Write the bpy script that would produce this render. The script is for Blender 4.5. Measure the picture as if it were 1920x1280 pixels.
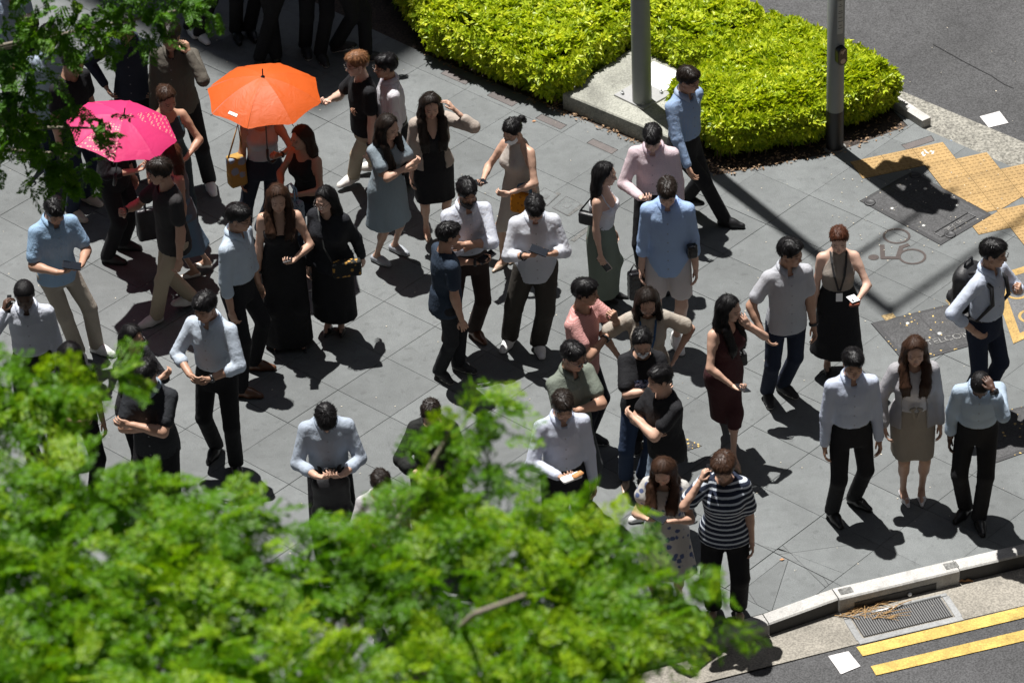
import bpy, bmesh, math, random
import numpy as np
from mathutils import Matrix, Vector

random.seed(7)
RNG = np.random.RandomState(7)
for o in list(bpy.data.objects):
    bpy.data.objects.remove(o)
SC = bpy.context.scene
COL = SC.collection
R = math.radians

# ------------------------------------------------------------------ camera, sky, sun, exposure
IMG_W, IMG_H, FOC = 1920.0, 1280.0, 8000.0
PITCH, ROLL, DIST = R(35), R(-2.4), 36.4
_f = np.array([0, math.cos(PITCH), -math.sin(PITCH)])
_r0 = np.array([1.0, 0, 0]); _u0 = np.array([0, math.sin(PITCH), math.cos(PITCH)])
CAM_R = _r0*math.cos(ROLL) + _u0*math.sin(ROLL)
CAM_U = -_r0*math.sin(ROLL) + _u0*math.cos(ROLL)
CAM_P = -_f*DIST
cam = bpy.data.cameras.new('camera')
cam.sensor_width = 36.0
cam.lens = FOC/IMG_W*36.0
cam.clip_start, cam.clip_end = 0.5, 600.0
cam.dof.use_dof = True
cam.dof.focus_distance = 36.0
cam.dof.aperture_fstop = 2.6
cam_ob = bpy.data.objects.new('camera', cam)
COL.objects.link(cam_ob)
_m = Matrix.Identity(4)
for _i in range(3):
    _m[_i][0] = CAM_R[_i]; _m[_i][1] = CAM_U[_i]; _m[_i][2] = -_f[_i]; _m[_i][3] = CAM_P[_i]
cam_ob.matrix_world = _m
SC.camera = cam_ob

SUN_FALL = np.array([0.147, -0.247, -1.0])        # a metre of height throws its shadow by (0.15, -0.25)
SUN_DIR = -SUN_FALL/np.linalg.norm(SUN_FALL)
SUN_EL = math.asin(SUN_DIR[2]); SUN_AZ = math.atan2(SUN_DIR[0], SUN_DIR[1])
world = bpy.data.worlds.new('World'); SC.world = world; world.use_nodes = True
_nt = world.node_tree
_sky = _nt.nodes.new('ShaderNodeTexSky'); _sky.sky_type = 'NISHITA'; _sky.sun_disc = False
_sky.sun_elevation = SUN_EL; _sky.sun_rotation = SUN_AZ
_nt.links.new(_sky.outputs[0], _nt.nodes['Background'].inputs[0])
_nt.nodes['Background'].inputs[1].default_value = 0.05
sun = bpy.data.lights.new('sun', 'SUN'); sun.energy = 5.0; sun.angle = R(0.53); sun.color = (1.0, 0.975, 0.935)
sun_ob = bpy.data.objects.new('sun', sun); COL.objects.link(sun_ob)
sun_ob.rotation_euler = Vector(SUN_DIR.tolist()).to_track_quat('Z', 'Y').to_euler()
sun_ob.location = (SUN_DIR*80).tolist()
SC.view_settings.view_transform = 'Standard'
SC.view_settings.look = 'None'
SC.view_settings.exposure = 0.80
SC.view_settings.gamma = 1.0
SC.view_settings.use_curve_mapping = False
SC.cycles.max_bounces = 6
SC.cycles.use_denoising = True


def at(px, py, z=0.0):
    """the place on the level z that stands at a spot of the survey photograph (used to lay out the real ground plan)"""
    d = _f*FOC + CAM_R*(px-IMG_W/2) - CAM_U*(py-IMG_H/2)
    return CAM_P + d*((z-CAM_P[2])/d[2])


def along(px, py, dist):
    d = _f*FOC + CAM_R*(px-IMG_W/2) - CAM_U*(py-IMG_H/2)
    return CAM_P + d/np.linalg.norm(d)*dist


# ------------------------------------------------------------------ materials
MATS = {}


def nodes_of(name):
    m = bpy.data.materials.new(name); m.use_nodes = True
    nt = m.node_tree
    return m, nt, nt.nodes, nt.links, nt.nodes['Principled BSDF']


def rgb(c):
    return (c[0], c[1], c[2], 1.0)


def mix_col(nt, fac, a, b, mode='MIX'):
    n = nt.nodes.new('ShaderNodeMix'); n.data_type = 'RGBA'; n.blend_type = mode
    for s, v in ((n.inputs[0], fac), (n.inputs[6], a), (n.inputs[7], b)):
        if hasattr(v, 'links'):
            nt.links.new(v, s)
        else:
            s.default_value = v if not isinstance(v, tuple) else rgb(v)
    return n.outputs[2]


def noise(nt, scale, detail=3.0, rough=0.55, vec=None, dist=0.0):
    n = nt.nodes.new('ShaderNodeTexNoise')
    n.inputs['Scale'].default_value = scale; n.inputs['Detail'].default_value = detail
    n.inputs['Roughness'].default_value = rough; n.inputs['Distortion'].default_value = dist
    if vec is not None:
        nt.links.new(vec, n.inputs['Vector'])
    return n.outputs['Fac']


def ramp(nt, fac, stops):
    n = nt.nodes.new('ShaderNodeValToRGB')
    while len(n.color_ramp.elements) < len(stops):
        n.color_ramp.elements.new(0.5)
    for e, (p, c) in zip(n.color_ramp.elements, stops):
        e.position = p
        e.color = rgb(c) if isinstance(c, tuple) else (c, c, c, 1)
    nt.links.new(fac, n.inputs[0])
    return n.outputs[0]


def math_n(nt, op, a, b=None, c=None):
    n = nt.nodes.new('ShaderNodeMath'); n.operation = op
    for i, v in enumerate((a, b, c)):
        if v is None:
            continue
        if hasattr(v, 'links'):
            nt.links.new(v, n.inputs[i])
        else:
            n.inputs[i].default_value = v
    return n.outputs[0]


def coords(nt, out='Object'):
    return nt.nodes.new('ShaderNodeTexCoord').outputs[out]


def attr(nt, name, out='Color'):
    n = nt.nodes.new('ShaderNodeAttribute'); n.attribute_name = name
    return n.outputs[out]


def sep(nt, v):
    n = nt.nodes.new('ShaderNodeSeparateXYZ'); nt.links.new(v, n.inputs[0])
    return n.outputs


def scaled(nt, v, s):
    n = nt.nodes.new('ShaderNodeMapping'); n.inputs['Scale'].default_value = s
    nt.links.new(v, n.inputs['Vector'])
    return n.outputs[0]


def bump(nt, bsdf, height, dist=0.01, strength=0.5):
    n = nt.nodes.new('ShaderNodeBump'); n.inputs['Distance'].default_value = dist
    n.inputs['Strength'].default_value = strength
    nt.links.new(height, n.inputs['Height'])
    nt.links.new(n.outputs[0], bsdf.inputs['Normal'])


def m_plain(name, col, rough=0.6, metal=0.0, spec=0.5, var=0.12, scale=30.0, bmp=0.0):
    key = ('plain', name)
    if key in MATS:
        return MATS[key]
    m, nt, N, L, b = nodes_of(name)
    f = noise(nt, scale, 3, 0.6, coords(nt))
    c = mix_col(nt, f, tuple(x*(1-var) for x in col), tuple(min(1, x*(1+var)) for x in col))
    L.new(c, b.inputs['Base Color'])
    b.inputs['Roughness'].default_value = rough; b.inputs['Metallic'].default_value = metal
    b.inputs['Specular IOR Level'].default_value = spec
    if bmp:
        bump(nt, b, noise(nt, scale*2.5, 4, 0.6, coords(nt)), bmp, 0.6)
    MATS[key] = m
    return m


def m_stone(name, base, speck, scale=110.0, stain=0.25, rough=0.75, rnd=0.16, blotch=1.3, bmp=0.0015):
    key = ('stone', name)
    if key in MATS:
        return MATS[key]
    m, nt, N, L, b = nodes_of(name)
    geo = nt.nodes.new('ShaderNodeNewGeometry').outputs['Position']
    sp = ramp(nt, noise(nt, scale, 2, 0.7, geo), [(0.36, tuple(x*(1-speck) for x in base)), (0.64, tuple(min(1, x*(1+speck)) for x in base))])
    big = ramp(nt, noise(nt, blotch, 6, 0.62, geo, 0.6), [(0.3, 1-stain), (0.68, 1.0+stain*0.2)])
    c = mix_col(nt, 1.0, sp, big, 'MULTIPLY')
    fine = ramp(nt, noise(nt, 9.0, 5, 0.7, geo), [(0.25, 0.80), (0.75, 1.07)])
    spots = ramp(nt, noise(nt, 13.0, 1, 0.4, geo, 0.3), [(0.66, 1.0), (0.70, 0.84)])
    fine = mix_col(nt, 1.0, fine, spots, 'MULTIPLY')
    c = mix_col(nt, 1.0, c, fine, 'MULTIPLY')
    oi = nt.nodes.new('ShaderNodeObjectInfo').outputs['Random']
    k = math_n(nt, 'MULTIPLY_ADD', oi, rnd, 1-rnd/2)
    comb = nt.nodes.new('ShaderNodeCombineColor')
    for i in range(3):
        L.new(k, comb.inputs[i])
    c = mix_col(nt, 1.0, c, comb.outputs[0], 'MULTIPLY')
    L.new(c, b.inputs['Base Color'])
    b.inputs['Roughness'].default_value = rough
    bump(nt, b, noise(nt, scale, 3, 0.7, geo), bmp, 0.8)
    MATS[key] = m
    return m


def m_skin(name, col):
    key = ('skin', name)
    if key in MATS:
        return MATS[key]
    m, nt, N, L, b = nodes_of('skin_'+name)
    f = noise(nt, 18, 4, 0.6, coords(nt))
    c = mix_col(nt, f, (col[0]*0.9, col[1]*0.82, col[2]*0.8), tuple(min(1, x*1.08) for x in col))
    c = mix_col(nt, 1.0, c, attr(nt, 'tint'), 'MULTIPLY')
    L.new(c, b.inputs['Base Color'])
    b.inputs['Roughness'].default_value = 0.5
    b.inputs['Specular IOR Level'].default_value = 0.4
    b.inputs['Subsurface Weight'].default_value = 0.0
    MATS[key] = m
    return m


def m_hair(name, col):
    key = ('hair', name)
    if key in MATS:
        return MATS[key]
    m, nt, N, L, b = nodes_of('hair_'+name)
    v = attr(nt, 'strand', 'Vector')
    f = noise(nt, 1.0, 3, 0.7, v)
    c = mix_col(nt, f, tuple(x*0.45 for x in col), tuple(min(1, x*1.7) for x in col))
    L.new(c, b.inputs['Base Color'])
    L.new(ramp(nt, f, [(0.3, 0.50), (0.7, 0.36)]), b.inputs['Roughness'])
    b.inputs['Specular IOR Level'].default_value = 0.16
    bump(nt, b, f, 0.004, 0.8)
    MATS[key] = m
    return m


def m_cloth(name, col, pattern=None, col2=None, rough=0.85, placket=False, fold=1.0, sheen=0.0, pscale=60.0):
    key = ('cloth', name)
    if key in MATS:
        return MATS[key]
    m, nt, N, L, b = nodes_of('cloth_'+name)
    oc = coords(nt)
    tc = attr(nt, 'tc', 'Vector')
    f = noise(nt, 6, 5, 0.6, oc)
    c = mix_col(nt, f, tuple(x*0.88 for x in col), tuple(min(1, x*1.07) for x in col))
    s = sep(nt, tc)
    if pattern == 'stripes':
        w = math_n(nt, 'FRACT', math_n(nt, 'MULTIPLY', s[2], pscale))
        k = math_n(nt, 'LESS_THAN', w, 0.34)
        c = mix_col(nt, k, c, col2)
    elif pattern == 'vstripes':
        an = math_n(nt, 'FRACT', math_n(nt, 'MULTIPLY', s[0], pscale))
        k = math_n(nt, 'LESS_THAN', an, 0.3)
        c = mix_col(nt, k, c, col2)
    elif pattern == 'check':
        a1 = math_n(nt, 'LESS_THAN', math_n(nt, 'FRACT', math_n(nt, 'MULTIPLY', s[0], pscale)), 0.35)
        a2 = math_n(nt, 'LESS_THAN', math_n(nt, 'FRACT', math_n(nt, 'MULTIPLY', s[2], pscale)), 0.35)
        k = math_n(nt, 'MULTIPLY', math_n(nt, 'ADD', a1, a2), 0.5)
        c = mix_col(nt, k, c, col2)
    elif pattern == 'dots':
        vo = nt.nodes.new('ShaderNodeTexVoronoi'); vo.inputs['Scale'].default_value = pscale
        vo.inputs['Randomness'].default_value = 0.35
        L.new(tc, vo.inputs['Vector'])
        k = math_n(nt, 'LESS_THAN', vo.outputs['Distance'], 0.3)
        c = mix_col(nt, k, c, col2)
    elif pattern == 'floral':
        vo = nt.nodes.new('ShaderNodeTexVoronoi'); vo.inputs['Scale'].default_value = pscale
        L.new(tc, vo.inputs['Vector'])
        k = ramp(nt, math_n(nt, 'ADD', vo.outputs['Distance'], math_n(nt, 'MULTIPLY', noise(nt, pscale*2, 3, 0.6, tc), 0.5)), [(0.56, 1.0), (0.64, 0.0)])
        c = mix_col(nt, k, c, col2)
    elif pattern == 'print':      # a picture printed on the chest
        n1 = noise(nt, 45, 4, 0.7, tc)
        cc = ramp(nt, n1, [(0.42, col), (0.5, col2), (0.62, (0.35, 0.42, 0.6))])
        inx = math_n(nt, 'LESS_THAN', math_n(nt, 'ABSOLUTE', s[0]), 0.072)
        inz = math_n(nt, 'LESS_THAN', math_n(nt, 'ABSOLUTE', math_n(nt, 'SUBTRACT', s[2], pscale)), 0.045)
        iny = math_n(nt, 'LESS_THAN', s[1], 0.0)
        k = math_n(nt, 'MULTIPLY', math_n(nt, 'MULTIPLY', inx, inz), iny)
        c = mix_col(nt, k, c, cc)
    hgt = math_n(nt, 'MULTIPLY', noise(nt, 7.0, 3, 0.5, scaled(nt, oc, (1.3, 1.3, 0.75)), 1.0), 0.016*fold)
    hgt = math_n(nt, 'ADD', hgt, math_n(nt, 'MULTIPLY', noise(nt, 33, 3, 0.6, oc, 0.8), 0.002*fold))
    cr = noise(nt, 15.0, 2, 0.5, scaled(nt, oc, (1.0, 1.0, 0.6)), 1.8)
    cr = math_n(nt, 'POWER', math_n(nt, 'SUBTRACT', 1.0, math_n(nt, 'ABSOLUTE', math_n(nt, 'MULTIPLY_ADD', cr, 5.0, -2.5))), 2.0)
    hgt = math_n(nt, 'ADD', hgt, math_n(nt, 'MULTIPLY', math_n(nt, 'MAXIMUM', cr, 0.0), 0.0016*fold))
    if placket:
        fr = math_n(nt, 'LESS_THAN', s[1], 0.0)
        band = math_n(nt, 'MULTIPLY', math_n(nt, 'LESS_THAN', math_n(nt, 'ABSOLUTE', s[0]), 0.017), fr)
        hgt = math_n(nt, 'ADD', hgt, math_n(nt, 'MULTIPLY', band, 0.004))
        bz = math_n(nt, 'ABSOLUTE', math_n(nt, 'SUBTRACT', math_n(nt, 'FRACT', math_n(nt, 'MULTIPLY', s[2], 11.0)), 0.5))
        bt = math_n(nt, 'MULTIPLY', math_n(nt, 'LESS_THAN', bz, 0.07), math_n(nt, 'MULTIPLY', math_n(nt, 'LESS_THAN', math_n(nt, 'ABSOLUTE', s[0]), 0.006), fr))
        c = mix_col(nt, math_n(nt, 'MULTIPLY', bt, 0.5), c, (0.25, 0.25, 0.27))
    L.new(c, b.inputs['Base Color'])
    b.inputs['Roughness'].default_value = rough
    b.inputs['Specular IOR Level'].default_value = 0.25
    b.inputs['Sheen Weight'].default_value = sheen
    bump(nt, b, hgt, 1.0, 0.75)
    if min(col) > 0.25:           # thin pale cloth lets some sun through
        tr = N.new('ShaderNodeBsdfTranslucent'); L.new(c, tr.inputs['Color'])
        mx = N.new('ShaderNodeMixShader'); mx.inputs[0].default_value = 0.42
        L.new(b.outputs[0], mx.inputs[1]); L.new(tr.outputs[0], mx.inputs[2])
        L.new(mx.outputs[0], N['Material Output'].inputs['Surface'])
    MATS[key] = m
    return m


def m_leaf(name, c1, c2, c3, trans=0.35, rough=0.5):
    key = ('leaf', name)
    if key in MATS:
        return MATS[key]
    m, nt, N, L, b = nodes_of('leaf_'+name)
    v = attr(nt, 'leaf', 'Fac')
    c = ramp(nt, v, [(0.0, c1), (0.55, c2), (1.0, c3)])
    L.new(c, b.inputs['Base Color'])
    b.inputs['Roughness'].default_value = rough
    b.inputs['Specular IOR Level'].default_value = 0.35
    tr = N.new('ShaderNodeBsdfTranslucent')
    L.new(mix_col(nt, 1.0, c, (1.25, 1.25, 0.5), 'MULTIPLY'), tr.inputs['Color'])
    mx = N.new('ShaderNodeMixShader'); mx.inputs[0].default_value = trans
    L.new(b.outputs[0], mx.inputs[1]); L.new(tr.outputs[0], mx.inputs[2])
    L.new(mx.outputs[0], N['Material Output'].inputs['Surface'])
    MATS[key] = m
    return m


# ------------------------------------------------------------------ mesh helpers
def mesh_np(name, V, F, smooth=True, attrs=None):
    """mesh from arrays; F is an (n,3) or (n,4) array, or a list of such"""
    me = bpy.data.meshes.new(name)
    Fs = F if isinstance(F, list) else [F]
    Fs = [np.asarray(f, dtype=np.int32) for f in Fs if len(f)]
    V = np.asarray(V, dtype=np.float32)
    me.vertices.add(len(V)); me.vertices.foreach_set('co', V.ravel())
    nl = sum(f.size for f in Fs); npoly = sum(len(f) for f in Fs)
    me.loops.add(nl); me.polygons.add(npoly)
    me.loops.foreach_set('vertex_index', np.concatenate([f.ravel() for f in Fs]))
    starts = []; tot = []; p = 0
    for f in Fs:
        k = f.shape[1]
        starts.append(p+np.arange(len(f))*k); tot.append(np.full(len(f), k)); p += f.size
    me.polygons.foreach_set('loop_start', np.concatenate(starts).astype(np.int32))
    me.polygons.foreach_set('loop_total', np.concatenate(tot).astype(np.int32))
    me.polygons.foreach_set('use_smooth', np.full(npoly, smooth))
    for k, (typ, arr) in (attrs or {}).items():
        a = me.attributes.new(k, typ, 'POINT')
        fld = {'FLOAT_COLOR': 'color', 'FLOAT_VECTOR': 'vector', 'FLOAT': 'value'}[typ]
        a.data.foreach_set(fld, np.asarray(arr, dtype=np.float32).ravel())
    me.update(calc_edges=True)
    return me


def link(name, me, mat=None, parent=None):
    o = bpy.data.objects.new(name, me); COL.objects.link(o)
    if mat is not None and not me.materials:
        for mm in (mat if isinstance(mat, (list, tuple)) else [mat]):
            me.materials.append(mm)
    if parent is not None:
        o.parent = parent
    return o


def tag(o, label, cat, group=None):
    o['label'] = label; o['category'] = cat
    if group:
        o['group'] = group
    return o


def empty(name, loc, rz=0.0):
    o = bpy.data.objects.new(name, None); COL.objects.link(o)
    o.location = (float(loc[0]), float(loc[1]), float(loc[2])); o.rotation_euler = (0, 0, rz); o.empty_display_size = 0.2
    return o


def structure(o):
    o['kind'] = 'structure'
    return o


class MB:
    """collects simple shapes into one mesh"""
    def __init__(s):
        s.V = []; s.F3 = []; s.F4 = []; s.n = 0; s.other = []

    def add(s, V, F):
        V = np.asarray(V, dtype=np.float64)
        for f in F:
            g = [i+s.n for i in f]
            (s.F3 if len(g) == 3 else s.F4 if len(g) == 4 else s.other).append(g)
        s.V.append(V); s.n += len(V)
        return s

    def box(s, c, size, M=None, bevel=0.0):
        x, y, z = [v/2.0 for v in size]
        b = min(bevel, x*0.9, y*0.9, z*0.9)
        if b <= 0:
            V = np.array([[sx*x, sy*y, sz*z] for sz in (-1, 1) for sx, sy in ((-1, -1), (1, -1), (1, 1), (-1, 1))])
            F = [(3, 2, 1, 0), (4, 5, 6, 7)] + [(i, (i+1) % 4, 4+(i+1) % 4, 4+i) for i in range(4)]
        else:
            rings = []
            for zz, ins in ((-z, b), (-z+b, 0), (z-b, 0), (z, b)):
                xx, yy = x-ins, y-ins
                bb = b if ins == 0 else b*0.5
                rings.append([(-xx+bb, -yy, zz), (xx-bb, -yy, zz), (xx, -yy+bb, zz), (xx, yy-bb, zz), (xx-bb, yy, zz), (-xx+bb, yy, zz), (-xx, yy-bb, zz), (-xx, -yy+bb, zz)])
            V = np.array(rings).reshape(-1, 3)
            F = []
            for k in range(3):
                for i in range(8):
                    j = (i+1) % 8
                    F.append((k*8+i, k*8+j, k*8+8+j, k*8+8+i))
            for base, rev in ((0, True), (24, False)):
                idx = [base+i for i in range(8)]
                q = [(idx[0], idx[1], idx[2], idx[7]), (idx[7], idx[2], idx[3], idx[6]), (idx[6], idx[3], idx[4], idx[5])]
                F += [tuple(reversed(t)) for t in q] if rev else q
        if M is not None:
            V = V @ np.asarray(M).T
        return s.add(V+np.asarray(c), F)

    def tube(s, pts, rad, n=8, cap=True):
        pts = [np.asarray(p, dtype=float) for p in pts]
        rad = rad if isinstance(rad, (list, tuple, np.ndarray)) else [rad]*len(pts)
        V = []; u = None
        for i, p in enumerate(pts):
            t = pts[min(i+1, len(pts)-1)]-pts[max(i-1, 0)]
            t = t/(np.linalg.norm(t)+1e-9)
            if u is None:
                u = np.cross(t, [0, 0, 1.0] if abs(t[2]) < 0.9 else [1.0, 0, 0])
            u = u-t*np.dot(u, t); u /= np.linalg.norm(u)+1e-9
            w = np.cross(t, u)
            for k in range(n):
                a = 2*math.pi*k/n
                V.append(p+rad[i]*(u*math.cos(a)+w*math.sin(a)))
        F = []
        for i in range(len(pts)-1):
            for k in range(n):
                j = (k+1) % n
                F.append((i*n+k, i*n+j, (i+1)*n+j, (i+1)*n+k))
        if cap:
            V += [pts[0], pts[-1]]
            a, b = len(V)-2, len(V)-1
            for k in range(n):
                j = (k+1) % n
                F.append((a, j, k)); F.append((b, (len(pts)-1)*n+k, (len(pts)-1)*n+j))
        return s.add(V, F)

    def lathe(s, c, prof, n=24, M=None):
        V = []
        for r, z in prof:
            for k in range(n):
                a = 2*math.pi*k/n
                V.append((r*math.cos(a), r*math.sin(a), z))
        F = []
        for i in range(len(prof)-1):
            for k in range(n):
                j = (k+1) % n
                F.append((i*n+k, i*n+j, (i+1)*n+j, (i+1)*n+k))
        V = np.array(V)
        if M is not None:
            V = V @ np.asarray(M).T
        return s.add(V+np.asarray(c), F)

    def prism(s, poly, z0, z1):
        n = len(poly)
        V = [(p[0], p[1], z0) for p in poly]+[(p[0], p[1], z1) for p in poly]
        F = [tuple(range(n, 2*n)), tuple(reversed(range(n)))]
        F += [(i, (i+1) % n, n+(i+1) % n, n+i) for i in range(n)]
        return s.add(V, F)

    def mesh(s, name, smooth=False):
        V = np.concatenate(s.V)
        if s.other:
            me = bpy.data.meshes.new(name)
            me.from_pydata(V.tolist(), [], s.F3+s.F4+s.other)
            me.polygons.foreach_set('use_smooth', np.full(len(me.polygons), smooth))
            me.update()
            return me
        return mesh_np(name, V, [s.F4, s.F3], smooth)

    def build(s, name, mat, parent=None, smooth=False):
        return link(name, s.mesh(name, smooth), mat, parent)


def ccw(poly):
    a = sum(poly[i][0]*poly[(i+1) % len(poly)][1]-poly[(i+1) % len(poly)][0]*poly[i][1] for i in range(len(poly)))
    return list(poly) if a > 0 else list(reversed(poly))


def area(poly):
    return abs(sum(poly[i][0]*poly[(i+1) % len(poly)][1]-poly[(i+1) % len(poly)][0]*poly[i][1] for i in range(len(poly))))/2


def clip(poly, a, b, keep_left=True):
    """part of poly on one side of the line a-b"""
    out = []
    sg = 1.0 if keep_left else -1.0
    def side(p):
        return sg*((b[0]-a[0])*(p[1]-a[1])-(b[1]-a[1])*(p[0]-a[0]))
    for i in range(len(poly)):
        p, q = poly[i], poly[(i+1) % len(poly)]
        sp, sq = side(p), side(q)
        if sp >= 0:
            out.append(p)
        if (sp > 0 and sq < 0) or (sp < 0 and sq > 0):
            t = sp/(sp-sq)
            out.append((p[0]+t*(q[0]-p[0]), p[1]+t*(q[1]-p[1])))
    return out


def subtract(polys, hole):
    hole = ccw(hole); res = []
    hx = [p[0] for p in hole]; hy = [p[1] for p in hole]
    for poly in polys:
        if max(p[0] for p in poly) < min(hx) or min(p[0] for p in poly) > max(hx) or max(p[1] for p in poly) < min(hy) or min(p[1] for p in poly) > max(hy):
            res.append(poly); continue
        cur = poly
        for i in range(len(hole)):
            a, b = hole[i], hole[(i+1) % len(hole)]
            o = clip(cur, a, b, False)
            if len(o) > 2 and area(o) > 2e-5:
                res.append(o)
            cur = clip(cur, a, b, True)
            if len(cur) < 3:
                break
    return res


def inset(poly, d):
    poly = ccw(poly); n = len(poly); out = []
    for i in range(n):
        p0, p1, p2 = [np.array(poly[k % n], dtype=float) for k in (i-1, i, i+1)]
        e1 = (p1-p0)/(np.linalg.norm(p1-p0)+1e-9); e2 = (p2-p1)/(np.linalg.norm(p2-p1)+1e-9)
        n1 = np.array([-e1[1], e1[0]]); n2 = np.array([-e2[1], e2[0]])
        k = 1+np.dot(n1, n2)
        out.append(tuple(p1+(n1+n2)*d/max(k, 0.35)))
    return out


def slab_mesh(name, poly, z_top, z_bot, gap=0.0, cham=0.003):
    poly = ccw(poly)
    # drop near-duplicate corners
    q = []
    for p in poly:
        if not q or math.hypot(p[0]-q[-1][0], p[1]-q[-1][1]) > 0.006:
            q.append(p)
    if len(q) > 2 and math.hypot(q[0][0]-q[-1][0], q[0][1]-q[-1][1]) < 0.006:
        q.pop()
    if len(q) < 3:
        return None
    p1 = inset(q, gap) if gap else q
    p2 = inset(p1, cham)
    n = len(p1)
    V = [(p[0], p[1], z_bot) for p in p1]+[(p[0], p[1], z_top-cham) for p in p1]+[(p[0], p[1], z_top) for p in p2]
    F = [tuple(range(2*n, 3*n))]
    for k in range(2):
        F += [(k*n+i, k*n+(i+1) % n, (k+1)*n+(i+1) % n, (k+1)*n+i) for i in range(n)]
    me = bpy.data.meshes.new(name); me.from_pydata(V, [], F); me.update()
    return me


def sheet(name, poly, z, mat, parent=None):
    poly = ccw(poly)
    me = bpy.data.meshes.new(name); me.from_pydata([(p[0], p[1], z) for p in poly], [], [tuple(range(len(poly)))]); me.update()
    return link(name, me, mat, parent)


def P2(*pts):
    return [tuple(at(x, y)[:2]) for x, y in pts]
# ------------------------------------------------------------------ bodies and clothes grown from distance fields
class Vol:
    def __init__(s, lo, hi, h):
        s.lo = np.asarray(lo, dtype=np.float32); s.h = h
        s.n = np.maximum(4, np.ceil((np.asarray(hi)-np.asarray(lo))/h).astype(int)+1)
        s.ax = [s.lo[i]+np.arange(s.n[i], dtype=np.float32)*h for i in range(3)]
        s.D = np.full(s.n, 1.0, dtype=np.float32)

    def sl(s, lo, hi):
        out = []
        for i in range(3):
            a = int(max(0, math.floor((lo[i]-s.lo[i])/s.h))); b = int(min(s.n[i], math.ceil((hi[i]-s.lo[i])/s.h)+2))
            if b <= a:
                return None
            out.append(slice(a, b))
        return tuple(out)

    def grid(s, sl=None):
        if sl is None:
            sl = (slice(None),)*3
        return s.ax[0][sl[0]][:, None, None], s.ax[1][sl[1]][None, :, None], s.ax[2][sl[2]][None, None, :]

    def blend(s, sl, d, k, mode='add'):
        v = s.D[sl]
        if mode == 'add':
            if k > 0:
                h = np.clip(0.5+0.5*(v-d)/k, 0, 1); s.D[sl] = v*(1-h)+d*h-k*h*(1-h)
            else:
                s.D[sl] = np.minimum(v, d)
        else:
            if k > 0:
                h = np.clip(0.5-0.5*(v+d)/k, 0, 1); s.D[sl] = v*(1-h)-d*h+k*h*(1-h)
            else:
                s.D[sl] = np.maximum(v, -d)

    def cap(s, a, b, ra, rb, k=0.02, mode='add'):
        a = np.asarray(a, dtype=np.float32); b = np.asarray(b, dtype=np.float32)
        m = max(ra, rb)+k+2.5*s.h
        sl = s.sl(np.minimum(a, b)-m, np.maximum(a, b)+m)
        if sl is None:
            return s
        X, Y, Z = s.grid(sl)
        d = b-a; L2 = float(d@d)+1e-9
        px, py, pz = X-a[0], Y-a[1], Z-a[2]
        t = np.clip((px*d[0]+py*d[1]+pz*d[2])/L2, 0, 1)
        q = np.sqrt((px-t*d[0])**2+(py-t*d[1])**2+(pz-t*d[2])**2)-(ra+t*(rb-ra))
        s.blend(sl, q, k, mode)
        return s

    def ell(s, c, r, k=0.02, M=None, mode='add'):
        c = np.asarray(c, dtype=np.float32); r = np.asarray(r, dtype=np.float32)
        m = float(max(r))+k+2.5*s.h
        sl = s.sl(c-m, c+m)
        if sl is None:
            return s
        X, Y, Z = s.grid(sl)
        x, y, z = X-c[0], Y-c[1], Z-c[2]
        if M is not None:
            x, y, z = (M[0][0]*x+M[1][0]*y+M[2][0]*z, M[0][1]*x+M[1][1]*y+M[2][1]*z, M[0][2]*x+M[1][2]*y+M[2][2]*z)
        k0 = np.sqrt((x/r[0])**2+(y/r[1])**2+(z/r[2])**2)
        k1 = np.sqrt((x/r[0]**2)**2+(y/r[1]**2)**2+(z/r[2]**2)**2)+1e-6
        s.blend(sl, k0*(k0-1)/k1, k, mode)
        return s

    def loft(s, P0, Rm, ts, rx, ry, yc, k=0.02, off=0.0, flute=None):
        """elliptic tube about the axis Rm[:,2] through P0; radii looked up along it"""
        P0 = np.asarray(P0, dtype=np.float32); Rm = np.asarray(Rm, dtype=np.float32)
        t0, t1 = ts[0], ts[-1]
        ends = np.array([P0+Rm[:, 2]*t0, P0+Rm[:, 2]*t1]); m = max(max(rx), max(ry))+off+k+0.04
        sl = s.sl(ends.min(0)-m, ends.max(0)+m)
        if sl is None:
            return s
        X, Y, Z = s.grid(sl)
        x, y, z = X-P0[0], Y-P0[1], Z-P0[2]
        lx = x*Rm[0, 0]+y*Rm[1, 0]+z*Rm[2, 0]
        ly = x*Rm[0, 1]+y*Rm[1, 1]+z*Rm[2, 1]
        t = x*Rm[0, 2]+y*Rm[1, 2]+z*Rm[2, 2]
        a = np.interp(t, ts, rx).astype(np.float32)+off; b = np.interp(t, ts, ry).astype(np.float32)+off
        c = np.interp(t, ts, yc).astype(np.float32)
        ly = ly-c
        if flute:
            n, amp, t_top, seed = flute
            ph = np.arctan2(ly, lx)
            w = np.clip((t_top-t)/max(t_top-t0, 1e-3), 0, 1)
            wob = 1+amp*w*(np.sin(n*ph+seed+0.6*np.sin(3*ph+seed))*0.7+0.3*np.sin((n*2+1)*ph+seed*2+t*6))
            a = a*wob; b = b*wob
        k0 = np.sqrt((lx/a)**2+(ly/b)**2)
        k1 = np.sqrt((lx/a**2)**2+(ly/b**2)**2)+1e-5
        d = k0*(k0-1)/k1
        d = np.maximum(d, np.maximum(t0-t, t-t1))
        s.blend(sl, d.astype(np.float32), k)
        return s

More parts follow.
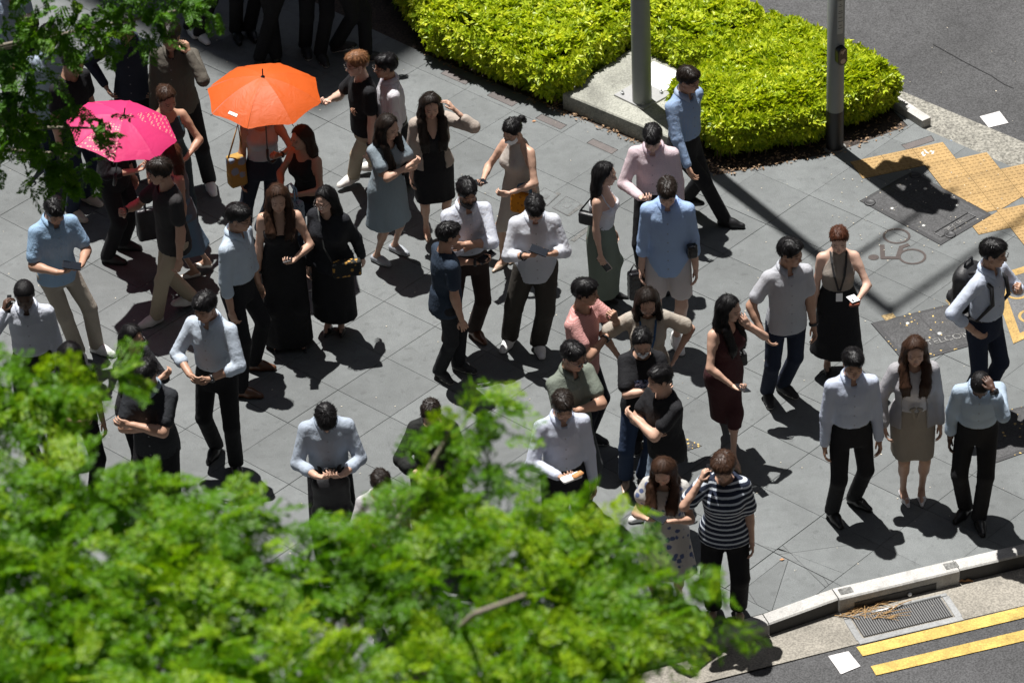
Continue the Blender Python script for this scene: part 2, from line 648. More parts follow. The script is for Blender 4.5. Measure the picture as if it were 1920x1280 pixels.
    def cut(s, n, p, sl=None, k=0.0):
        """keep what lies behind the plane (n points out)"""
        n = np.asarray(n, dtype=np.float32); p = np.asarray(p, dtype=np.float32)
        if sl is None:
            sl = (slice(None),)*3
        X, Y, Z = s.grid(sl)
        s.D[sl] = np.maximum(s.D[sl], (X-p[0])*n[0]+(Y-p[1])*n[1]+(Z-p[2])*n[2])
        return s

    def net(s):
        D = s.D.copy()
        D[0], D[-1], D[:, 0], D[:, -1], D[:, :, 0], D[:, :, -1] = (1,)*6
        return surface_net(D, s.lo, s.h)


_CO = np.array([[i, j, k] for i in (0, 1) for j in (0, 1) for k in (0, 1)])
_ED = [(a, b) for a in range(8) for b in range(a+1, 8) if np.abs(_CO[a]-_CO[b]).sum() == 1]


def surface_net(D, lo, h):
    ins = D < 0
    n = np.array(D.shape)-1
    cnt = np.zeros(n, dtype=np.int8)
    for c in _CO:
        cnt += ins[c[0]:c[0]+n[0], c[1]:c[1]+n[1], c[2]:c[2]+n[2]]
    act = (cnt > 0) & (cnt < 8)
    idx = np.argwhere(act)
    if len(idx) == 0:
        return np.zeros((0, 3)), np.zeros((0, 4), dtype=int)
    num = np.full(n, -1, dtype=np.int32); num[act] = np.arange(len(idx))
    val = np.stack([D[idx[:, 0]+c[0], idx[:, 1]+c[1], idx[:, 2]+c[2]] for c in _CO], 1)
    acc = np.zeros((len(idx), 3)); m = np.zeros(len(idx))
    for a, b in _ED:
        va, vb = val[:, a], val[:, b]
        x = (va < 0) != (vb < 0)
        t = np.where(x, va/np.where(x, va-vb, 1), 0)
        acc += np.where(x[:, None], _CO[a]+t[:, None]*(_CO[b]-_CO[a]), 0); m += x
    V = (idx+acc/m[:, None])*h+lo
    F = []
    for ax in range(3):
        o1, o2 = (ax+1) % 3, (ax+2) % 3
        A = [slice(0, D.shape[i]) for i in range(3)]; B = list(A)
        A[ax] = slice(0, D.shape[ax]-1); B[ax] = slice(1, D.shape[ax])
        x = ins[tuple(A)] != ins[tuple(B)]
        e = np.argwhere(x)
        e = e[(e[:, o1] > 0) & (e[:, o2] > 0) & (e[:, o1] < n[o1]) & (e[:, o2] < n[o2])]
        if len(e) == 0:
            continue
        q = []
        for d1, d2 in ((1, 1), (0, 1), (0, 0), (1, 0)):
            c = e.copy(); c[:, o1] -= d1; c[:, o2] -= d2
            q.append(num[c[:, 0], c[:, 1], c[:, 2]])
        q = np.stack(q, 1)
        flip = ins[e[:, 0], e[:, 1], e[:, 2]]
        q[~flip] = q[~flip][:, ::-1]
        F.append(q)
    F = np.concatenate(F)
    return V, F[(F >= 0).all(1)]


def vnormals(V, F):
    a = V[F[:, 2]]-V[F[:, 0]]; b = V[F[:, 3]]-V[F[:, 1]]
    fn = np.cross(a, b); N = np.zeros_like(V)
    for i in range(4):
        np.add.at(N, F[:, i], fn)
    return N/(np.linalg.norm(N, axis=1)[:, None]+1e-12)


def relax(V, F, it=1, k=0.5):
    for _ in range(it):
        S = np.zeros_like(V); c = np.zeros(len(V))
        for i in range(4):
            np.add.at(S, F[:, i], V[F[:, (i+1) % 4]]); np.add.at(c, F[:, i], 1)
        V = V+(S/np.maximum(c, 1)[:, None]-V)*k
    return V


def folds(V, seed, wl=0.07):
    rs = np.random.RandomState(seed); out = np.zeros(len(V))
    for i in range(4):
        d = rs.normal(size=3); d[2] *= 0.9; d /= np.linalg.norm(d)
        e = rs.normal(size=3); e /= np.linalg.norm(e)
        g = rs.normal(size=3)
        f = 2*math.pi/(wl*rs.uniform(0.7, 1.7))
        ph = (V@d)*f+2.2*np.sin((V@e)*f*0.35+rs.uniform(0, 6))+1.3*np.sin((V@g)*f*0.22+rs.uniform(0, 6))
        s = np.sin(ph)
        w = 0.5+0.5*np.sin((V@g)*9+rs.uniform(0, 6))
        out += (1-np.abs(s))**1.6*w-0.25
    return out/4.0


def rotx(a):
    c, s = math.cos(a), math.sin(a); return np.array([[1, 0, 0], [0, c, -s], [0, s, c]])


def roty(a):
    c, s = math.cos(a), math.sin(a); return np.array([[c, 0, s], [0, 1, 0], [-s, 0, c]])


def rotz(a):
    c, s = math.cos(a), math.sin(a); return np.array([[c, -s, 0], [s, c, 0], [0, 0, 1]])


def unit(v):
    v = np.asarray(v, dtype=float); return v/(np.linalg.norm(v)+1e-9)


# ---- heads (made once, then scaled and turned)
def make_head(female):
    v = Vol((-0.1, -0.135, -0.14), (0.1, 0.125, 0.125), 0.0074)
    w = 0.94 if female else 1.0
    v.ell((0, 0.016, 0.030), (0.074*w, 0.094, 0.079), 0.0)
    v.ell((0, -0.030, -0.024), (0.062*w, 0.060, 0.080), 0.025)
    v.ell((0, -0.046, -0.078), (0.036*w, 0.034, 0.030), 0.02)
    v.ell((0, -0.068, -0.098), ((0.015 if female else 0.019), 0.017, 0.014), 0.016)
    for s in (-1, 1):
        v.ell((s*0.040*w, -0.062, -0.028), (0.020, 0.021, 0.022), 0.018)
        v.cap((s*0.052*w, -0.01, -0.062), (s*0.03*w, -0.05, -0.085), 0.018, 0.015, 0.02)
    v.cap((-0.032, -0.080, 0.021), (0.032, -0.080, 0.021), 0.0085, 0.0085, 0.012)
    for s in (-1, 1):
        v.ell((s*0.031, -0.101, 0.004), (0.018, 0.015, 0.010), 0.010, mode='sub')
        v.ell((s*0.031, -0.080, 0.003), (0.013, 0.012, 0.009), 0.004)
        v.ell((s*0.074*w, 0.012, -0.006), (0.008, 0.019, 0.031), 0.006)
    v.cap((0, -0.086, 0.006), (0, -0.106, -0.031), 0.0065, 0.0105, 0.008)
    for s in (-1, 1):
        v.ell((s*0.011, -0.096, -0.035), (0.008, 0.010, 0.0075), 0.006)
    v.ell((0, -0.086, -0.056), (0.022, 0.010, 0.0075), 0.006)
    v.ell((0, -0.085, -0.066), (0.019, 0.010, 0.0075), 0.005)
    v.cap((0, 0.020, -0.06), (0, 0.030, -0.14), 0.050*w, 0.052*w, 0.02)
    V, F = v.net()
    V = relax(V, F, 1, 0.35)
    T = np.ones((len(V), 4))
    x, y, z = V[:, 0], V[:, 1], V[:, 2]
    fr = y < -0.05
    def paint(m, c, amt=1.0):
        for i in range(3):
            T[m, i] = T[m, i]*(1-amt)+c[i]*amt
    bz = 0.0245-0.35*np.maximum(0, np.abs(x)-0.03)
    paint(fr & (np.abs(z-bz) < (0.0032 if female else 0.0048)) & (np.abs(x) > 0.012) & (np.abs(x) < 0.048), (0.16, 0.13, 0.12), 0.85)
    e = ((np.abs(x)-0.031)/0.0130)**2+((z-0.003)/0.0050)**2
    paint(fr & (e < 1.0), (0.10, 0.08, 0.08), 0.9)
    paint(fr & (e >= 1.0) & (e < 2.6), (0.80, 0.70, 0.68), 0.5)
    paint(fr & (((x/0.024)**2+((z+0.061)/0.0105)**2) < 1), (0.80, 0.42, 0.40) if female else (0.80, 0.56, 0.53), 0.85)
    paint(fr & (np.abs(z+0.061) < 0.002) & (np.abs(x) < 0.02), (0.4, 0.2, 0.2), 0.8)
    paint(fr & ((((np.abs(x)-0.009)/0.005)**2+((z+0.041)/0.004)**2) < 1), (0.4, 0.28, 0.26), 0.8)
    return V, F, T


HEADS = {'m': make_head(False), 'f': make_head(True)}
FACE_MASK = {}


def mask_mesh(sex):
    if sex not in FACE_MASK:
        V, F, _ = HEADS[sex]
        N = vnormals(V, F)
        z, y, x = V[:, 2], V[:, 1], V[:, 0]
        top = -0.014-0.10*np.abs(x)
        inm = (y < -0.022) & (z < top) & (z > -0.112)
        keep = inm[F].all(1)
        W = V+N*0.0065
        W[:, 1] -= 0.006*np.exp(-(x/0.03)**2)
        fl = F[keep]; used = np.unique(fl); mp = np.full(len(V), -1); mp[used] = np.arange(len(used))
        FACE_MASK[sex] = (W[used], mp[fl])
    return FACE_MASK[sex]


# ---- hands: +X along the fingers, +Z back of the hand, +Y towards the thumb (a right hand; mirror for left)
def make_hand(pose):
    v = Vol((-0.035, -0.065, -0.085), (0.2, 0.085, 0.05), 0.0066)
    v.ell((0.045, 0.0, 0.0), (0.050, 0.040, 0.0145), 0.0)
    v.cap((-0.03, 0, 0), (0.015, 0, 0), 0.025, 0.024, 0.015)
    curls = {'relaxed': (22, 28, 20), 'grip': (38, 52, 36), 'fist': (72, 85, 55), 'flat': (6, 8, 6), 'point': (30, 40, 30)}[pose]
    ln = [(0.042, 0.026, 0.021), (0.047, 0.029, 0.022), (0.043, 0.027, 0.021), (0.033, 0.020, 0.018)]
    for i, (yy, l) in enumerate(zip((0.030, 0.0105, -0.0095, -0.029), ln)):
        p = np.array([0.082-0.004*abs(i-1), yy, 0.002]); ang = 0.0; spread = (0.10, 0.02, -0.05, -0.13)[i]
        v.cap((0.045, yy*0.75, 0), p, 0.0125, 0.0105, 0.006)
        for j in range(3):
            ang += R(curls[j]*(1+0.10*(i-1)))
            d = np.array([math.cos(ang)*math.cos(spread), math.cos(ang)*math.sin(spread), -math.sin(ang)])
            q = p+d*l[j]
            v.cap(p, q, 0.0093-0.0009*j, 0.0086-0.0011*j, 0.003)
            p = q
    if pose in ('grip', 'fist', 'point'):
        th = [(0.012, 0.028, -0.004), (0.040, 0.052, -0.024), (0.070, 0.046, -0.040), (0.090, 0.030, -0.046)]
    else:
        th = [(0.012, 0.028, -0.002), (0.042, 0.050, -0.012), (0.070, 0.056, -0.020), (0.093, 0.053, -0.026)]
    for a, b, r0, r1 in zip(th[:-1], th[1:], (0.0135, 0.011, 0.0095), (0.011, 0.0095, 0.008)):
        v.cap(a, b, r0, r1, 0.005)
    V, F = v.net()
    return V, F


HANDS = {p: make_hand(p) for p in ('relaxed', 'grip', 'fist', 'flat')}


# ---- shoes: toe towards -Y, heel at +Y, sole at z=0, origin under the ankle
def make_shoe(kind):
    v = Vol((-0.075, -0.24, -0.03), (0.075, 0.11, 0.15), 0.0108)
    if kind in ('sneaker', 'dress', 'slipper', 'boot'):
        toe = -0.185 if kind != 'dress' else -0.20
        v.cap((0, 0.042, 0.036), (0.004, -0.06, 0.036), 0.038, 0.044, 0.0)
        v.cap((0.004, -0.06, 0.033), (0.002, toe+0.04, 0.024), 0.046, 0.034 if kind != 'dress' else 0.026, 0.02)
        if kind != 'slipper':
            v.cap((0, 0.02, 0.05), (0, 0.005, 0.10 if kind != 'boot' else 0.14), 0.040, 0.042, 0.02)
            v.cap((0, -0.01, 0.07), (0, -0.09, 0.045), 0.036, 0.03, 0.02)
        else:
            v.cap((0, -0.03, 0.055), (0, -0.10, 0.04), 0.036, 0.034, 0.02)
        v.cut((0, 0, -1), (0, 0, 0.004))
        V, F = v.net(); V = relax(V, F, 1, 0.4)
        sole = V[:, 2] < (0.026 if kind in ('sneaker', 'slipper') else 0.014)
        # flare the sole a little beyond the upper
        W = V.copy(); W[sole, 0] *= 1.07; W[sole, 1] = W[sole, 1]*1.025
        return W, F, sole.astype(float)
    if kind in ('pump', 'heel', 'sandal'):
        v.cap((0, 0.045, 0.030), (0.003, -0.07, 0.022), 0.030, 0.036, 0.0)
        v.cap((0.003, -0.07, 0.022), (0.0, -0.165, 0.014), 0.036, 0.016, 0.02)
        v.cut((0, 0, -1), (0, 0, 0.003))
        v.ell((0, 0.014, 0.078), (0.027, 0.054, 0.05), 0.008, mode='sub')
        V, F = v.net(); V = relax(V, F, 1, 0.4)
        return V, F, (V[:, 2] < 0.012).astype(float)


SHOES = {k: make_shoe(k) for k in ('sneaker', 'dress', 'slipper', 'boot', 'pump')}
SKINS = {'a': (0.50, 0.32, 0.235), 'b': (0.40, 0.24, 0.165), 'c': (0.30, 0.17, 0.11), 'd': (0.075, 0.040, 0.027), 'e': (0.54, 0.36, 0.28)}
HAIRS = {'black': (0.006, 0.0055, 0.006), 'dark': (0.013, 0.009, 0.007), 'brown': (0.036, 0.018, 0.011), 'auburn': (0.055, 0.020, 0.011), 'light': (0.16, 0.075, 0.035), 'grey': (0.05, 0.045, 0.04)}

MALE = dict(t=(.44, .50, .555, .605, .66, .72, .775, .815, .845), rx=(.081, .091, .087, .079, .081, .088, .089, .064, .035), ry=(.066, .072, .070, .066, .067, .070, .063, .046, .035), yc=(.004, .006, .0, -.004, -.003, 0, .004, .006, .008), sw=.095)
FEMALE = dict(t=(.44, .50, .545, .61, .66, .72, .77, .81, .845), rx=(.088, .100, .094, .072, .076, .083, .082, .058, .029), ry=(.068, .076, .068, .056, .061, .074, .060, .043, .030), yc=(.006, .008, .003, -.002, -.004, -.008, 0, .006, .008), sw=.087)

# arm poses: wrist (out, forward, up), elbow hint (out, forward, up), finger direction, palm direction, hand shape
ARM = {
    'down': ((.130, .035, .475), (.22, -.9, .1), (.0, .15, -1), (-1, .1, 0), 'relaxed'),
    'fwd': ((.130, .16, .505), (.4, -.8, -.1), (.0, .5, -1), (-1, 0, 0), 'relaxed'),
    'back': ((.132, -.10, .49), (.5, -.8, .2), (.0, -.2, -1), (-1, 0, 0), 'relaxed'),
    'phone': ((.055, .170, .635), (.8, -.5, -.7), (-.45, .75, .25), (-.25, -.3, .9), 'grip'),
    'phoneout': ((.085, .215, .650), (.8, -.5, -.7), (-.1, .9, .2), (-.2, -.2, .95), 'grip'),
    'phone2': ((.068, .170, .705), (.55, -.35, -.9), (-.75, .55, .25), (-.2, -.45, .85), 'grip'),
    'over': ((-.055, .142, .708), (1, .2, -.55), (-1, .1, .1), (-.1, -1, -.1), 'relaxed'),
    'under': ((-.035, .115, .680), (1, .25, -.6), (-1, -.25, .25), (.1, -1, .1), 'relaxed'),
    'hip': ((.142, .030, .575), (1, -.45, .1), (-.35, .55, -.55), (-.9, -.2, .1), 'relaxed'),
    'ear': ((.105, .075, .870), (.7, .7, -.8), (-.25, -.15, 1), (-.8, -.3, -.1), 'grip'),
    'hair': ((.125, .055, .900), (.9, .5, -.5), (-.5, -.2, .8), (-.8, -.3, .1), 'relaxed'),
    'neck': ((.045, .125, .845), (.8, .6, -.9), (-.2, -.5, .8), (.2, -.8, .4), 'relaxed'),
    'chin': ((.035, .165, .800), (.5, .5, -1), (-.25, -.2, .9), (.2, -1, .2), 'fist'),
    'pocket': ((.145, .070, .50), (.9, -.7, .2), (-.2, .3, -.9), (-1, 0, 0), 'relaxed'),
    'clasp': ((.050, .165, .615), (1, -.4, -.4), (-.9, .4, 0), (-.2, -.9, .2), 'relaxed'),
    'belly': ((.060, .165, .60), (1, -.4, -.4), (-.9, .3, -.05), (0, -1, .1), 'relaxed'),
    'bagfront': ((.04, .20, .56), (1, -.5, -.4), (-.6, .6, -.2), (-.2, -.6, .7), 'fist'),
    'carry': ((.142, .02, .47), (.4, -.8, .1), (.0, .0, -1), (-1, 0, 0), 'fist'),
    'brow': ((.060, .13, .905), (.35, .5, -1.0), (-.5, -.6, .5), (-.3, -.6, -.5), 'relaxed'),
    'strap': ((.085, .125, .72), (.8, -.3, -.9), (-.35, .1, .9), (-.3, -.9, 0), 'fist'),
    'umb': ((.075, .22, .72), (.8, -.3, -.8), (-.6, .5, .4), (-.6, -.4, .2), 'fist'),
    'typing': ((.062, .185, .645), (.6, -.35, -.8), (-.75, .55, .25), (-.2, -.45, .85), 'grip'),
    'offer': ((.05, .175, .715), (.8, -.5, -.6), (-.3, .9, .0), (-.2, -.2, .95), 'grip'),
}
PEOPLE = []


def ik(S, W, l1, l2, pole):
    d = W-S; L = np.linalg.norm(d)
    mx = (l1+l2)*0.995
    if L > mx:
        W = S+d/L*mx; d = W-S; L = mx
    L = max(L, abs(l1-l2)+0.01)
    a = (l1*l1-l2*l2+L*L)/(2*L); hh = math.sqrt(max(l1*l1-a*a, 0))
    u = unit(d); p = np.asarray(pole, dtype=float); p = unit(p-u*np.dot(p, u))
    return S+u*a+p*hh, W


def frame(xdir, zdir):
    x = unit(xdir); z = np.asarray(zdir, float); z = unit(z-x*np.dot(x, z)); y = np.cross(z, x)
    return np.stack([x, y, z], 1)


def arm_radii(k):
    return .0268*k, .0235*k, .0235*k, .0165*k


def person(label, head, yaw=0, H=1.68, sex='m', skin='a', pitch=18, hy=0, lean=3, arms=('down', 'down'), top=None, bot=None,
           hair=('short', 'black'), shoes=('dress', (0.01, 0.01, 0.011), None), feet=None, girth=1.0, extra=(), seed=None, group=None, tilt=0):
    """one person: head = where the middle of the head stands in the survey, yaw = way faced (0 = south, 90 = east)"""
    sd = seed if seed is not None else int(head[0]*7+head[1]*13) % 9973
    rs = np.random.RandomState(sd)
    B = MALE if sex == 'm' else FEMALE
    yawr = R(yaw)
    if feet and feet[0] and feet[1]:       # take the height from where head and feet stand
        fm_ = (at(feet[0][0], feet[0][1], .03)+at(feet[1][0], feet[1][1], .03))/2
        hd_ = at(head[0], head[1], .925*H)
        off_ = fm_[1]-hd_[1]-.075*math.cos(yawr)
        H = H-min(max((off_-.02)*.45, -.03), .11)
    Rt = rotx(R(lean))
    P0 = np.array([0, 0, .53*H])
    def tp(x, y, t):       # torso frame -> person frame, units of H
        return P0+Rt@(np.array([x, y, t-.53])*H)
    hipz = .52*H
    N = tp(0, .010, .838)
    Rh = rotz(R(hy))@rotx(R(pitch))@roty(R(tilt))
    neck_top = N+rotx(R(lean*0.6+pitch*0.35))@np.array([0, -.006*H, .048*H])
    hs = H/1.70*(1.0 if sex == 'm' else 1.02)*0.985
    HC = neck_top+Rh@np.array([0, -.022, .082])*hs
    # where does the person stand
    hw = rotz(yawr)@HC
    g = at(head[0], head[1], HC[2]-0.0)
    root = g-np.array([hw[0], hw[1], HC[2]]); root[2] = 0.0
    inv = rotz(-yawr)
    ob = empty('person', root, yawr)
    tag(ob, label, 'person', group)
    # ---- joints
    side = {-1: 'R', 1: 'L'}
    J = {}
    foot_xy = []
    for i, s in enumerate((-1, 1)):
        if feet and feet[i] is not None:
            f = feet[i]
            w = inv@(at(f[0], f[1], 0.03)-root)
            ang = (R(f[3])-yawr) if len(f) > 3 and f[3] is not None else R(9*s)
            lift = f[2] if len(f) > 2 and f[2] else 0.0
            tdir = rotz(ang)@np.array([0, -1, 0])
            A = np.array([w[0], w[1], 0])-tdir*0.055
            J['foot%d' % s] = (A, ang, lift)
        else:
            J['foot%d' % s] = (np.array([s*.060*H, rs.uniform(-.02, .02)*H, 0]), R(rs.uniform(4, 16)*s), 0.0)
    for s in (-1, 1):
        A, ang, lift = J['foot%d' % s]
        hip = np.array([s*.052*H, 0.004*H, hipz])
        az = .048*H+lift*0.09
        back = rotz(ang)@np.array([0, 1, 0])*lift*0.03
        ank = np.array([A[0], A[1], az])+back
        l1, l2 = .250*H, .245*H
        L = np.linalg.norm(ank-hip)
        if L > (l1+l2)*0.998:
            q = min(L/((l1+l2)*0.998), 1.09); l1 *= q; l2 *= q
        pole = rotz(ang*0.6)@np.array([s*0.12, -1.0, 0.1])
        kn, ank = ik(hip, ank, l1, l2, pole)
        J['hip%d' % s], J['knee%d' % s], J['ank%d' % s] = hip, kn, ank
    props = {}
    for i, s in enumerate((-1, 1)):
        a = arms[i]
        spec = ARM[a] if isinstance(a, str) else a
        wr, pole, fd, pn, hp = spec
        W = np.array([s*wr[0], -wr[1], wr[2]])*H
        W = W+np.array([0, -(wr[2]-.53)*math.sin(R(lean)), 0])*H*0.9
        S = tp(s*B['sw'], .006, .793 if wr[2] < .8 else .812)
        E, W = ik(S, W, .172*H, .150*H, np.array([s*pole[0], -pole[1], pole[2]]))
        J['sho%d' % s], J['elb%d' % s], J['wri%d' % s] = S, E, W
        fdv = np.array([s*fd[0], -fd[1], fd[2]]); pnv = np.array([s*pn[0], -pn[1], pn[2]])
        fore = unit(W-E)
        if a in ('down', 'back', 'fwd', 'carry'):
            fdv = fore+np.array([0, -.12, 0])
        fdv = unit(unit(fdv)*0.75+fore*0.25)
        Fm = frame(fdv, -pnv)          # x fingers, z dorsal
        J['hand%d' % s] = (Fm, W, hp)
    k = H/1.7*girth
    gw = girth
    mods = top or {}
    ts = np.array(B['t'])*H-P0[2]
    rx, ry, yc = [np.array(B[q])*H for q in ('rx', 'ry', 'yc')]
    gm = np.interp(np.array(B['t']), [.44, .6, .72, .845], [1, 1, 1, 1.0])*np.where(np.array(B['t']) < .80, gw, 1.0)
    rx = rx*gm; ry = ry*(1+(gm-1)*1.3)
    belly = mods.get('belly', 0)
    if belly:
        bump_ = np.exp(-((np.array(B['t'])-.61)/.06)**2)*belly*H
        ry = ry+bump_*0.6; yc = yc-bump_*0.6

    def torso(v, off, k_=.03, low=0):
        v.loft(P0, Rt, ts[low:], rx[low:], ry[low:], yc[low:], k_, off)
        for s in (-1, 1):
            v.cap(tp(s*.028, .010, .815), J['sho%d' % s], .029*H+off, .029*k+off*.8, .04)
        if sex == 'f':
            for s in (-1, 1):
                v.ell(tp(s*.042, -.050, .718), (.036*H+off, .032*H+off, .036*H+off), .03, Rt)

    allj = np.array([J[n+str(s)] for n in ('elb', 'wri', 'knee', 'ank', 'sho') for s in (-1, 1)]+[N])
    lo, hi = allj.min(0)-0.17, allj.max(0)+0.17
    lo = np.minimum(lo, [-.25, -.22, -.02]); hi = np.maximum(hi, [.25, .22, 0])
    # ---- the body
    bare_leg = bot is None or bot.get('bare', False)
    v = Vol((lo[0], lo[1], -0.02 if bare_leg else .25*H), hi, 0.0195)
    open_top = mods.get('cut') in ('strap', 'halter', 'cami', 'tank')
    torso(v, 0.0 if open_top else -.012, .03, 1)
    v.cap(tp(0, .012, .80), N, .036*H if sex == 'm' else .031*H, .034*H if sex == 'm' else .029*H, .03)
    v.cap(N, neck_top+np.array([0, 0.0, .02]), .034*H if sex == 'm' else .029*H, .033*H if sex == 'm' else .029*H, .02)
    r1, r2, r3, r4 = arm_radii(H*(1.06 if sex == 'm' else .90)*(1+(girth-1)*0.6))
    for s in (-1, 1):
        S, E, W = J['sho%d' % s], J['elb%d' % s], J['wri%d' % s]
        v.cap(S, S+(E-S)*.35, r1*1.08, r1*1.05, .03); v.cap(S, E, r1, r2, .02)
        v.cap(E, E+(W-E)*.35, r3, r3*1.05, .015); v.cap(E, W, r3, r4, .015)
        hp, kn, an = J['hip%d' % s], J['knee%d' % s], J['ank%d' % s]
        kk = k*(1.0 if sex == 'm' else .97)*H/1.7
        v.cap(hp, kn, .074*kk, .050*kk, .03)
        if bare_leg:
            v.cap(kn, kn+(an-kn)*.35+np.array([0, .012, 0]), .049*kk, .054*kk, .02); v.cap(kn, an, .046*kk, .030*kk, .02)
            A, ang, lift = J['foot%d' % s]
            fm = rotz(ang)@rotx(-lift*0.7)
            sc = H/1.7
            for p, q, a_, b_ in (((0, .035, -.035), (0, -.05, -.045), .027, .028), ((0, -.05, -.045), (0, -.135, -.062), .031, .019), ((0, 0, 0), (0, -.04, -.04), .028, .028)):
                v.cap(an+fm@np.array(p)*sc, an+fm@np.array(q)*sc, a_*sc, b_*sc, .02)
    V, F = v.net()
    V = relax(V, F, 1, 0.4)
    Vs, Fs, Ts = [V], [F], [np.ones((len(V), 4))]
    hV, hF, hT = HEADS[sex]
    fw = rs.uniform(0.96, 1.05)
    hw_ = (hV*np.array([hs*fw, hs, hs]))@Rh.T+HC
    hT = hT.copy()
    if 'beard' in extra:
        x, y, z = hV[:, 0], hV[:, 1], hV[:, 2]
        m = (z < -.040) & (y < .0) & ~((((x/0.023)**2+((z+0.061)/0.010)**2) < 1))
        hT[m, :3] *= np.array([.30, .27, .26])
    n = len(V); Vs.append(hw_); Fs.append(hF+n); Ts.append(hT); n += len(hV)
    hsc = H/1.7*(0.93 if sex == 'm' else .86)
    for s in (-1, 1):
        Fm, W, hp = J['hand%d' % s]
        V_, F_ = HANDS[hp]
        # a right hand seen with the thumb on +Y; the other side is its mirror image
        f2 = Fm.copy()
        V2 = V_.copy()
        # thumb points forward/up: +Y of the frame for the right hand
        if s == -1:
            V2[:, 1] *= -1; F2 = F_[:, ::-1]
        else:
            F2 = F_
        Vs.append((V2*hsc)@f2.T+W+f2[:, 0]*.012); Fs.append(F2+n); Ts.append(np.ones((len(V2), 4))); n += len(V2)
    me = mesh_np('body', np.concatenate(Vs), np.concatenate(Fs), True, {'tint': ('FLOAT_COLOR', np.concatenate(Ts))})
    link('body', me, m_skin(skin, SKINS[skin]), ob)

    def tcoord(V):
        return (V-P0)@Rt

    def garment(name, V, F, mat, amp=.004, wl=.075, sd2=0, collect=None):
        Nn = vnormals(V, F)
        fl = folds(V, sd+sd2, wl)*amp
        if name in ('shirt', 'cardigan'):       # sharper creases where cloth gathers
            wgt = np.exp(-((V[:, 2]-.625*H)/(.05*H))**2)*.8
            for s in (-1, 1):
                wgt = wgt+np.exp(-(np.linalg.norm(V-J['elb%d' % s], axis=1)/.11)**2)+.6*np.exp(-(np.linalg.norm(V-J['sho%d' % s]+np.array([s*.03, 0, .06]), axis=1)/.10)**2)
            fl = fl+folds(V*np.array([1, 1, 1.35]), sd+sd2+50, .052)*.0085*np.minimum(wgt, 1)
        elif name == 'trousers':
            wgt = np.zeros(len(V))
            for s in (-1, 1):
                wgt = wgt+np.exp(-(np.linalg.norm(V-J['knee%d' % s], axis=1)/.12)**2)+np.exp(-(np.linalg.norm(V-J['ank%d' % s], axis=1)/.10)**2)+.7*np.exp(-(np.linalg.norm(V-J['hip%d' % s]+np.array([0, 0, .05]), axis=1)/.10)**2)
            fl = fl+folds(V*np.array([1, 1, 1.5]), sd+sd2+50, .06)*.0085*np.minimum(wgt, 1)
        W = V+Nn*fl[:, None]
        t = tcoord(W)
        me = mesh_np(name, W, F, True, {'tc': ('FLOAT_VECTOR', t)})
        return link(name, me, mat, ob)

    # ---- trousers, shorts, skirts
    waist_t = .600 if sex == 'm' else .625
    if bot:
        kind = bot['k']
        mat = m_cloth(bot['n'], bot['c'], bot.get('pat'), bot.get('c2'), rough=bot.get('rough', .9), fold=bot.get('fold', .8), pscale=bot.get('ps', 60))
        if kind in ('trousers', 'shorts', 'wide'):
            v = Vol((lo[0], lo[1], -.01), (hi[0], hi[1], .70*H), .0175)
            tt = np.array([.455, .50, .555, waist_t, waist_t+.01])
            v.loft(P0, np.eye(3), tt*H-P0[2], np.interp(tt, B['t'], rx)+.010, np.interp(tt, B['t'], ry)+.010, np.interp(tt, B['t'], yc), .02, 0)
            lw = bot.get('loose', 1.0)*k
            for s in (-1, 1):
                hp, kn, an = J['hip%d' % s], J['knee%d' % s], J['ank%d' % s]
                if kind == 'shorts':
                    e = hp+(kn-hp)*.80
                    v.cap(hp+np.array([0, 0, -.02]), e, .098*lw, .094*lw, .02)
                    d = unit(kn-hp)
                    sl = v.sl(np.minimum(hp, kn)-.16, np.maximum(hp, kn)+.16)
                else:
                    v.cap(hp+np.array([0, 0, -.01]), kn, .090*lw, .070*lw, .03)
                    hem = an+unit(kn-an)*bot.get('hem', .0)+np.array([0, .012, -.012])
                    v.cap(kn, hem, .068*lw, (.064 if kind == 'trousers' else .105)*lw, .02)
            if kind == 'shorts':
                zc = .335*H
                v.cut((0, 0, -1), (0, 0, zc))
            else:
                X, Y, Z = v.grid()
                v.D = np.maximum(v.D, .028-Z)
                for s in (-1, 1):
                    an = J['ank%d' % s]
                    sl = v.sl(an-.13, an+.13)
                    if sl:
                        X, Y, Z = v.grid(sl)
                        v.D[sl] = np.maximum(v.D[sl], (an[2]-.030+bot.get('hem', 0)*.95)-Z)
            v.cut((0, 0, 1), (0, 0, waist_t*H))
            V, F = v.net()
            if bot.get('belt') is not None:
                q = Vol((lo[0], lo[1], (waist_t-.03)*H), (hi[0], hi[1], (waist_t+.01)*H), .0125)
                tt = np.array([.5, .555, waist_t, waist_t+.02])
                q.loft(P0, np.eye(3), tt*H-P0[2], np.interp(tt, B['t'], rx)+.016, np.interp(tt, B['t'], ry)+.016, np.interp(tt, B['t'], yc), 0, 0)
                q.cut((0, 0, 1), (0, 0, waist_t*H+.001)); q.cut((0, 0, -1), (0, 0, waist_t*H-.036))
                bV, bF = q.net()
                link('belt', mesh_np('belt', bV, bF), m_plain('belt_leather', bot['belt'], .4), ob)
            garment('trousers' if kind != 'shorts' else 'shorts', V, F, mat, .0055, .085, 5)
        elif kind == 'skirt':
            hem = bot['hem']
            z0 = hem*H
            A = (J['ank-1']+J['ank1'])/2
            cx = np.array([A[0]*.6, A[1]*.6, 0])
            v = Vol((lo[0]-.1, lo[1]-.1, max(z0-.03, 0)), (hi[0]+.1, hi[1]+.1, .70*H), .0150)
            ax = unit(P0-np.array([cx[0]*(1-hem), cx[1]*(1-hem), 0])); xx = unit(np.cross([0, 1, 0], ax)); Rm = np.stack([xx, np.cross(ax, xx), ax], 1)
            fl = bot.get('flare', 1.15)
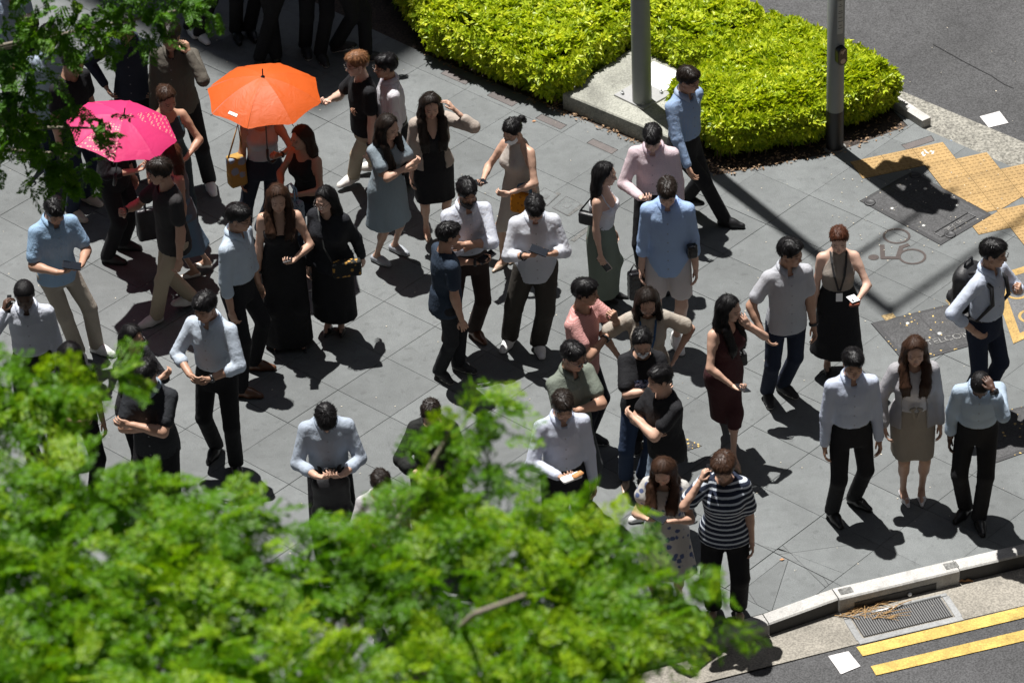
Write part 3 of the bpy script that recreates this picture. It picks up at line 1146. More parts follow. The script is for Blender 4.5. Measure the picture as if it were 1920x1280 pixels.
            tt = np.array([hem, (hem+.44)/2, .44, .50, .545, waist_t, waist_t+.012])
            hx, hy_ = np.interp([.50, .50], B['t'], rx)[0]+.012, np.interp(.50, B['t'], ry)+.012
            RX = np.array([hx*fl, hx*(1+fl)/2, hx*1.0, hx, np.interp(.545, B['t'], rx)+.012, np.interp(waist_t, B['t'], rx)+.008, np.interp(waist_t, B['t'], rx)+.008])
            RY = np.array([hy_*max(fl, .9)*1.05, hy_*(1+fl)/2, hy_, hy_, np.interp(.545, B['t'], ry)+.012, np.interp(waist_t, B['t'], ry)+.008, np.interp(waist_t, B['t'], ry)+.008])
            v.loft(P0, Rm, tt*H-P0[2], RX, RY, np.zeros(7), 0, 0, (bot.get('pleats', 7), bot.get('pamp', .05), .52*H-P0[2], rs.uniform(0, 6)))
            for s in (-1, 1):
                v.cap(J['hip%d' % s], J['knee%d' % s], .082*k*bot.get('slim', 1), .064*k*bot.get('slim', 1), .06)
                v.cap(J['knee%d' % s], J['ank%d' % s], .062*k*bot.get('slim', 1), .056*k*bot.get('slim', 1), .05)
            v.cut((0, 0, -1), (0, 0, z0))
            V, F = v.net()
            garment('skirt', V, F, mat, .0035, .10, 5)
    # ---- shirt, top or dress
    if top:
        mat = m_cloth(top['n'], top['c'], top.get('pat'), top.get('c2'), rough=top.get('rough', .85), placket=top.get('collar', False) and top.get('placket', True), fold=top.get('fold', 1.0), pscale=top.get('ps', 60))
        off = top.get('loose', .012)
        hem = top.get('hem', .595 if sex == 'm' else .61)
        dress = top.get('dress')
        lo2 = np.minimum(lo, [-.3, -.3, 0]); hi2 = np.maximum(hi, [.3, .3, 0])
        zl = hem*H-.05
        if top.get('sleeve', 2.0) > 0:
            zl = min([zl]+[J['elb%d' % s][2]-.09 for s in (-1, 1)]+([J['wri%d' % s][2]-.07 for s in (-1, 1)] if top.get('sleeve', 2.0) > 1 else []))
        v = Vol((lo2[0], lo2[1], max(zl, .0)), (hi2[0], hi2[1], max(N[2]+.06, J['wri-1'][2]+.1, J['wri1'][2]+.1)), .0140)
        torso(v, off)
        hv = hem if not dress else .5
        if hem > .58 and not dress:     # tucked in: blouse out over the belt
            tt = np.array([hem-.004, hem+.02, hem+.06])
            v.loft(P0, Rt, tt*H-P0[2], np.interp(tt, B['t'], rx)+np.array([.014, .019, .014]), np.interp(tt, B['t'], ry)+np.array([.014, .021, .016]), np.interp(tt, B['t'], yc), .02, 0)
        elif not dress:
            tt = np.array([hem, .55, .60])
            v.loft(P0, Rt, tt*H-P0[2], np.array([np.interp(.5, B['t'], rx)+.022+top.get('aline', 0), np.interp(.55, B['t'], rx)+.02, np.interp(.6, B['t'], rx)+.018]), np.array([np.interp(.5, B['t'], ry)+.022+top.get('aline', 0)*.7, np.interp(.55, B['t'], ry)+.02, np.interp(.6, B['t'], ry)+.02]), np.zeros(3), .02, 0)
        if dress:
            tt = np.array([hem, (hem+.50)/2, .50, .545, waist_t])
            hx, hyy = np.interp(.50, B['t'], rx), np.interp(.50, B['t'], ry)
            fl = top.get('flare', 1.3); wl_ = top.get('waist', .02)
            A = (J['ank-1']+J['ank1'])/2
            cx = np.array([A[0]*.6, A[1]*.6, 0]); ax = unit(P0-np.array([cx[0]*(1-hem), cx[1]*(1-hem), 0])); xx = unit(np.cross([0, 1, 0], ax)); Rm = np.stack([xx, np.cross(ax, xx), ax], 1)
            RX = np.array([hx*fl, hx*(1+fl)/2+.01, hx+.018, np.interp(.545, B['t'], rx)+.02, np.interp(waist_t, B['t'], rx)+wl_])
            RY = np.array([hyy*max(fl, 1)*1.05, hyy*(1+fl)/2+.012, hyy+.02, np.interp(.545, B['t'], ry)+.02, np.interp(waist_t, B['t'], ry)+wl_])
            for s in (-1, 1):
                v.cap(J['hip%d' % s], J['knee%d' % s], .088*k, .070*k, .06)
                v.cap(J['knee%d' % s], J['ank%d' % s], .068*k, .058*k, .05)
            v.loft(P0, Rm, tt*H-P0[2], RX, RY, np.zeros(5), .03, 0, (top.get('pleats', 6), top.get('pamp', .05), .56*H-P0[2], rs.uniform(0, 6)))
        if not (hem > .58):
            v.cut((0, 0, -1), (0, 0, hem*H))
        else:
            v.cut((0, 0, -1), (0, 0, (hem-.012)*H))
        sl_ = top.get('sleeve', 2.0)
        cuffs = []
        for s in (-1, 1):
            S, E, W = J['sho%d' % s], J['elb%d' % s], J['wri%d' % s]
            so = top.get('sloose', 1.0)
            if sl_ <= 0:
                continue
            if sl_ <= 1:
                e = S+(E-S)*sl_
                v.cap(S, S+(E-S)*(sl_-.06), r1+.005+.006*so, r1+.002+.016*so, .04)
                q = Vol((0, 0, 0), (1, 1, 1), .5)
                m = .09
                slc = v.sl(e-m, e+m)
                X, Y, Z = v.grid(slc)
            else:
                v.cap(S, E, r1+.007+.004*so, r2+.003+.012*so, .04)
                e = E+(W-E)*min(sl_-1, .96)
                re = r3+(r4-r3)*(sl_-1)
                v.cap(E, e, r3+.014*so, re+.011*so, .015)
                if sl_ < 1.85:
                    d = unit(W-E)
                    v.cap(e-d*.030, e, re+.019*so, re+.019*so, .006)
        # neck opening
        cut = top.get('cut', 'crew')
        if cut in ('crew', 'collar', 'v', 'scoop', 'open'):
            dv = {'crew': .010, 'collar': .0, 'v': .0, 'scoop': .03, 'open': .0}[cut]
            v.cap(tp(0, .004, .828 if cut != 'scoop' else .815), tp(0, -.01, .90), .044*H if cut != 'scoop' else .055*H, .05*H, .008, mode='sub')
            if cut in ('v', 'open', 'collar'):
                dp = {'v': .762, 'open': .775, 'collar': .808}[cut]
                v.cap(tp(0, -.085, dp), tp(0, -.055, .84), .008*H, .032*H, .006, mode='sub')
        elif cut in ('strap', 'cami', 'halter', 'tank'):
            tt_ = {'strap': .745, 'cami': .742, 'halter': .765, 'tank': .80}[cut]
            X, Y, Z = v.grid()
            t = (X-P0[0])*Rt[0, 2]+(Y-P0[1])*Rt[1, 2]+(Z-P0[2])*Rt[2, 2]+P0[2]
            lx = np.abs(X-P0[0])
            if cut == 'tank':
                v.D = np.maximum(v.D, np.minimum(t-tt_*H-.01, 9)*1.0)
                v.D = np.maximum(v.D, np.where(t > .752*H, lx-.074*H, -1))
                v.cap(tp(0, -.04, .84), tp(0, .0, .9), .055*H, .06*H, .01, mode='sub')
            elif cut == 'halter':
                up = np.clip((t/H-.74)/.09, 0, 1)
                v.D = np.maximum(v.D, lx-(.088*(1-up)+.038*up)*H)
                v.D = np.maximum(v.D, t-.845*H)
            elif cut == 'strap':      # V neck on broad straps
                up = np.clip((t/H-.735)/.085, 0, 1)
                v.D = np.maximum(v.D, np.where(t > .735*H, np.maximum(lx-(.088*(1-up)+.062*up)*H, (.004+.040*up)*H-lx), -1))
                v.D = np.maximum(v.D, t-.835*H)
            else:
                v.D = np.maximum(v.D, np.where(t > tt_*H, np.maximum(lx-.058*H, .049*H-lx), -1))
                v.D = np.maximum(v.D, t-.83*H)
        V, F = v.net()
        nm = 'dress' if dress else top.get('name', 'shirt')
        garment(nm, V, F, mat, top.get('amp', .0078), top.get('wl', .080), 0)
        if top.get('collar'):
            cm = mat if not top.get('ccol') else m_cloth(top['n']+'_collar', top['ccol'], fold=.3)
            ring = []
            nn = 22
            for i in range(nn+1):
                a = -math.pi*.5+R(16)+(2*math.pi-R(32))*i/nn
                ca, sa = math.cos(a), math.sin(a)
                fr = abs(i/nn-.5)*2           # 1 at the front ends
                br = .041*H if sex == 'm' else .036*H
                zin = .836-.012*fr**3
                up = (.874-.020*fr**2)
                pin = tp(ca*br/H, .006+sa*br*1.02/H, zin)
                ptop = tp(ca*(br+.001)/H, .006+sa*(br+.001)/H, up)
                drop = .022+.020*max(0, fr-.70)/.30
                pout = tp(ca*(br+.020+.010*fr)/H, .006+sa*(br+.020+.018*fr)/H, up-drop)
                ring.append((pin, ptop, pout, (pout*.97+ptop*.03)-np.array([0, 0, .004])))
            cv = np.array(ring).reshape(-1, 3)
            cf = [(i*4+j, i*4+j+1, (i+1)*4+j+1, (i+1)*4+j) for i in range(nn) for j in range(3)]
            cme = mesh_np('collar', cv, np.array(cf), True, {'tc': ('FLOAT_VECTOR', np.full((len(cv), 3), 5.0))})
            link('collar', cme, cm, ob)
        if top.get('over'):            # an open cardigan over the top
            ov = top['over']
            v = Vol((lo2[0], lo2[1], min(ov['hem']*H-.03, J['wri-1'][2]-.06, J['wri1'][2]-.06)), (hi2[0], hi2[1], max(N[2]+.06, J['wri-1'][2]+.1, J['wri1'][2]+.1)), .0150)
            torso(v, off+.014)
            tt = np.array([ov['hem'], .55, .60])
            v.loft(P0, Rt, tt*H-P0[2], np.interp([.5, .55, .6], B['t'], rx)+.034, np.interp([.5, .55, .6], B['t'], ry)+.034, np.zeros(3), .03, 0)
            for s in (-1, 1):
                S, E, W = J['sho%d' % s], J['elb%d' % s], J['wri%d' % s]
                v.cap(S, E, r1+.024, r2+.026, .03); e = E+(W-E)*ov.get('sleeve', .85); v.cap(E, e, r3+.024, r4+.024, .015)
            X, Y, Z = v.grid()
            q = np.stack(np.broadcast_arrays(X-P0[0], Y-P0[1], Z-P0[2]), -1)@Rt
            gap = .055*H+.03*np.maximum(0, .72*H-P0[2]-q[..., 2])
            v.D = np.maximum(v.D, np.where((q[..., 1] < .0) & (np.abs(q[..., 0]) < .12), gap-np.abs(q[..., 0]), -1))
            v.cap(tp(0, .0, .82), tp(0, -.02, .9), .05*H, .06*H, .008, mode='sub')
            X, Y, Z = v.grid(); v.D = np.maximum(v.D, np.where(np.abs(X) < .155*H*.88, ov['hem']*H-Z, -1))
            V, F = v.net()
            garment('cardigan', V, F, m_cloth(ov['n'], ov['c'], fold=1.0), .006, .06, 9)
    # ---- shoes
    if shoes:
        sk, scol, ssole = shoes
        geom = {'heel': 'pump', 'sandal': 'pump'}.get(sk, sk)
        for s in (-1, 1):
            A, ang, lift = J['foot%d' % s]; an = J['ank%d' % s]
            V, F, so = SHOES[geom]
            sc = H/1.7*(1.0 if sex == 'm' else .93)
            fm = rotz(ang)@rotx(-lift*0.7)
            W = (V*sc-np.array([0, 0, .048*H]))@fm.T+an
            if lift:
                W[:, 2] -= min(0, W[:, 2].min()-0.002) if W[:, 2].min() < 0.002 else 0
            mp = [m_plain('shoe_%s_%s' % (sk, '_'.join('%d' % int(c*200) for c in scol)), scol, .35 if sk in ('dress', 'pump', 'heel') else .6, var=.15, bmp=.002)]
            me = mesh_np('shoe', W, F)
            me.materials.append(mp[0])
            if ssole is not None:
                me.materials.append(m_plain('sole_%s' % '_'.join('%d' % int(c*200) for c in ssole), ssole, .6))
                fi = (so[F].mean(1) > .5).astype(np.int32)
                me.polygons.foreach_set('material_index', fi)
            link('shoe', me, None, ob)
    # ---- hair
    if hair:
        grow_hair(ob, hair[0], HAIRS[hair[1]], hair[1], HC, Rh, hs*fw, hs, N, Rt, H, sd, sex, tp)
    # ---- things worn on the face, wrist and neck
    def on_head(p):
        return Rh@(np.array(p)*hs)+HC
    if 'mask_white' in extra or 'mask_black' in extra or 'mask_blue' in extra:
        mV, mF = mask_mesh(sex)
        c = (.75, .76, .78) if 'mask_white' in extra else (.012, .012, .014) if 'mask_black' in extra else (.62, .68, .74)
        link('face_mask', mesh_np('face_mask', (mV*hs)@Rh.T+HC, mF), m_plain('mask_%d' % int(c[0]*100), c, .8), ob)
    if 'glasses' in extra or 'sunglasses' in extra:
        b = MB()
        for s in (-1, 1):
            ring = [on_head((s*.032+.021*math.cos(a), -.112+.006*abs(math.cos(a)), .001+.0165*math.sin(a))) for a in np.linspace(0, 2*math.pi, 13)]
            b.tube(ring, .0022, 5, False)
            b.tube([on_head((s*.053, -.106, .005)), on_head((s*.073, -.05, .006)), on_head((s*.078, .012, .004))], .0018, 5)
        b.tube([on_head((-.011, -.113, .003)), on_head((.011, -.113, .003))], .0018, 5)
        gl = b.build('glasses', m_plain('spectacle_frame', (.03, .028, .03) if 'sunglasses' in extra else (.12, .11, .11), .25, .4), ob, True)
        b2 = MB()
        for s in (-1, 1):
            pts = [on_head((s*.032+.020*math.cos(a), -.111+.005*abs(math.cos(a)), .001+.0155*math.sin(a))) for a in np.linspace(0, 2*math.pi, 12, endpoint=False)]
            c0 = on_head((s*.032, -.113, .001))
            b2.add([c0]+pts, [(0, 1+i, 1+(i+1) % 12) for i in range(12)])
        if 'sunglasses' in extra:
            b2.build('lens', m_plain('dark_lens', (.012, .012, .014), .08), gl, True)
    for w in extra:
        if w in ('watchL', 'watchR'):
            s = 1 if w == 'watchL' else -1
            E, W = J['elb%d' % s], J['wri%d' % s]
            d = unit(W-E); fm = frame(np.cross(d, [.3, .2, .9]), d)
            c = E+(W-E)*.93
            b = MB().lathe(c, [(r4+.004, -.012), (r4+.008, -.010), (r4+.008, .010), (r4+.004, .012)], 14, fm)
            dv = J['hand%d' % s][0][:, 2]
            wt = b.build('watch', m_plain('watch_strap', (.012, .012, .014), .4), ob, True)
            fz = frame(np.cross(dv, d), dv)
            MB().lathe(c+dv*(r4+.006), [(.0, .006), (.014, .006), (.0165, .003), (.0165, -.004)], 14, fz).build('watch_face', m_plain('watch_case', (.05, .05, .055), .2, .6), wt, True)
        if w == 'lanyard' or w == 'lanyard_blue':
            c = (.012, .012, .013) if w == 'lanyard' else (.03, .09, .2)
            b = MB(); bx = mods.get('front', .098 if sex == 'm' else .094)
            for s in (-1, 1):
                pts = [tp(s*.030, .035, .845), tp(s*.042, -.01, .838), tp(s*.038, -.055, .80), tp(s*.026, -bx, .735), tp(s*.004, -bx-.006, .645)]
                for a_, b_ in zip(pts[:-1], pts[1:]):
                    wv = np.array([.009, 0, 0]); nv = np.array([0, -.004, 0])
                    b.add([a_-wv+nv, a_+wv+nv, b_+wv+nv, b_-wv+nv, a_-wv, a_+wv, b_+wv, b_-wv], [(0, 1, 2, 3), (7, 6, 5, 4), (0, 4, 5, 1), (2, 6, 7, 3), (1, 5, 6, 2), (3, 7, 4, 0)])
            ly = b.build('lanyard', m_plain('lanyard_%d' % int(c[2]*100), c, .7), ob)
            MB().box(tp(0, -bx-.010, .605), (.055, .006, .085), Rt, .002).build('id_card', m_plain('id_card', (.75, .76, .78), .4), ly)
    info = dict(ob=ob, J=J, root=root, yaw=yawr, H=H, tp=tp, HC=HC, Rh=Rh, hs=hs, B=B)
    PEOPLE.append(info)
    return info


def grow_hair(ob, style, col, cname, HC, Rh, sx, hs, N, Rt, H, sd, sex, tp):
    rs = np.random.RandomState(sd+77)
    long_ = style in ('long', 'longwave', 'longfront', 'longback', 'bob', 'mid')
    drop = {'long': .40, 'longwave': .40, 'longfront': .29, 'longback': .38, 'bob': .17, 'mid': .26}.get(style, 0)
    lo = HC-np.array([.22, .22, .17+drop*1.25]); hi = HC+np.array([.22, .24, .19])
    v = Vol(lo, hi, .0112)
    def hp(p):
        return Rh@(np.array(p)*np.array([sx, hs, hs]))+HC
    s_ = np.array([sx, hs, hs])
    v.ell(hp((0, .020, .038)), np.array([.084, .105, .088])*s_, 0, Rh)
    if style in ('short', 'spiky', 'side', 'puffy', 'curly'):
        q = 1.0 if style != 'puffy' else 1.35
        v.ell(hp((rs.uniform(-.012, .012), -.012, .078)), np.array([.070*q, .086, .052])*s_, .03, Rh)
        v.ell(hp((0, .045, .03)), np.array([.084, .085, .088])*s_, .02, Rh)
        if style == 'puffy':
            v.ell(hp((0, .03, .03)), np.array([.098, .105, .085])*s_, .02, Rh)
            v.ell(hp((0, -.06, .06)), np.array([.070, .045, .04])*s_, .02, Rh)
    if style in ('tied', 'bun', 'pony') or long_:
        v.ell(hp((0, .02, .03)), np.array([.083, .100, .088])*s_, .01, Rh)
    # clear the face
    X, Y, Z = v.grid()
    q = np.stack(np.broadcast_arrays(X-HC[0], Y-HC[1], Z-HC[2]), -1)@Rh
    qx, qy, qz = q[..., 0]/sx, q[..., 1]/hs, q[..., 2]/hs
    if style == 'buzz':
        f = .80*qy+.60*qz+.004
    elif style in ('puffy',):
        f = .86*qy+.50*qz+.050
    elif long_ or style in ('tied', 'bun', 'pony'):
        f = .86*qy+.50*qz+.014+(.014 if style == 'pony' else 0)
    else:
        f = .86*qy+.50*qz+.040+.008*np.sin(qx*40+sd)
    part = np.clip(1-np.abs(qx-.006)/.058, 0, 1)
    if long_:
        f = f-.022*part
    v.D = np.maximum(v.D, -f*hs)
    if not long_:
        v.D = np.maximum(v.D, (-.070-qz)*hs+np.where(qy < .03, (.03-qy)*.62, 0))
        for s in (-1, 1):
            v.ell(hp((s*.084, .004, -.014)), (.02, .022, .030), .004, Rh, mode='sub')
    if style == 'pony':
        a = hp((0, .105, .02)); v.cap(a, a+Rh@np.array([0, .05, -.02]), .022, .03, .01); v.cap(a+Rh@np.array([0, .05, -.02]), a+Rh@np.array([0, .075, -.10]), .03, .012, .01)
    if style == 'bun':
        v.ell(hp((0, .112, .035)), (.040, .036, .040), .01)
    if long_:
        back = unit(np.array([Rh[0, 1], Rh[1, 1], 0.0])); lat = unit(np.array([Rh[0, 0], Rh[1, 0], 0.0]))
        dz = np.array([0, 0, -1.0])
        for i in range(9):      # locks falling behind
            u = (i-4)/4.0
            p0 = hp((.066*u, .085-.03*u*u, .0))
            p1 = HC+lat*(.082*u)+back*(.085-.02*u*u)+dz*.13
            p2 = HC+lat*((.10 if drop > .3 else .09)*u)+back*(.10-.03*u*u)+dz*(.13+drop*.55)
            p3 = HC+lat*(.09*u+rs.uniform(-.015, .015))+back*(.095-.03*u*u+rs.uniform(-.01, .01))+dz*(.12+drop*rs.uniform(.82, 1.0))
            v.cap(p0, p1, .036, .036, .03)
            if drop > .2:
                v.cap(p1, p2, .036, .031, .03); v.cap(p2, p3, .031, .012, .025)
        for s in (-1, 1):       # and beside the face
            if style == 'longback':
                v.cap(hp((s*.066, .02, .03)), hp((s*.078, .035, -.06)), .024, .024, .025); continue
            p0 = hp((s*.064, .008, .03)); p1 = hp((s*.080, -.004, -.045)); p2 = HC+lat*s*.092-back*.015+dz*(.15)
            v.cap(p0, p1, .026, .025, .025); v.cap(p1, p2, .025, .027, .03)
            if style in ('long', 'longwave', 'longfront'):
                ff = .075 if style != 'long' else .05
                p3 = HC+lat*s*.080-back*(ff+.015)+dz*(.15+drop*.45); p4 = HC+lat*s*(.070+rs.uniform(-.02, .02))-back*(ff+.02)+dz*(.10+drop*rs.uniform(.75, 1.0))
                for o in (-.022, 0, .022):
                    v.cap(p2+lat*o*.6, p3+lat*o, .025, .025, .03); v.cap(p3+lat*o, p4+lat*o*1.3-back*abs(o)*.3, .025, .010, .02)
        # parting lets the face show again
        fx = (np.abs(qx) < .066-.25*np.maximum(qz, 0)) & (qy < -.026) & (qz < .066+.020*part) & (qz > -.13)
        v.D = np.where(fx, np.maximum(v.D, .004), v.D)
    V, F = v.net()
    if len(V) == 0:
        return
    V = relax(V, F, 1, .4)
    Nn = vnormals(V, F)
    L = (V-HC)@Rh
    phi = np.arctan2(L[:, 0], L[:, 1]+.02)
    if long_:
        st = np.stack([phi*26, L[:, 2]*7+3*np.sin(phi*3+L[:, 2]*14), np.full(len(V), sd*.1)], 1)
        fade = np.clip((.09-L[:, 2])/.10, .15, 1)
        amp = fade*(.0020*np.sin(phi*19+3*np.sin(L[:, 2]*(20 if style == 'longwave' else 9)+sd))+.0014*np.sin(phi*37+2*np.sin(L[:, 2]*13)+sd))
        if style == 'longwave':
            amp += fade*.006*np.sin(L[:, 2]*55+2*np.sin(phi*3+sd))
    elif style in ('curly', 'buzz'):
        st = L*(90 if style == 'curly' else 170)
        amp = (.006 if style == 'curly' else .002)*np.sin(L[:, 0]*190)*np.sin(L[:, 1]*180)*np.sin(L[:, 2]*200)
    else:
        sw = L[:, 0]*90+18*L[:, 1]+rs.uniform(-1, 1)*40*L[:, 2]
        st = np.stack([sw*.55, L[:, 1]*22, L[:, 2]*22+sd], 1)
        amp = (.0024 if style != 'spiky' else .005)*np.sin(sw*1.6+2.5*np.sin(L[:, 1]*38+sd))+.0016*np.sin(L[:, 1]*95+L[:, 0]*60+sd)
    V = V+Nn*amp[:, None]
    # loose strands lying over the mass and breaking its edge
    ns = {'buzz': 60, 'curly': 260}.get(style, 620 if long_ else 560)
    ix = rs.randint(0, len(V), ns)
    p, nn = V[ix], Nn[ix]
    lp = L[ix]
    if long_:
        fl = np.array([0, 0, -1.0])+.35*(lp/(np.linalg.norm(lp, axis=1)[:, None]+1e-6))@Rh.T
    else:
        crown = np.array([.012, .045, .12]); fl = lp-crown
        fl[:, 1] -= .03*(lp[:, 1] < 0); fl = fl@Rh.T
    fl = fl+rs.normal(0, .25 if style != 'curly' else .8, fl.shape)*np.linalg.norm(fl, axis=1)[:, None]
    t = fl-nn*(fl*nn).sum(1)[:, None]; t /= np.linalg.norm(t, axis=1)[:, None]+1e-9
    w = np.cross(nn, t); ln = (rs.uniform(.018, .045, ns) if not long_ else rs.uniform(.04, .11, ns))[:, None]
    if style == 'buzz':
        ln = ln*.3
    wd = rs.uniform(.0012, .0026, ns)[:, None]; lift = (np.abs(rs.normal(0, .0062, ns))+.001)[:, None]
    a_, b_, c_ = p-t*ln*.45-w*wd-nn*.002, p-t*ln*.45+w*wd-nn*.002, p+t*ln*.55+nn*lift
    m_ = p+nn*(lift*.6+.001)
    SV = np.stack([a_, b_, m_+w*wd, m_-w*wd, c_], 1).reshape(-1, 3)
    k0 = len(V)+np.arange(ns)*5
    VV = np.concatenate([V, SV]); ST = np.concatenate([st, np.repeat(st[ix]+rs.normal(0, 2, (ns, 3)), 5, 0)])
    F4 = np.concatenate([F, np.stack([k0, k0+1, k0+2, k0+3], 1)]); F3 = np.stack([k0+3, k0+2, k0+4], 1)
    link('hair', mesh_np('hair', VV, [F4, F3], True, {'strand': ('FLOAT_VECTOR', ST)}), m_hair(cname, col), ob)


# ------------------------------------------------------------------ things carried
def hand_frame(P, s):
    """world place and frame of a person's hand"""
    Fm, W, hp = P['J']['hand%d' % s]
    Rz = rotz(P['yaw'])
    pos = Rz@W+P['root']
    return pos, Rz@Fm


def mat4(Rm, p):
    M = Matrix.Identity(4)
    for i in range(3):
        for j in range(3):
            M[i][j] = float(Rm[i][j])
        M[i][3] = float(p[i])
    return M


def phone(P, s, label, back=(.012, .012, .014), flip=False, off=(.085, .0, -.032), size=(.072, .148, .009), roll=0.0, lens=False):
    pos, Fm = hand_frame(P, s)
    n = Fm[:, 2]*(-1)           # out of the palm
    yv = unit(Fm[:, 0]*.9+Fm[:, 1]*(.45 if s == -1 else -.45))
    xv = np.cross(yv, n); xv = unit(xv); yv = np.cross(n, xv)
    Rm = np.stack([xv, yv, n], 1)@rotz(R(roll))
    if flip:
        Rm = Rm@roty(math.pi)
    c = pos+Fm[:, 0]*off[0]+Fm[:, 1]*off[1]+Fm[:, 2]*off[2]
    ob = empty('phone', (0, 0, 0)); ob.matrix_world = mat4(Rm, c)
    tag(ob, label, 'phone')
    w, h, t = size
    MB().box((0, 0, 0), (w, h, t), None, .003).build('phone_case', m_plain('phone_case_%d_%d' % (int(back[0]*99), int(back[2]*99)), back, .35), ob)
    MB().box((0, 0, t/2+.0006), (w*.92, h*.95, .0012)).build('screen', m_plain('phone_glass', (.012, .014, .018), .08), ob)
    if lens:
        b = MB()
        for i in range(2):
            b.lathe((-w*.25, h*.38-.022*i, -t/2-.001), [(.0, -.002), (.008, -.002), (.009, .001)], 12)
        b.build('camera_lens', m_plain('lens_glass', (.01, .01, .012), .1), ob)
    return ob


def phone_both(P, label, back=(.012, .012, .014)):
    """a phone cradled in both hands, its screen turned up to the face"""
    a, fa = hand_frame(P, -1); b, fb = hand_frame(P, 1)
    c = (a+fa[:, 0]*.10+b+fb[:, 0]*.10)/2+np.array([0, 0, .052])
    Rz = rotz(P['yaw'])
    ob = empty('phone', (0, 0, 0)); ob.matrix_world = mat4(Rz@rotx(R(28))@rotz(R(62)), c)
    tag(ob, label, 'phone')
    MB().box((0, 0, 0), (.076, .155, .009), None, .003).build('phone_case', m_plain('phone_case_b', back, .35), ob)
    MB().box((0, 0, .0051), (.070, .147, .0012)).build('screen', m_plain('phone_glass', (.012, .014, .018), .08), ob)
    return ob


def local(P, x, y, z):
    """a place near a person: x to the side, y forward, z up, in metres"""
    return rotz(P['yaw'])@np.array([x, -y, z])+P['root']


def bag(P, label, pos, size, col, name='handbag', rz=0.0, strap=None, strap_col=None, pat=None, col2=None, round_=.02, flap=False, sag=0.0, handles=None, cat='bag', rough=.6, ps=40):
    """a bag at a place given from its owner, with its strap or handles"""
    c = local(P, *pos); yaw = P['yaw']+R(rz)
    ob = empty(name, c-np.array([0, 0, size[2]/2]), yaw)
    tag(ob, label, cat)
    w, d, h = size
    key = name+'_'+'_'.join('%d' % int(x*300) for x in col)
    if pat:
        mat = m_cloth(key, col, pat, col2, pscale=ps, fold=.4)
    else:
        mat = m_plain(key, col, rough, var=.2, bmp=.004, scale=22)
    v = Vol((-w/2-.05, -d/2-.05, -.02), (w/2+.05, d/2+.05, h+.05), .011)
    X, Y, Z = v.grid()
    tz = np.clip(Z/h, 0, 1)
    ww = w/2*(1-sag*tz); dd = d/2*(1-.55*tz*(1 if handles else .25))
    r = round_
    qx = np.abs(X)-(ww-r); qy = np.abs(Y)-(dd-r*.6); qz = np.abs(Z-h/2)-(h/2-r)
    dd_ = np.sqrt(np.maximum(qx, 0)**2+np.maximum(qy, 0)**2+np.maximum(qz, 0)**2)+np.minimum(np.maximum(np.maximum(qx, qy), qz), 0)-r
    v.D = dd_.astype(np.float32)
    V, F = v.net(); Nn = vnormals(V, F)
    V = V+Nn*(folds(V, int(w*1000)+int(h*777), .09)*.008)[:, None]
    link('bag_body', mesh_np('bag_body', V, F, True, {'tc': ('FLOAT_VECTOR', V)}), mat, ob)
    sc = strap_col or col
    sm = m_plain('strap_'+'_'.join('%d' % int(x*300) for x in sc), sc, .6)
    inv = rotz(-yaw)
    if handles:
        b = MB()
        for s in (-1, 1):
            hh = handles
            b.tube([(-w*.25, s*d*.18, h*.98), (-w*.22, s*d*.12, h+hh*.7), (0, s*d*.04, h+hh), (w*.22, s*d*.12, h+hh*.7), (w*.25, s*d*.18, h*.98)], .0075, 6)
        b.build('handle', sm, ob, True)
    if strap:
        pts = []
        for q in strap:
            if isinstance(q, str):
                pts.append(np.array([-w*.46 if q == 'a' else w*.46, 0, h*.93]))
            else:
                pts.append(inv@(local(P, *q)-(c-np.array([0, 0, h/2]))))
        fine = []
        for a, b_ in zip(pts[:-1], pts[1:]):
            for t in (0, .5):
                fine.append(a+(b_-a)*t)
        fine.append(pts[-1])
        MB().tube(fine, .0075, 6).build('strap', sm, ob, True)
    if flap:
        MB().box((0, -d/2-.001, h*.72), (w*.92, .010, h*.5), None, .004).build('flap', mat, ob)
    return ob
# ================================================================== THE SETTING
GRID = R(46.7)                          # the paving runs along this bearing
GA = np.array([math.cos(GRID), math.sin(GRID)]); GB = np.array([-math.sin(GRID), math.cos(GRID)])
TILE = 0.603
ORG = at(1517, 366)[:2]

M_ASPH = m_stone('asphalt', (.060, .060, .062), .48, 70, .38, .85, 0.0, 0.55, .004)
M_GUT = m_stone('gutter_concrete', (.255, .235, .20), .28, 60, .3, .9, 0.0, 1.4, .003)
M_GUT2 = m_stone('gutter_aggregate', (.235, .225, .195), .5, 45, .25, .9, 0.0, 1.4, .004)
M_TILE = m_stone('granite_paving', (.122, .131, .132), .20, 120, .30, .7, .22, .8, .001)
M_JOINT = m_stone('paving_joint', (.098, .100, .100), .3, 90, .2, .9, 0.0)
M_BROWN = m_stone('brown_paver', (.115, .10, .096), .22, 110, .2, .8, .15)
M_KERB = m_stone('kerb_concrete', (.44, .43, .41), .16, 80, .32, .8, .1, 2.5)
M_KDARK = m_plain('kerb_black_paint', (.02, .02, .022), .6, bmp=.003)
M_SOIL = m_stone('soil', (.045, .032, .024), .6, 40, .3, .95, 0.0, 2.0, .01)
M_PLINTH = m_stone('plinth_concrete', (.30, .30, .26), .24, 60, .42, .85, 0.0, 2.2, .003)
M_STEEL = m_plain('galvanised_steel', (.36, .37, .37), .45, .7, var=.2, scale=14)
M_POLE = m_plain('pole_grey_paint', (.21, .225, .22), .45, var=.1, scale=10)
M_BLACK = m_plain('black_paint', (.014, .014, .015), .5)
M_YELLOW = m_stone('yellow_road_paint', (.54, .37, .09), .22, 60, .42, .8, 0.0, 5.0)
M_WHITE = m_stone('white_road_paint', (.62, .60, .60), .14, 60, .34, .8, 0.0, 6.0)
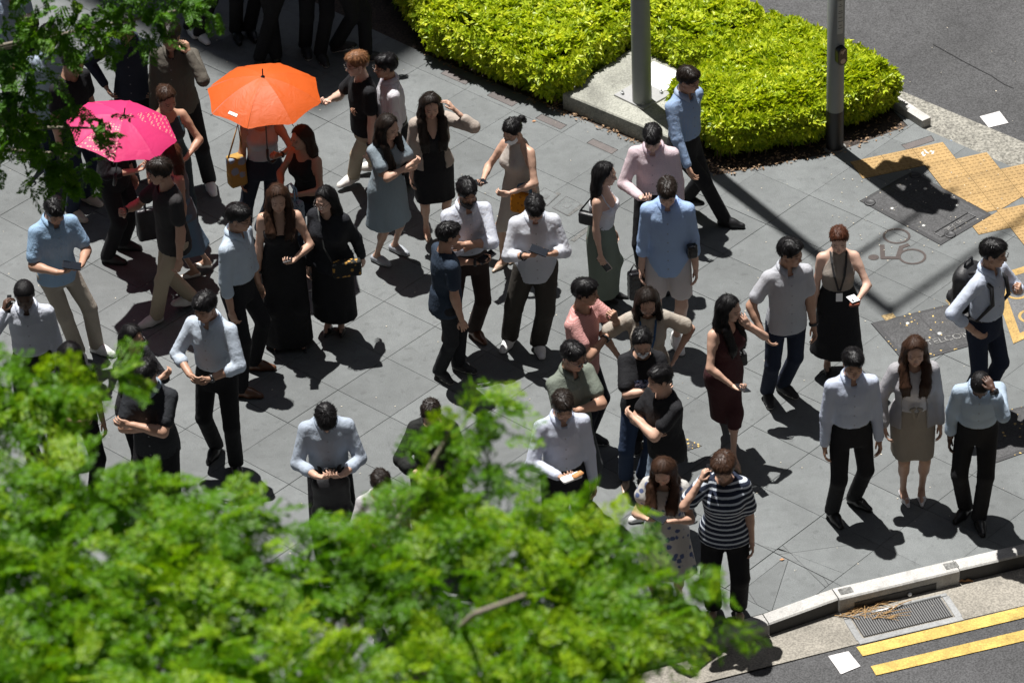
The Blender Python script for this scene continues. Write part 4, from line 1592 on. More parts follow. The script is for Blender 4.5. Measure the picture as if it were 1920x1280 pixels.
M_TACT = m_stone('yellow_tactile_tile', (.35, .225, .088), .12, 90, .2, .75, .14, 2.0)
M_COVER = m_stone('cover_infill', (.058, .058, .060), .40, 80, .25, .8, .1, 2.0, .003)
M_IRON = m_plain('cast_iron', (.05, .05, .052), .5, .4, bmp=.003)

def to_px(p):
    q = np.array([p[0], p[1], 0.0])-CAM_P; d = q@_f
    return IMG_W/2+FOC*(q@CAM_R)/d, IMG_H/2-FOC*(q@CAM_U)/d


# the whole ground, far past the picture
structure(sheet('ground', [(-160, -160), (160, -160), (160, 160), (-160, 160)], -.16, m_stone('far_ground', (.16, .16, .155), .3, 30, .3, .9, 0.0)))
# kerb line beside the lower road, gutter and road
kerb_top = [(700, 1345), (1100, 1240), (1430, 1150), (1560, 1106), (1786, 1052), (1925, 1020), (2120, 975)]
KP = P2(*kerb_top)
south = (np.array(KP[-1])-np.array(KP[2])); south = np.array([south[1], -south[0]]); south = south/np.linalg.norm(south)
kdir = np.array([-south[1], south[0]])
if south[1] > 0:
    south = -south
K0, K1 = np.array(KP[2]), np.array(KP[-2])
far_l, far_r = K0-kdir*np.sign(kdir[0])*60, K1+kdir*np.sign(kdir[0])*60
gut_w = 0.62
structure(sheet('road', [tuple(far_l+south*.5), tuple(far_l+south*14), tuple(far_r+south*14), tuple(far_r+south*.5)], -.125, M_ASPH))
# upper road beyond the hedge
UG = P2((1520, 75), (1640, 145), (1679, 164), (1914, 262), (2200, 385))
ub = np.array(UG[3])-np.array(UG[2]); ub = ub/np.linalg.norm(ub); un = np.array([-ub[1], ub[0]])
if un[1] < 0:
    un = -un
u0, u1 = np.array(UG[2])-ub*60, np.array(UG[3])+ub*2.2
structure(sheet('road', [tuple(u0), tuple(u1), tuple(u1+un*11), tuple(u0+un*11)], -.02, M_ASPH))
structure(sheet('road', P2((1668, 198), (1300, 15), (1050, -200), (1500, -160), (1679, 164)), -.0155, M_ASPH)) if False else None
UIN = P2((1668, 200), (1668, 200), (1729, 240), (1904, 315), (2200, 440))
UIN[0] = tuple(np.array(UIN[1])-ub*40)
# concrete gutter along the upper road
gq = [tuple(np.array(UG[2])-ub*4), tuple(np.array(UG[3])+ub*5), tuple(np.array(UIN[3])+ub*5), UIN[3], UIN[2], tuple(np.array(UIN[2])-ub*4)]
structure(sheet('gutter', gq, -.012, M_GUT2))
me = MB()
kb = []
p, q = np.array(UIN[1]), np.array(UIN[2])
for i in range(3):
    a = p+(q-p)*(i/3.0-1.1); c = p+(q-p)*((i+1)/3.0-1.1)
mk = MB()
a = p-(q-p)*2.0
nrm = np.array([-(q-p)[1], (q-p)[0]]); nrm /= np.linalg.norm(nrm)
mk.prism([tuple(a), tuple(q), tuple(q+nrm*.10), tuple(a+nrm*.10)], -.03, .075)
ks = mk.build('kerb', M_KERB); structure(ks)

# pavement: a bed for the joints with every slab laid on it
pave = structure(sheet('pavement', [tuple(p) for p in [(-40, 40), (-40, far_l[1]+6.0), tuple(far_l), tuple(K0), tuple(K1), tuple(K1+kdir*np.sign(kdir[0])*1.5), tuple(np.array(UIN[3])+ub*1.6), UIN[3], UIN[2], tuple(np.array(UIN[2])-ub*40)]], -.014, M_JOINT))

BED = P2((560, -10), (795, 100), (1055, 208), (1200, 268), (1345, 328), (1470, 305), (1565, 288), (1700, 236), (1668, 200), (1300, -40), (900, -300), (420, -240))
BED_A = P2((420, -240), (560, -10), (795, 100), (1055, 208), (1345, 328), (1300, -40), (900, -300))
BED_B = P2((1345, 328), (1565, 286), (1702, 236), (1668, 200), (1300, -40))
COVER1 = P2((1612, 377), (1710, 322), (1860, 403), (1764, 460))
COVER2 = P2((1633, 606), (1800, 566), (1868, 634), (1700, 684))
COVER3 = P2((1800, 790), (1990, 745), (2060, 800), (1866, 868))
COVER4 = P2((1190, 834), (1268, 815), (1316, 836), (1236, 862))
INSP = [P2((998, 372), (1021, 352), (1048, 366), (1026, 386)), P2((1036, 390), (1062, 368), (1091, 383), (1064, 405))]
BROWN = [P2((a, b), (a+12, b-8), (a+59, b+13), (a+47, b+21)) for a, b in ((826, 138), (913, 179), (1004, 222), (1100, 268))]
BROWN.append(P2((1690, 272), (1746, 254), (1752, 264), (1700, 281)))
# yellow tactile squares stepping down beside the cover
td = R(17.0); TX = np.array([math.cos(td), math.sin(td)]); TY = np.array([math.sin(td), -math.cos(td)])
TS = 0.302
t0 = at(1710, 279)[:2]
TACT = []
for col in range(0, 9):
    c0 = t0+(TX*.302*col+TY*.302*col*1.0)
    for row in range(-0, 3):
        pass
corner = []
for i in range(8):                       # each step one tile across and one down
    base = t0+TX*TS*i*1.0+TY*TS*i*1.0
    for j in range(-4, 1):
        for kx in (0,):
            o = base+TX*TS*(j)+TY*TS*(0)
            TACT.append([tuple(o), tuple(o-TX*TS*0+TX*TS), tuple(o+TX*TS+TY*TS), tuple(o+TY*TS)])


def inside(poly, p):
    c = False
    n = len(poly)
    for i in range(n):
        a, b = poly[i], poly[(i+1) % n]
        if (a[1] > p[1]) != (b[1] > p[1]) and p[0] < (b[0]-a[0])*(p[1]-a[1])/(b[1]-a[1])+a[0]:
            c = not c
    return c


keep = []
c1 = ccw(COVER1)
for t in TACT:
    tc_ = (sum(p[0] for p in t)/4, sum(p[1] for p in t)/4)
    if inside(c1, tc_):
        continue
    # keep the band about three tiles wide beside the cover
    s = (np.array(tc_)-t0)@TX/TS; w_ = (np.array(tc_)-t0)@TY/TS
    qx_, qy_ = to_px(np.array(tc_))
    if qx_ > 1628 and qy_ < 306+(qx_-1622)*.567:
        keep.append(t)
TACT = []
for t in keep:
    parts = [ccw(t)]
    for hole in (COVER1,):
        parts = subtract(parts, hole)
    parts = [q for q in parts if area(q) > .01]
    if parts:
        TACT.append(max(parts, key=area))
BIKEBOX = P2((1856, 520), (1960, 488), (2020, 590), (1900, 645))

holes = [BED_A, BED_B, COVER1, COVER2, COVER3, COVER4]+INSP+BROWN
south_cut = []
for a, b in zip(KP[:-1], KP[1:]):
    a, b = np.array(a), np.array(b); d = south*6
    south_cut.append([tuple(a), tuple(b), tuple(b+d), tuple(a+d)])
north_cut = []
for a, b in zip(UIN[:-1], UIN[1:]):
    a, b = np.array(a), np.array(b); d = un*6
    north_cut.append([tuple(a), tuple(b), tuple(b+d), tuple(a+d)])
all_holes = holes+south_cut+north_cut+TACT
FAN = at(1482, 1036)[:2]
fan_dirs = [unit(np.append(at(x, y)[:2]-FAN, 0))[:2] for x, y in ((1400, 1100), (1452, 1130), (1545, 1098), (1610, 1085), (1380, 1010), (1600, 1020))]


tile_n = 0
GAP = .0015
rest = MB()
BEDS = [inset(h_, -.0022) for h_ in all_holes]


def slab_of(pieces, cut):
    """one slab; a cut slab keeps its pieces together in one mesh"""
    if not cut:
        return slab_mesh('paving_slab', pieces[0], random.uniform(-.0012, .0012), -.013, 0, .0025)
    b = MB(); z = random.uniform(-.001, .001)
    for q in pieces:
        b.prism(ccw(q), -.013, z)
    return b.mesh('paving_slab')


for j in range(-16, 18):
    for i in range(-18, 18):
        a = ORG+GA*(i*TILE)+GB*(j*TILE)
        cen = a+GA*TILE/2+GB*TILE/2
        cx, cy = to_px(cen)
        if not (-500 < cx < 2420 and -420 < cy < 1700):
            continue
        g_ = GAP
        quad = ccw([tuple(a+(GA+GB)*g_), tuple(a+GA*(TILE-g_)+GB*g_), tuple(a+(GA+GB)*(TILE-g_)), tuple(a+GA*g_+GB*(TILE-g_))])
        pieces = [quad]
        for hge in BEDS:
            pieces = subtract(pieces, hge)
        if not pieces:
            continue
        cut = len(pieces) > 1 or abs(area(pieces[0])-area(quad)) > 1e-6
        slabs = [pieces]
        if np.linalg.norm(cen-FAN) < .62:      # the dropped corner is cut like a fan
            fan = list(pieces)
            for d in fan_dirs:
                nxt = []
                for pc in fan:
                    if (np.mean(pc, 0)-FAN)@d > -0.05:
                        nxt += [q for q in (clip(pc, tuple(FAN), tuple(FAN+d), True), clip(pc, tuple(FAN), tuple(FAN+d), False)) if len(q) > 2 and area(q) > 1e-3]
                    else:
                        nxt.append(pc)
                fan = nxt
            slabs = [[inset(q, .002)] for q in fan]; cut = True
        vis = -70 < cx < 1990 and -70 < cy < 1350
        for sl_ in slabs:
            ar = sum(area(q) for q in sl_)
            if ar < .001:
                continue
            if vis and ar > .02 and tile_n < 300:
                me = slab_of(sl_, cut)
                if me:
                    link('paving_slab', me, M_TILE, pave); tile_n += 1
            else:
                for q in sl_:
                    rest.prism(ccw(q), -.013, 0.0)
ro = rest.build('paving_slab_offcuts', M_TILE, pave); ro['kind'] = 'stuff'
for b_ in BROWN:
    link('brown_paver', slab_mesh('brown_paver', b_, .001, -.013, .002, .0025), M_BROWN, pave)

# dropped kerb, kerb stones and gutter by the lower road
gz = -.125
gp = []
KOUT = [np.array(p)+south*.13 for p in KP]
GOUT = P2((700, 1410), (1100, 1311), (1320, 1256), (1595, 1187), (1920, 1112), (2120, 1066))
structure(sheet('gutter', [tuple(p) for p in [far_l, *KP, far_r]]+[tuple(np.array(GOUT[-1])+(far_r-K1)), *[tuple(p) for p in reversed(GOUT)], tuple(np.array(GOUT[0])-(far_r-K1))], -.1205, M_GUT))
kerb = structure(empty('kerb', (0, 0, 0)))
spans = [(0, 1, 0, 0, M_KERB), (1, 2, 0, .0, M_KERB), (2, 3, 0, 0, M_KERB), (3, 4, 0, 0, M_KERB), (4, 5, 0, 0, M_KERB), (5, 6, 0, 0, M_KERB)]


def kerb_stone(a, b, ha, hb, w, mat_face, name='kerb_stone', inlet=None):
    """stone between two points of the kerb line, with its own height at each end"""
    a, b = np.array(a), np.array(b)
    d = (b-a)/np.linalg.norm(b-a); a = a+d*.004; b = b-d*.004
    zb = -.14
    A0, B0, A1, B1 = a, b, a+south*w, b+south*w
    c = .012
    V = [(*A0, zb), (*B0, zb), (*B1, zb), (*A1, zb), (*A0, ha), (*B0, hb), (*(B1-south*c), hb), (*(A1-south*c), ha), (*B1, hb-c), (*A1, ha-c)]
    F = [(4, 7, 6, 5), (7, 9, 8, 6), (9, 3, 2, 8), (0, 4, 5, 1), (0, 3, 9, 7, 4), (1, 5, 6, 8, 2)]
    F = [tuple(reversed(f)) for f in F]
    me = bpy.data.meshes.new(name); me.from_pydata(V, [], F); me.update()
    me.materials.append(M_KERB); me.materials.append(mat_face)
    me.polygons[2].material_index = 1
    bm = bmesh.new(); bm.from_mesh(me); bmesh.ops.recalc_face_normals(bm, faces=bm.faces); bm.to_mesh(me); bm.free()
    return link(name, me, None, kerb)


KP2 = [np.array(p)+south*.0 for p in KP]
kerb_stone(KP2[0], KP2[1], -.004, -.004, .13, M_KERB)
kerb_stone(KP2[1], KP2[2], -.004, -.004, .13, M_KERB)
kerb_stone(KP2[2], KP2[3], -.003, .012, .13, M_KDARK)
kerb_stone(KP2[3], KP2[4], .014, .014, .14, M_KERB)
kerb_stone(KP2[4], KP2[5], .012, .012, .13, M_KDARK)
kerb_stone(KP2[5], KP2[6], .012, .012, .13, M_KDARK)
# fill between the slabs and the low kerb is a short ramp
sheet('ramp_strip', [tuple(KP2[1]), tuple(KP2[2]), tuple(KP2[2]-south*.03), tuple(KP2[1]-south*.03)], -.006, M_KERB, kerb)
# drain inlet: black strip on the kerb face, the hollow's shade put into its colour
k3, k4 = KP2[3], KP2[4]; kd = (k4-k3)/np.linalg.norm(k4-k3); kn = np.array([kd[1], -kd[0]])
if kn@south < 0:
    kn = -kn
inl = MB()
L_ = np.linalg.norm(k4-k3)
i0, i1 = k3+kd*.13+south*.1415, k3+kd*(L_-.20)+south*.1415
inl.prism([tuple(i0), tuple(i1), tuple(i1+kn*.004), tuple(i0+kn*.004)], -.119, -.055)
il = inl.build('drain_inlet', M_BLACK, kerb)
# two scuffed lifting marks on the stone
for t_ in (.03, L_-.1):
    c = k3+kd*(t_+.06)+south*.06
    MB().box((c[0], c[1], .0155), (.11, .075, .003), rotz(math.atan2(kd[1], kd[0])), .001).build('lifting_mark', m_stone('kerb_scuff', (.22, .22, .21), .5, 40, .5, .9, 0.0), kerb)

# the drain grate
G4 = P2((1597, 1137), (1764, 1098), (1788, 1132), (1617, 1173))
g0, g1, g2, g3 = [np.array(p) for p in G4]
grate = empty('drain_grate', (*((g0+g2)/2), -.12)); tag(grate, 'steel drain grate set in the gutter beneath the white kerb stone', 'drain grate')
gc = np.array([*((g0+g2)/2), -.12])
lx = np.linalg.norm(g1-g0); ly = np.linalg.norm(g3-g0); gx = (g1-g0)/lx; gy = (g3-g0)/ly
Rg = np.stack([np.append(gx, 0), np.append(np.array([-gx[1], gx[0]]), 0), [0, 0, 1]], 1)
fr = MB()
sgn = np.sign(np.array([-gx[1], gx[0]])@gy)
for yy in (-ly/2-.02, ly/2+.045):
    fr.box(Rg@np.array([0, yy*sgn, .002]), (lx+.12, .035 if yy < 0 else .06, .012), Rg, .003)
for xx in (-lx/2-.04, lx/2+.04):
    fr.box(Rg@np.array([xx, .012*sgn, .0015]), (.055, ly+.02, .011), Rg, .003)
fr.build('grate_frame', m_stone('grate_frame_concrete', (.27, .275, .275), .15, 60, .3, .7, 0.0), grate)
MB().box(Rg@np.array([0, 0, -.0045]), (lx, ly, .009), Rg).build('grate_pit', M_BLACK, grate)  # black slab under the bars, the pit's shade put into its colour
bm_ = MB().box((0, 0, 0), (.012, ly, .014), None, .002).mesh('grate_bar')
bm_.materials.append(m_plain('grate_iron', (.16, .16, .16), .5, .5))
for i in range(38):
    o = bpy.data.objects.new('grate_bar', bm_); COL.objects.link(o); o.parent = grate
    c = Rg@np.array([-lx/2+(i+.5)*lx/38, 0, .006]); o.location = c.tolist(); o.rotation_euler = (0, 0, math.atan2(gx[1], gx[0]))
MB().tube([Rg@np.array([-lx/2, -ly/2*sgn, .012]), Rg@np.array([lx/2, -ly/2*sgn, .012])], .010, 6).build('grate_rail', M_STEEL, grate, True)
# dead palm stalks caught on the grate
st = MB(); rs = np.random.RandomState(5)
for i in range(60):
    p = at(rs.uniform(1560, 1640), rs.uniform(1130, 1158), -.115)
    if i < 14:
        p = at(rs.uniform(1610, 1670), rs.uniform(1140, 1160), -.10)
    a = rs.normal(.3, .5); l = rs.uniform(.05, .22)
    d = np.array([math.cos(a), math.sin(a), rs.uniform(-.02, .08)])*l
    st.tube([p, p+d*.5+np.array([0, 0, .01]), p+d+np.array([0, 0, rs.uniform(-.005, .01)])], [.004, .003, .0015], 5)
p = at(1660, 1150, -.10); st.tube([p, p+np.array([.12, .09, .02]), p+np.array([.22, .16, .0])], [.006, .005, .003], 6)
so = st.build('dead_palm_stalks', m_plain('dry_stalk', (.34, .21, .09), .8, var=.4, scale=60)); so['kind'] = 'stuff'
tag(so, 'dry yellow brown palm stalks piled at the left end of the drain grate', 'plant debris')
peb = MB(); peb.box(at(1706, 1114, -.10), (.035, .03, .035), rotz(.6), .011)
tag(peb.build('crumpled_paper', m_plain('white_paper', (.8, .8, .8), .8), None), 'small crumpled white paper lying on the drain grate', 'litter')
lf = MB(); c = at(1782, 1092, -.115)
for i in range(5):
    lf.tube([c+np.array([-.10+.05*i, .0, .004]), c+np.array([-.06+.05*i, .012, .014]), c+np.array([-.02+.05*i, .004, .004])], [.004, .012, .003], 6)
tag(lf.build('dead_leaf', m_plain('dead_leaf_brown', (.25, .12, .045), .8, var=.4), None), 'curled brown dead leaf in the gutter right of the drain grate', 'leaf')

# road markings
for a, b, c, d in (((1606, 1190), (1925, 1113), (1925, 1139), (1618, 1207)), ((1633, 1226), (1925, 1157), (1925, 1182), (1643, 1243))):
    q = P2(a, b, c, d); ext = np.array(q[1])-np.array(q[0]); ext = ext/np.linalg.norm(ext)*4
    o = structure(sheet('yellow_road_line', [q[0], tuple(np.array(q[1])+ext), tuple(np.array(q[2])+ext), q[3]], -.1165, M_YELLOW))
WHITE_Z = -.1165
for q in (((1553, 1207), (1591, 1198), (1614, 1226), (1577, 1241)), ((1618, 1281), (1651, 1270), (1678, 1300), (1640, 1312))):
    structure(sheet('white_road_stud', P2(*q), WHITE_Z, M_WHITE))
structure(sheet('white_road_stud', P2((1837, 216), (1874, 206), (1891, 228), (1854, 237)), -.014, M_WHITE))
# cracks and a resurfacing seam on the upper road
ck = MB()
for pts in (((1830, 128), (1858, 142), (1882, 158), (1900, 166)), ((1750, 84), (1800, 112), (1830, 128))):
    P3 = [at(x, y, -.0185) for x, y in pts]
    ck.tube(P3, .006, 4)
ck.build('road_crack', M_BLACK)
structure(bpy.data.objects['road_crack'])

# ---- manhole covers
def cover(poly, label, frame_col=None, lugs=(), bar=None, marks=None, gold=False, tabs=()):
    c = np.mean(poly, 0)
    ob = empty('manhole_cover', (c[0], c[1], 0))
    tag(ob, label, 'manhole cover')
    loc = [(p[0]-c[0], p[1]-c[1]) for p in ccw(poly)]
    me = slab_mesh('cover_frame', loc, .004, -.02, .001, .003)
    link('cover_frame', me, frame_col or M_IRON, ob)
    inn = inset(loc, .035)
    # four recessed trays filled with dark mortar
    p0, p1, p2, p3 = [np.array(p) for p in inn]
    for i in range(2):
        a, b = p0+(p1-p0)*(i/2+.006), p0+(p1-p0)*((i+1)/2-.006)
        d, e = p3+(p2-p3)*(i/2+.006), p3+(p2-p3)*((i+1)/2-.006)
        link('cover_tray', slab_mesh('cover_tray', [tuple(a), tuple(b), tuple(e), tuple(d)], .006, .001, 0, .003), M_COVER, ob)
    for lp in lugs:
        q = at(*lp)-np.array([c[0], c[1], 0])
        lo_ = MB().lathe((q[0], q[1], .006), [(.052, .0), (.052, .006), (.040, .009), (.030, .004), (.0, .004)], 18).build('lifting_lug', M_IRON, ob, True)
    if gold:
        rs = np.random.RandomState(int(abs(c[0])*100))
        b = MB()
        for k in range(60):
            u, v_ = rs.uniform(.02, .98, 2)
            if rs.rand() < .55:
                if rs.rand() < .5:
                    u = rs.choice([.015, .985])
                else:
                    v_ = rs.choice([.015, .985])
            pt = (np.array(loc[0])*(1-u)+np.array(loc[1])*u)*(1-v_)+(np.array(loc[3])*(1-u)+np.array(loc[2])*u)*v_
            s_ = rs.uniform(.003, .011)
            b.box((pt[0], pt[1], .0065), (s_*2, s_*1.4, .003), rotz(rs.uniform(0, 3)))
        g_ = b.build('worn_yellow_flakes', m_plain('worn_yellow', (.52, .36, .12), .7), ob); g_['kind'] = 'stuff'
    for tb in tabs:
        q = [(p[0]-c[0], p[1]-c[1]) for p in P2(*tb)]
        link('hinge_tab', slab_mesh('hinge_tab', q, .005, -.01, 0, .002), m_stone('tab_gold', (.30, .21, .09), .5, 60, .4, .7, 0.0), ob)
    return ob, c


def letters(parent, c, text, px, py, size, mat, bearing, z=.009, stretch=1.0):
    cu = bpy.data.curves.new('lettering', 'FONT'); cu.body = text; cu.size = size; cu.align_x = 'CENTER'; cu.align_y = 'CENTER'; cu.extrude = .0012
    t = bpy.data.objects.new('lettering', cu); COL.objects.link(t)
    q = at(px, py)
    bpy.context.view_layer.update()
    me = bpy.data.meshes.new_from_object(t)
    bpy.data.objects.remove(t)
    o = link('lettering', me, mat, parent)
    o.location = (q[0]-c[0], q[1]-c[1], z); o.rotation_euler = (0, 0, bearing); o.scale = (stretch, 1, 1)
    return o


M_LETT = m_stone('worn_letters', (.22, .217, .21), .85, 28, .5, .6, 0.0, 7.0)
ob, c = cover(COVER1, 'large dark manhole cover under the shadow of the signal pole', lugs=((1631, 381), (1716, 330), (1781, 441)), gold=False)
br = MB()
a, b = at(1758, 442)-np.array([*c, 0]), at(1822, 404)-np.array([*c, 0])
d = (b-a)/np.linalg.norm(b-a); n_ = np.array([-d[1], d[0], 0])
for s in (-1, 1):
    br.tube([a+n_*.045*s+np.array([0, 0, .009]), b+n_*.045*s+np.array([0, 0, .009])], .005, 5)
for e in (a, b):
    br.tube([e-n_*.045+np.array([0, 0, .009]), e+n_*.045+np.array([0, 0, .009])], .005, 5)
br.build('name_bar', M_IRON, ob)
letters(ob, c, 'SINGTEL', 1790, 423, .062, M_LETT, math.atan2(d[1], d[0]))
for (x, y) in ((1673, 392), (1735, 355), (1794, 386), (1732, 424)):
    q = at(x, y)-np.array([*c, 0])
    MB().lathe((q[0], q[1], .006), [(.018, 0), (.017, .004), (0, .005)], 10).build('stud', m_plain('stud_metal', (.6, .6, .58), .35, .5), ob, True)
ob, c = cover(COVER2, 'wide dark manhole cover with flaked yellow rim behind the woman in the grey cardigan', gold=True, tabs=(((1652, 592), (1674, 587), (1680, 595), (1661, 602)), ((1772, 563), (1790, 559), (1797, 567), (1780, 571))))
letters(ob, c, 'TELCOM', 1778, 636, .105, M_LETT, td, stretch=1.0)
for (x, y, w) in ((1702, 607, .018), (1762, 626, .022)):
    q = at(x, y)-np.array([*c, 0])
    MB().lathe((q[0], q[1], .006), [(w, 0), (w*.9, .004), (0, .005)], 12).build('stud', m_plain('stud_metal', (.6, .6, .58), .35, .5), ob, True)
cover(COVER3, 'dark manhole cover at the right edge in the shade behind the head-clutching man', gold=True)
cover(COVER4, 'dark manhole cover with yellow rim behind the man in the black T-shirt', gold=True)
for k, q in enumerate(INSP):
    c = np.mean(q, 0); ob = empty('inspection_cover', (c[0], c[1], 0))
    tag(ob, ('steel edged inspection cover beside the cream dress' if k == 0 else 'steel edged inspection cover nearer the grey green skirt'), 'inspection cover', 'inspection covers')
    loc = [(p[0]-c[0], p[1]-c[1]) for p in ccw(q)]
    link('cover_frame', slab_mesh('cover_frame', loc, .002, -.012, .001, .002), m_stone('steel_rim', (.12, .12, .12), .2, 60, .2, .5, 0.0), ob)
    link('cover_plate', slab_mesh('cover_plate', inset(loc, .008), .004, -.01, 0, .002), M_TILE, ob)
    lid = [tuple(np.array(p)*.34) for p in loc]
    link('lifting_pocket', slab_mesh('lifting_pocket', lid, .0055, .002, 0, .001), m_stone('steel_rim', (.12, .12, .12), .2, 60, .2, .5, 0.0), ob)
    link('pocket_plate', slab_mesh('pocket_plate', inset(lid, .006), .007, .002, 0, .001), M_TILE, ob)
slot = empty('slot_drain', (*at(1098, 430)[:2], 0)); tag(slot, 'narrow slot drain running through the paving beside the green skirt', 'slot drain')
for (x0, y0, x1, y1) in ((1064, 404, 1092, 384), (1073, 452, 1117, 418), (1027, 376, 1048, 362)):
    a, b = at(x0, y0)-at(1098, 430), at(x1, y1)-at(1098, 430)
    d = unit(b-a); n_ = np.array([-d[1], d[0], 0])*.022
    MB().prism(ccw([tuple((a-n_)[:2]), tuple((b-n_)[:2]), tuple((b+n_)[:2]), tuple((a+n_)[:2])]), -.01, .0025).build('slot_channel', m_stone('slot_metal', (.10, .10, .095), .4, 60, .3, .6, 0.0), slot)

# ---- yellow tactile tiles with their domes
def tact_mesh(poly):
    b = MB(); n = 6
    me0 = ccw(poly); p1 = inset(me0, .002)
    b.prism(p1, -.012, .003)
    a = np.array(poly[0]); ex = np.array(poly[1])-a
    for i in range(n):
        for j in range(n):
            c = TACT_O+TX*TS*(i+.5)/n+TY*TS*(j+.5)/n
            if not inside(p1, c):
                continue
            rr = [(.0175, .003), (.0155, .0065), (.009, .0085)]
            V = [(c[0]+r_*math.cos(t), c[1]+r_*math.sin(t), z) for r_, z in rr for t in np.linspace(0, 2*math.pi, 8, endpoint=False)]
            F = [(k*8+t, k*8+(t+1) % 8, (k+1)*8+(t+1) % 8, (k+1)*8+t) for k in range(2) for t in range(8)]+[tuple(range(16, 24))]
            b.add(V, F)
    return b.mesh('tactile_tile')


tact = empty('tactile_paving', (*t0, 0)); tag(tact, 'stepped band of yellow dimpled tactile tiles by the upper road', 'tactile paving')
for t in TACT:
    V0 = np.array(t); c = V0.mean(0)
    # the dome grid keeps to the full tile this piece was cut from
    s = math.floor((c-t0)@TX/TS+1e-6); w_ = math.floor((c-t0)@TY/TS+1e-6)
    TACT_O = t0+TX*TS*s+TY*TS*w_
    me = tact_mesh(t)
    for v_ in me.vertices:
        v_.co.x -= t0[0]; v_.co.y -= t0[1]
    link('tactile_tile', me, M_TACT, tact)

# ---- painted bicycle sign
def annulus(name, px, py, rx, mat, z, w=.022, sq=1.0):
    c = at(px, py); V = []; F = []; n = 36
    for i in range(n):
        a = 2*math.pi*i/n
        for r_ in (rx, rx-w):
            V.append((c[0]+r_*math.cos(a), c[1]+r_*math.sin(a)*sq, z))
    for i in range(n):
        j = (i+1) % n; F.append((2*i+1, 2*i, 2*j, 2*j+1))
    return V, F


def stroke(pts, w, z):
    b = MB()
    for (a, c) in zip(pts[:-1], pts[1:]):
        a, c = at(*a), at(*c); d = unit(c-a); n_ = np.array([-d[1], d[0], 0])*w/2; e = d*w*.3
        b.add([a-n_-e+[0, 0, z], c-n_+e+[0, 0, z], c+n_+e+[0, 0, z], a+n_-e+[0, 0, z]], [(0, 1, 2, 3)])
        z += .0004
    return b


M_BIKE = m_stone('brown_sign_paint', (.060, .046, .042), .18, 90, .25, .8, 0.0, 3.0)
bk = MB()
for (x, y) in ((1681, 443), (1710.5, 481.5)):
    bk.add(*annulus('w', x, y, .123, M_BIKE, .0045))
for pts in (((1654, 461), (1655, 484), (1683, 484), (1690, 464), (1702, 460)),):
    s = stroke(pts, .042, .0046)
    for V in s.V:
        pass
    bk.add(np.concatenate(s.V), [tuple(f) for f in s.F4])
c = at(1638, 483)
bk.add([(c[0]+.048*math.cos(a), c[1]+.042*math.sin(a), .0045) for a in np.linspace(0, 2*math.pi, 18, endpoint=False)], [tuple(range(18))])
structure(bk.build('bicycle_sign', M_BIKE))
# the yellow framed cycle box at the right edge
sheetd = structure(sheet('cycle_box', BIKEBOX, .0042, m_stone('cycle_box_grey', (.105, .107, .11), .3, 90, .25, .8, 0.0)))
M_BOXY = m_stone('cycle_box_yellow', (.40, .26, .085), .25, 90, .3, .8, 0.0, 3.0)
bo = MB(); bi = inset(BIKEBOX, .085); be = ccw(BIKEBOX)
for i in range(4):
    j = (i+1) % 4
    bo.add([(*be[i], .0062), (*be[j], .0062), (*bi[j], .0062), (*bi[i], .0062)], [(0, 1, 2, 3)])
for (x, y, rr) in ((1906, 549, .105), (1932, 594, .105)):
    bo.add(*annulus('w', x, y, rr, M_BOXY, .0066, .026))
s = stroke(((1890, 549), (1922, 548)), .03, .007); bo.add(np.concatenate(s.V), [tuple(f) for f in s.F4])
structure(bo.build('cycle_box_lines', M_BOXY))
# sprayed survey marks
sp = MB()
for pts in (((1729, 288), (1733, 282), (1738, 287), (1732, 293), (1729, 288)), ((1741, 288), (1746, 284), (1748, 289), (1752, 284))):
    s = stroke(pts, .016, .0045); sp.add(np.concatenate(s.V), [tuple(f) for f in s.F4])
structure(sp.build('spray_mark', m_plain('white_spray', (.55, .56, .56), .8)))
sp = MB()
for pts in (((1738, 246), (1748, 250)), ((1762, 255), (1772, 260)), ((1782, 262), (1790, 268))):
    s = stroke(pts, .02, -.009); sp.add(np.concatenate(s.V), [tuple(f) for f in s.F4])
structure(sp.build('spray_mark', m_plain('blue_spray', (.16, .27, .45), .8)))

# ---- the planting bed
bedc = structure(sheet('planting_bed', BED, -.002, M_SOIL))
rs = np.random.RandomState(11)
lt = MB()
edge = P2((795, 103), (1055, 212), (1200, 270), (1345, 330), (1565, 290), (1700, 238))
for k in range(900):
    i = rs.choice([0, 0, 0, 1, 1, 2, 2, 3, 3, 4])
    a, b = np.array(edge[i]), np.array(edge[i+1]); t = rs.rand(); p = a+(b-a)*t
    nn = np.array([-(b-a)[1], (b-a)[0]]); nn /= np.linalg.norm(nn)
    p = p+nn*(abs(rs.normal(0, .17))-.03)+rs.normal(0, .01, 2)
    s_ = rs.uniform(.008, .024); an = rs.uniform(0, 6.3); ca, sa = math.cos(an), math.sin(an)
    z = rs.uniform(.004, .022); tl = rs.uniform(-.6, .6)
    pts = [(-1, 0), (0, -.45), (1, 0), (0, .45)]
    lt.add([(p[0]+s_*(x*ca-y*sa), p[1]+s_*(x*sa+y*ca), z+s_*.5*tl*x+(.006 if y else 0)) for x, y in pts], [(0, 1, 2), (0, 2, 3)])
lo_ = lt.build('leaf_litter', m_plain('leaf_litter', (.26, .17, .10), .85, var=.7, scale=25)); lo_['kind'] = 'stuff'
tag(lo_, 'dry fallen leaves scattered along the edge of the hedge bed', 'leaf litter')
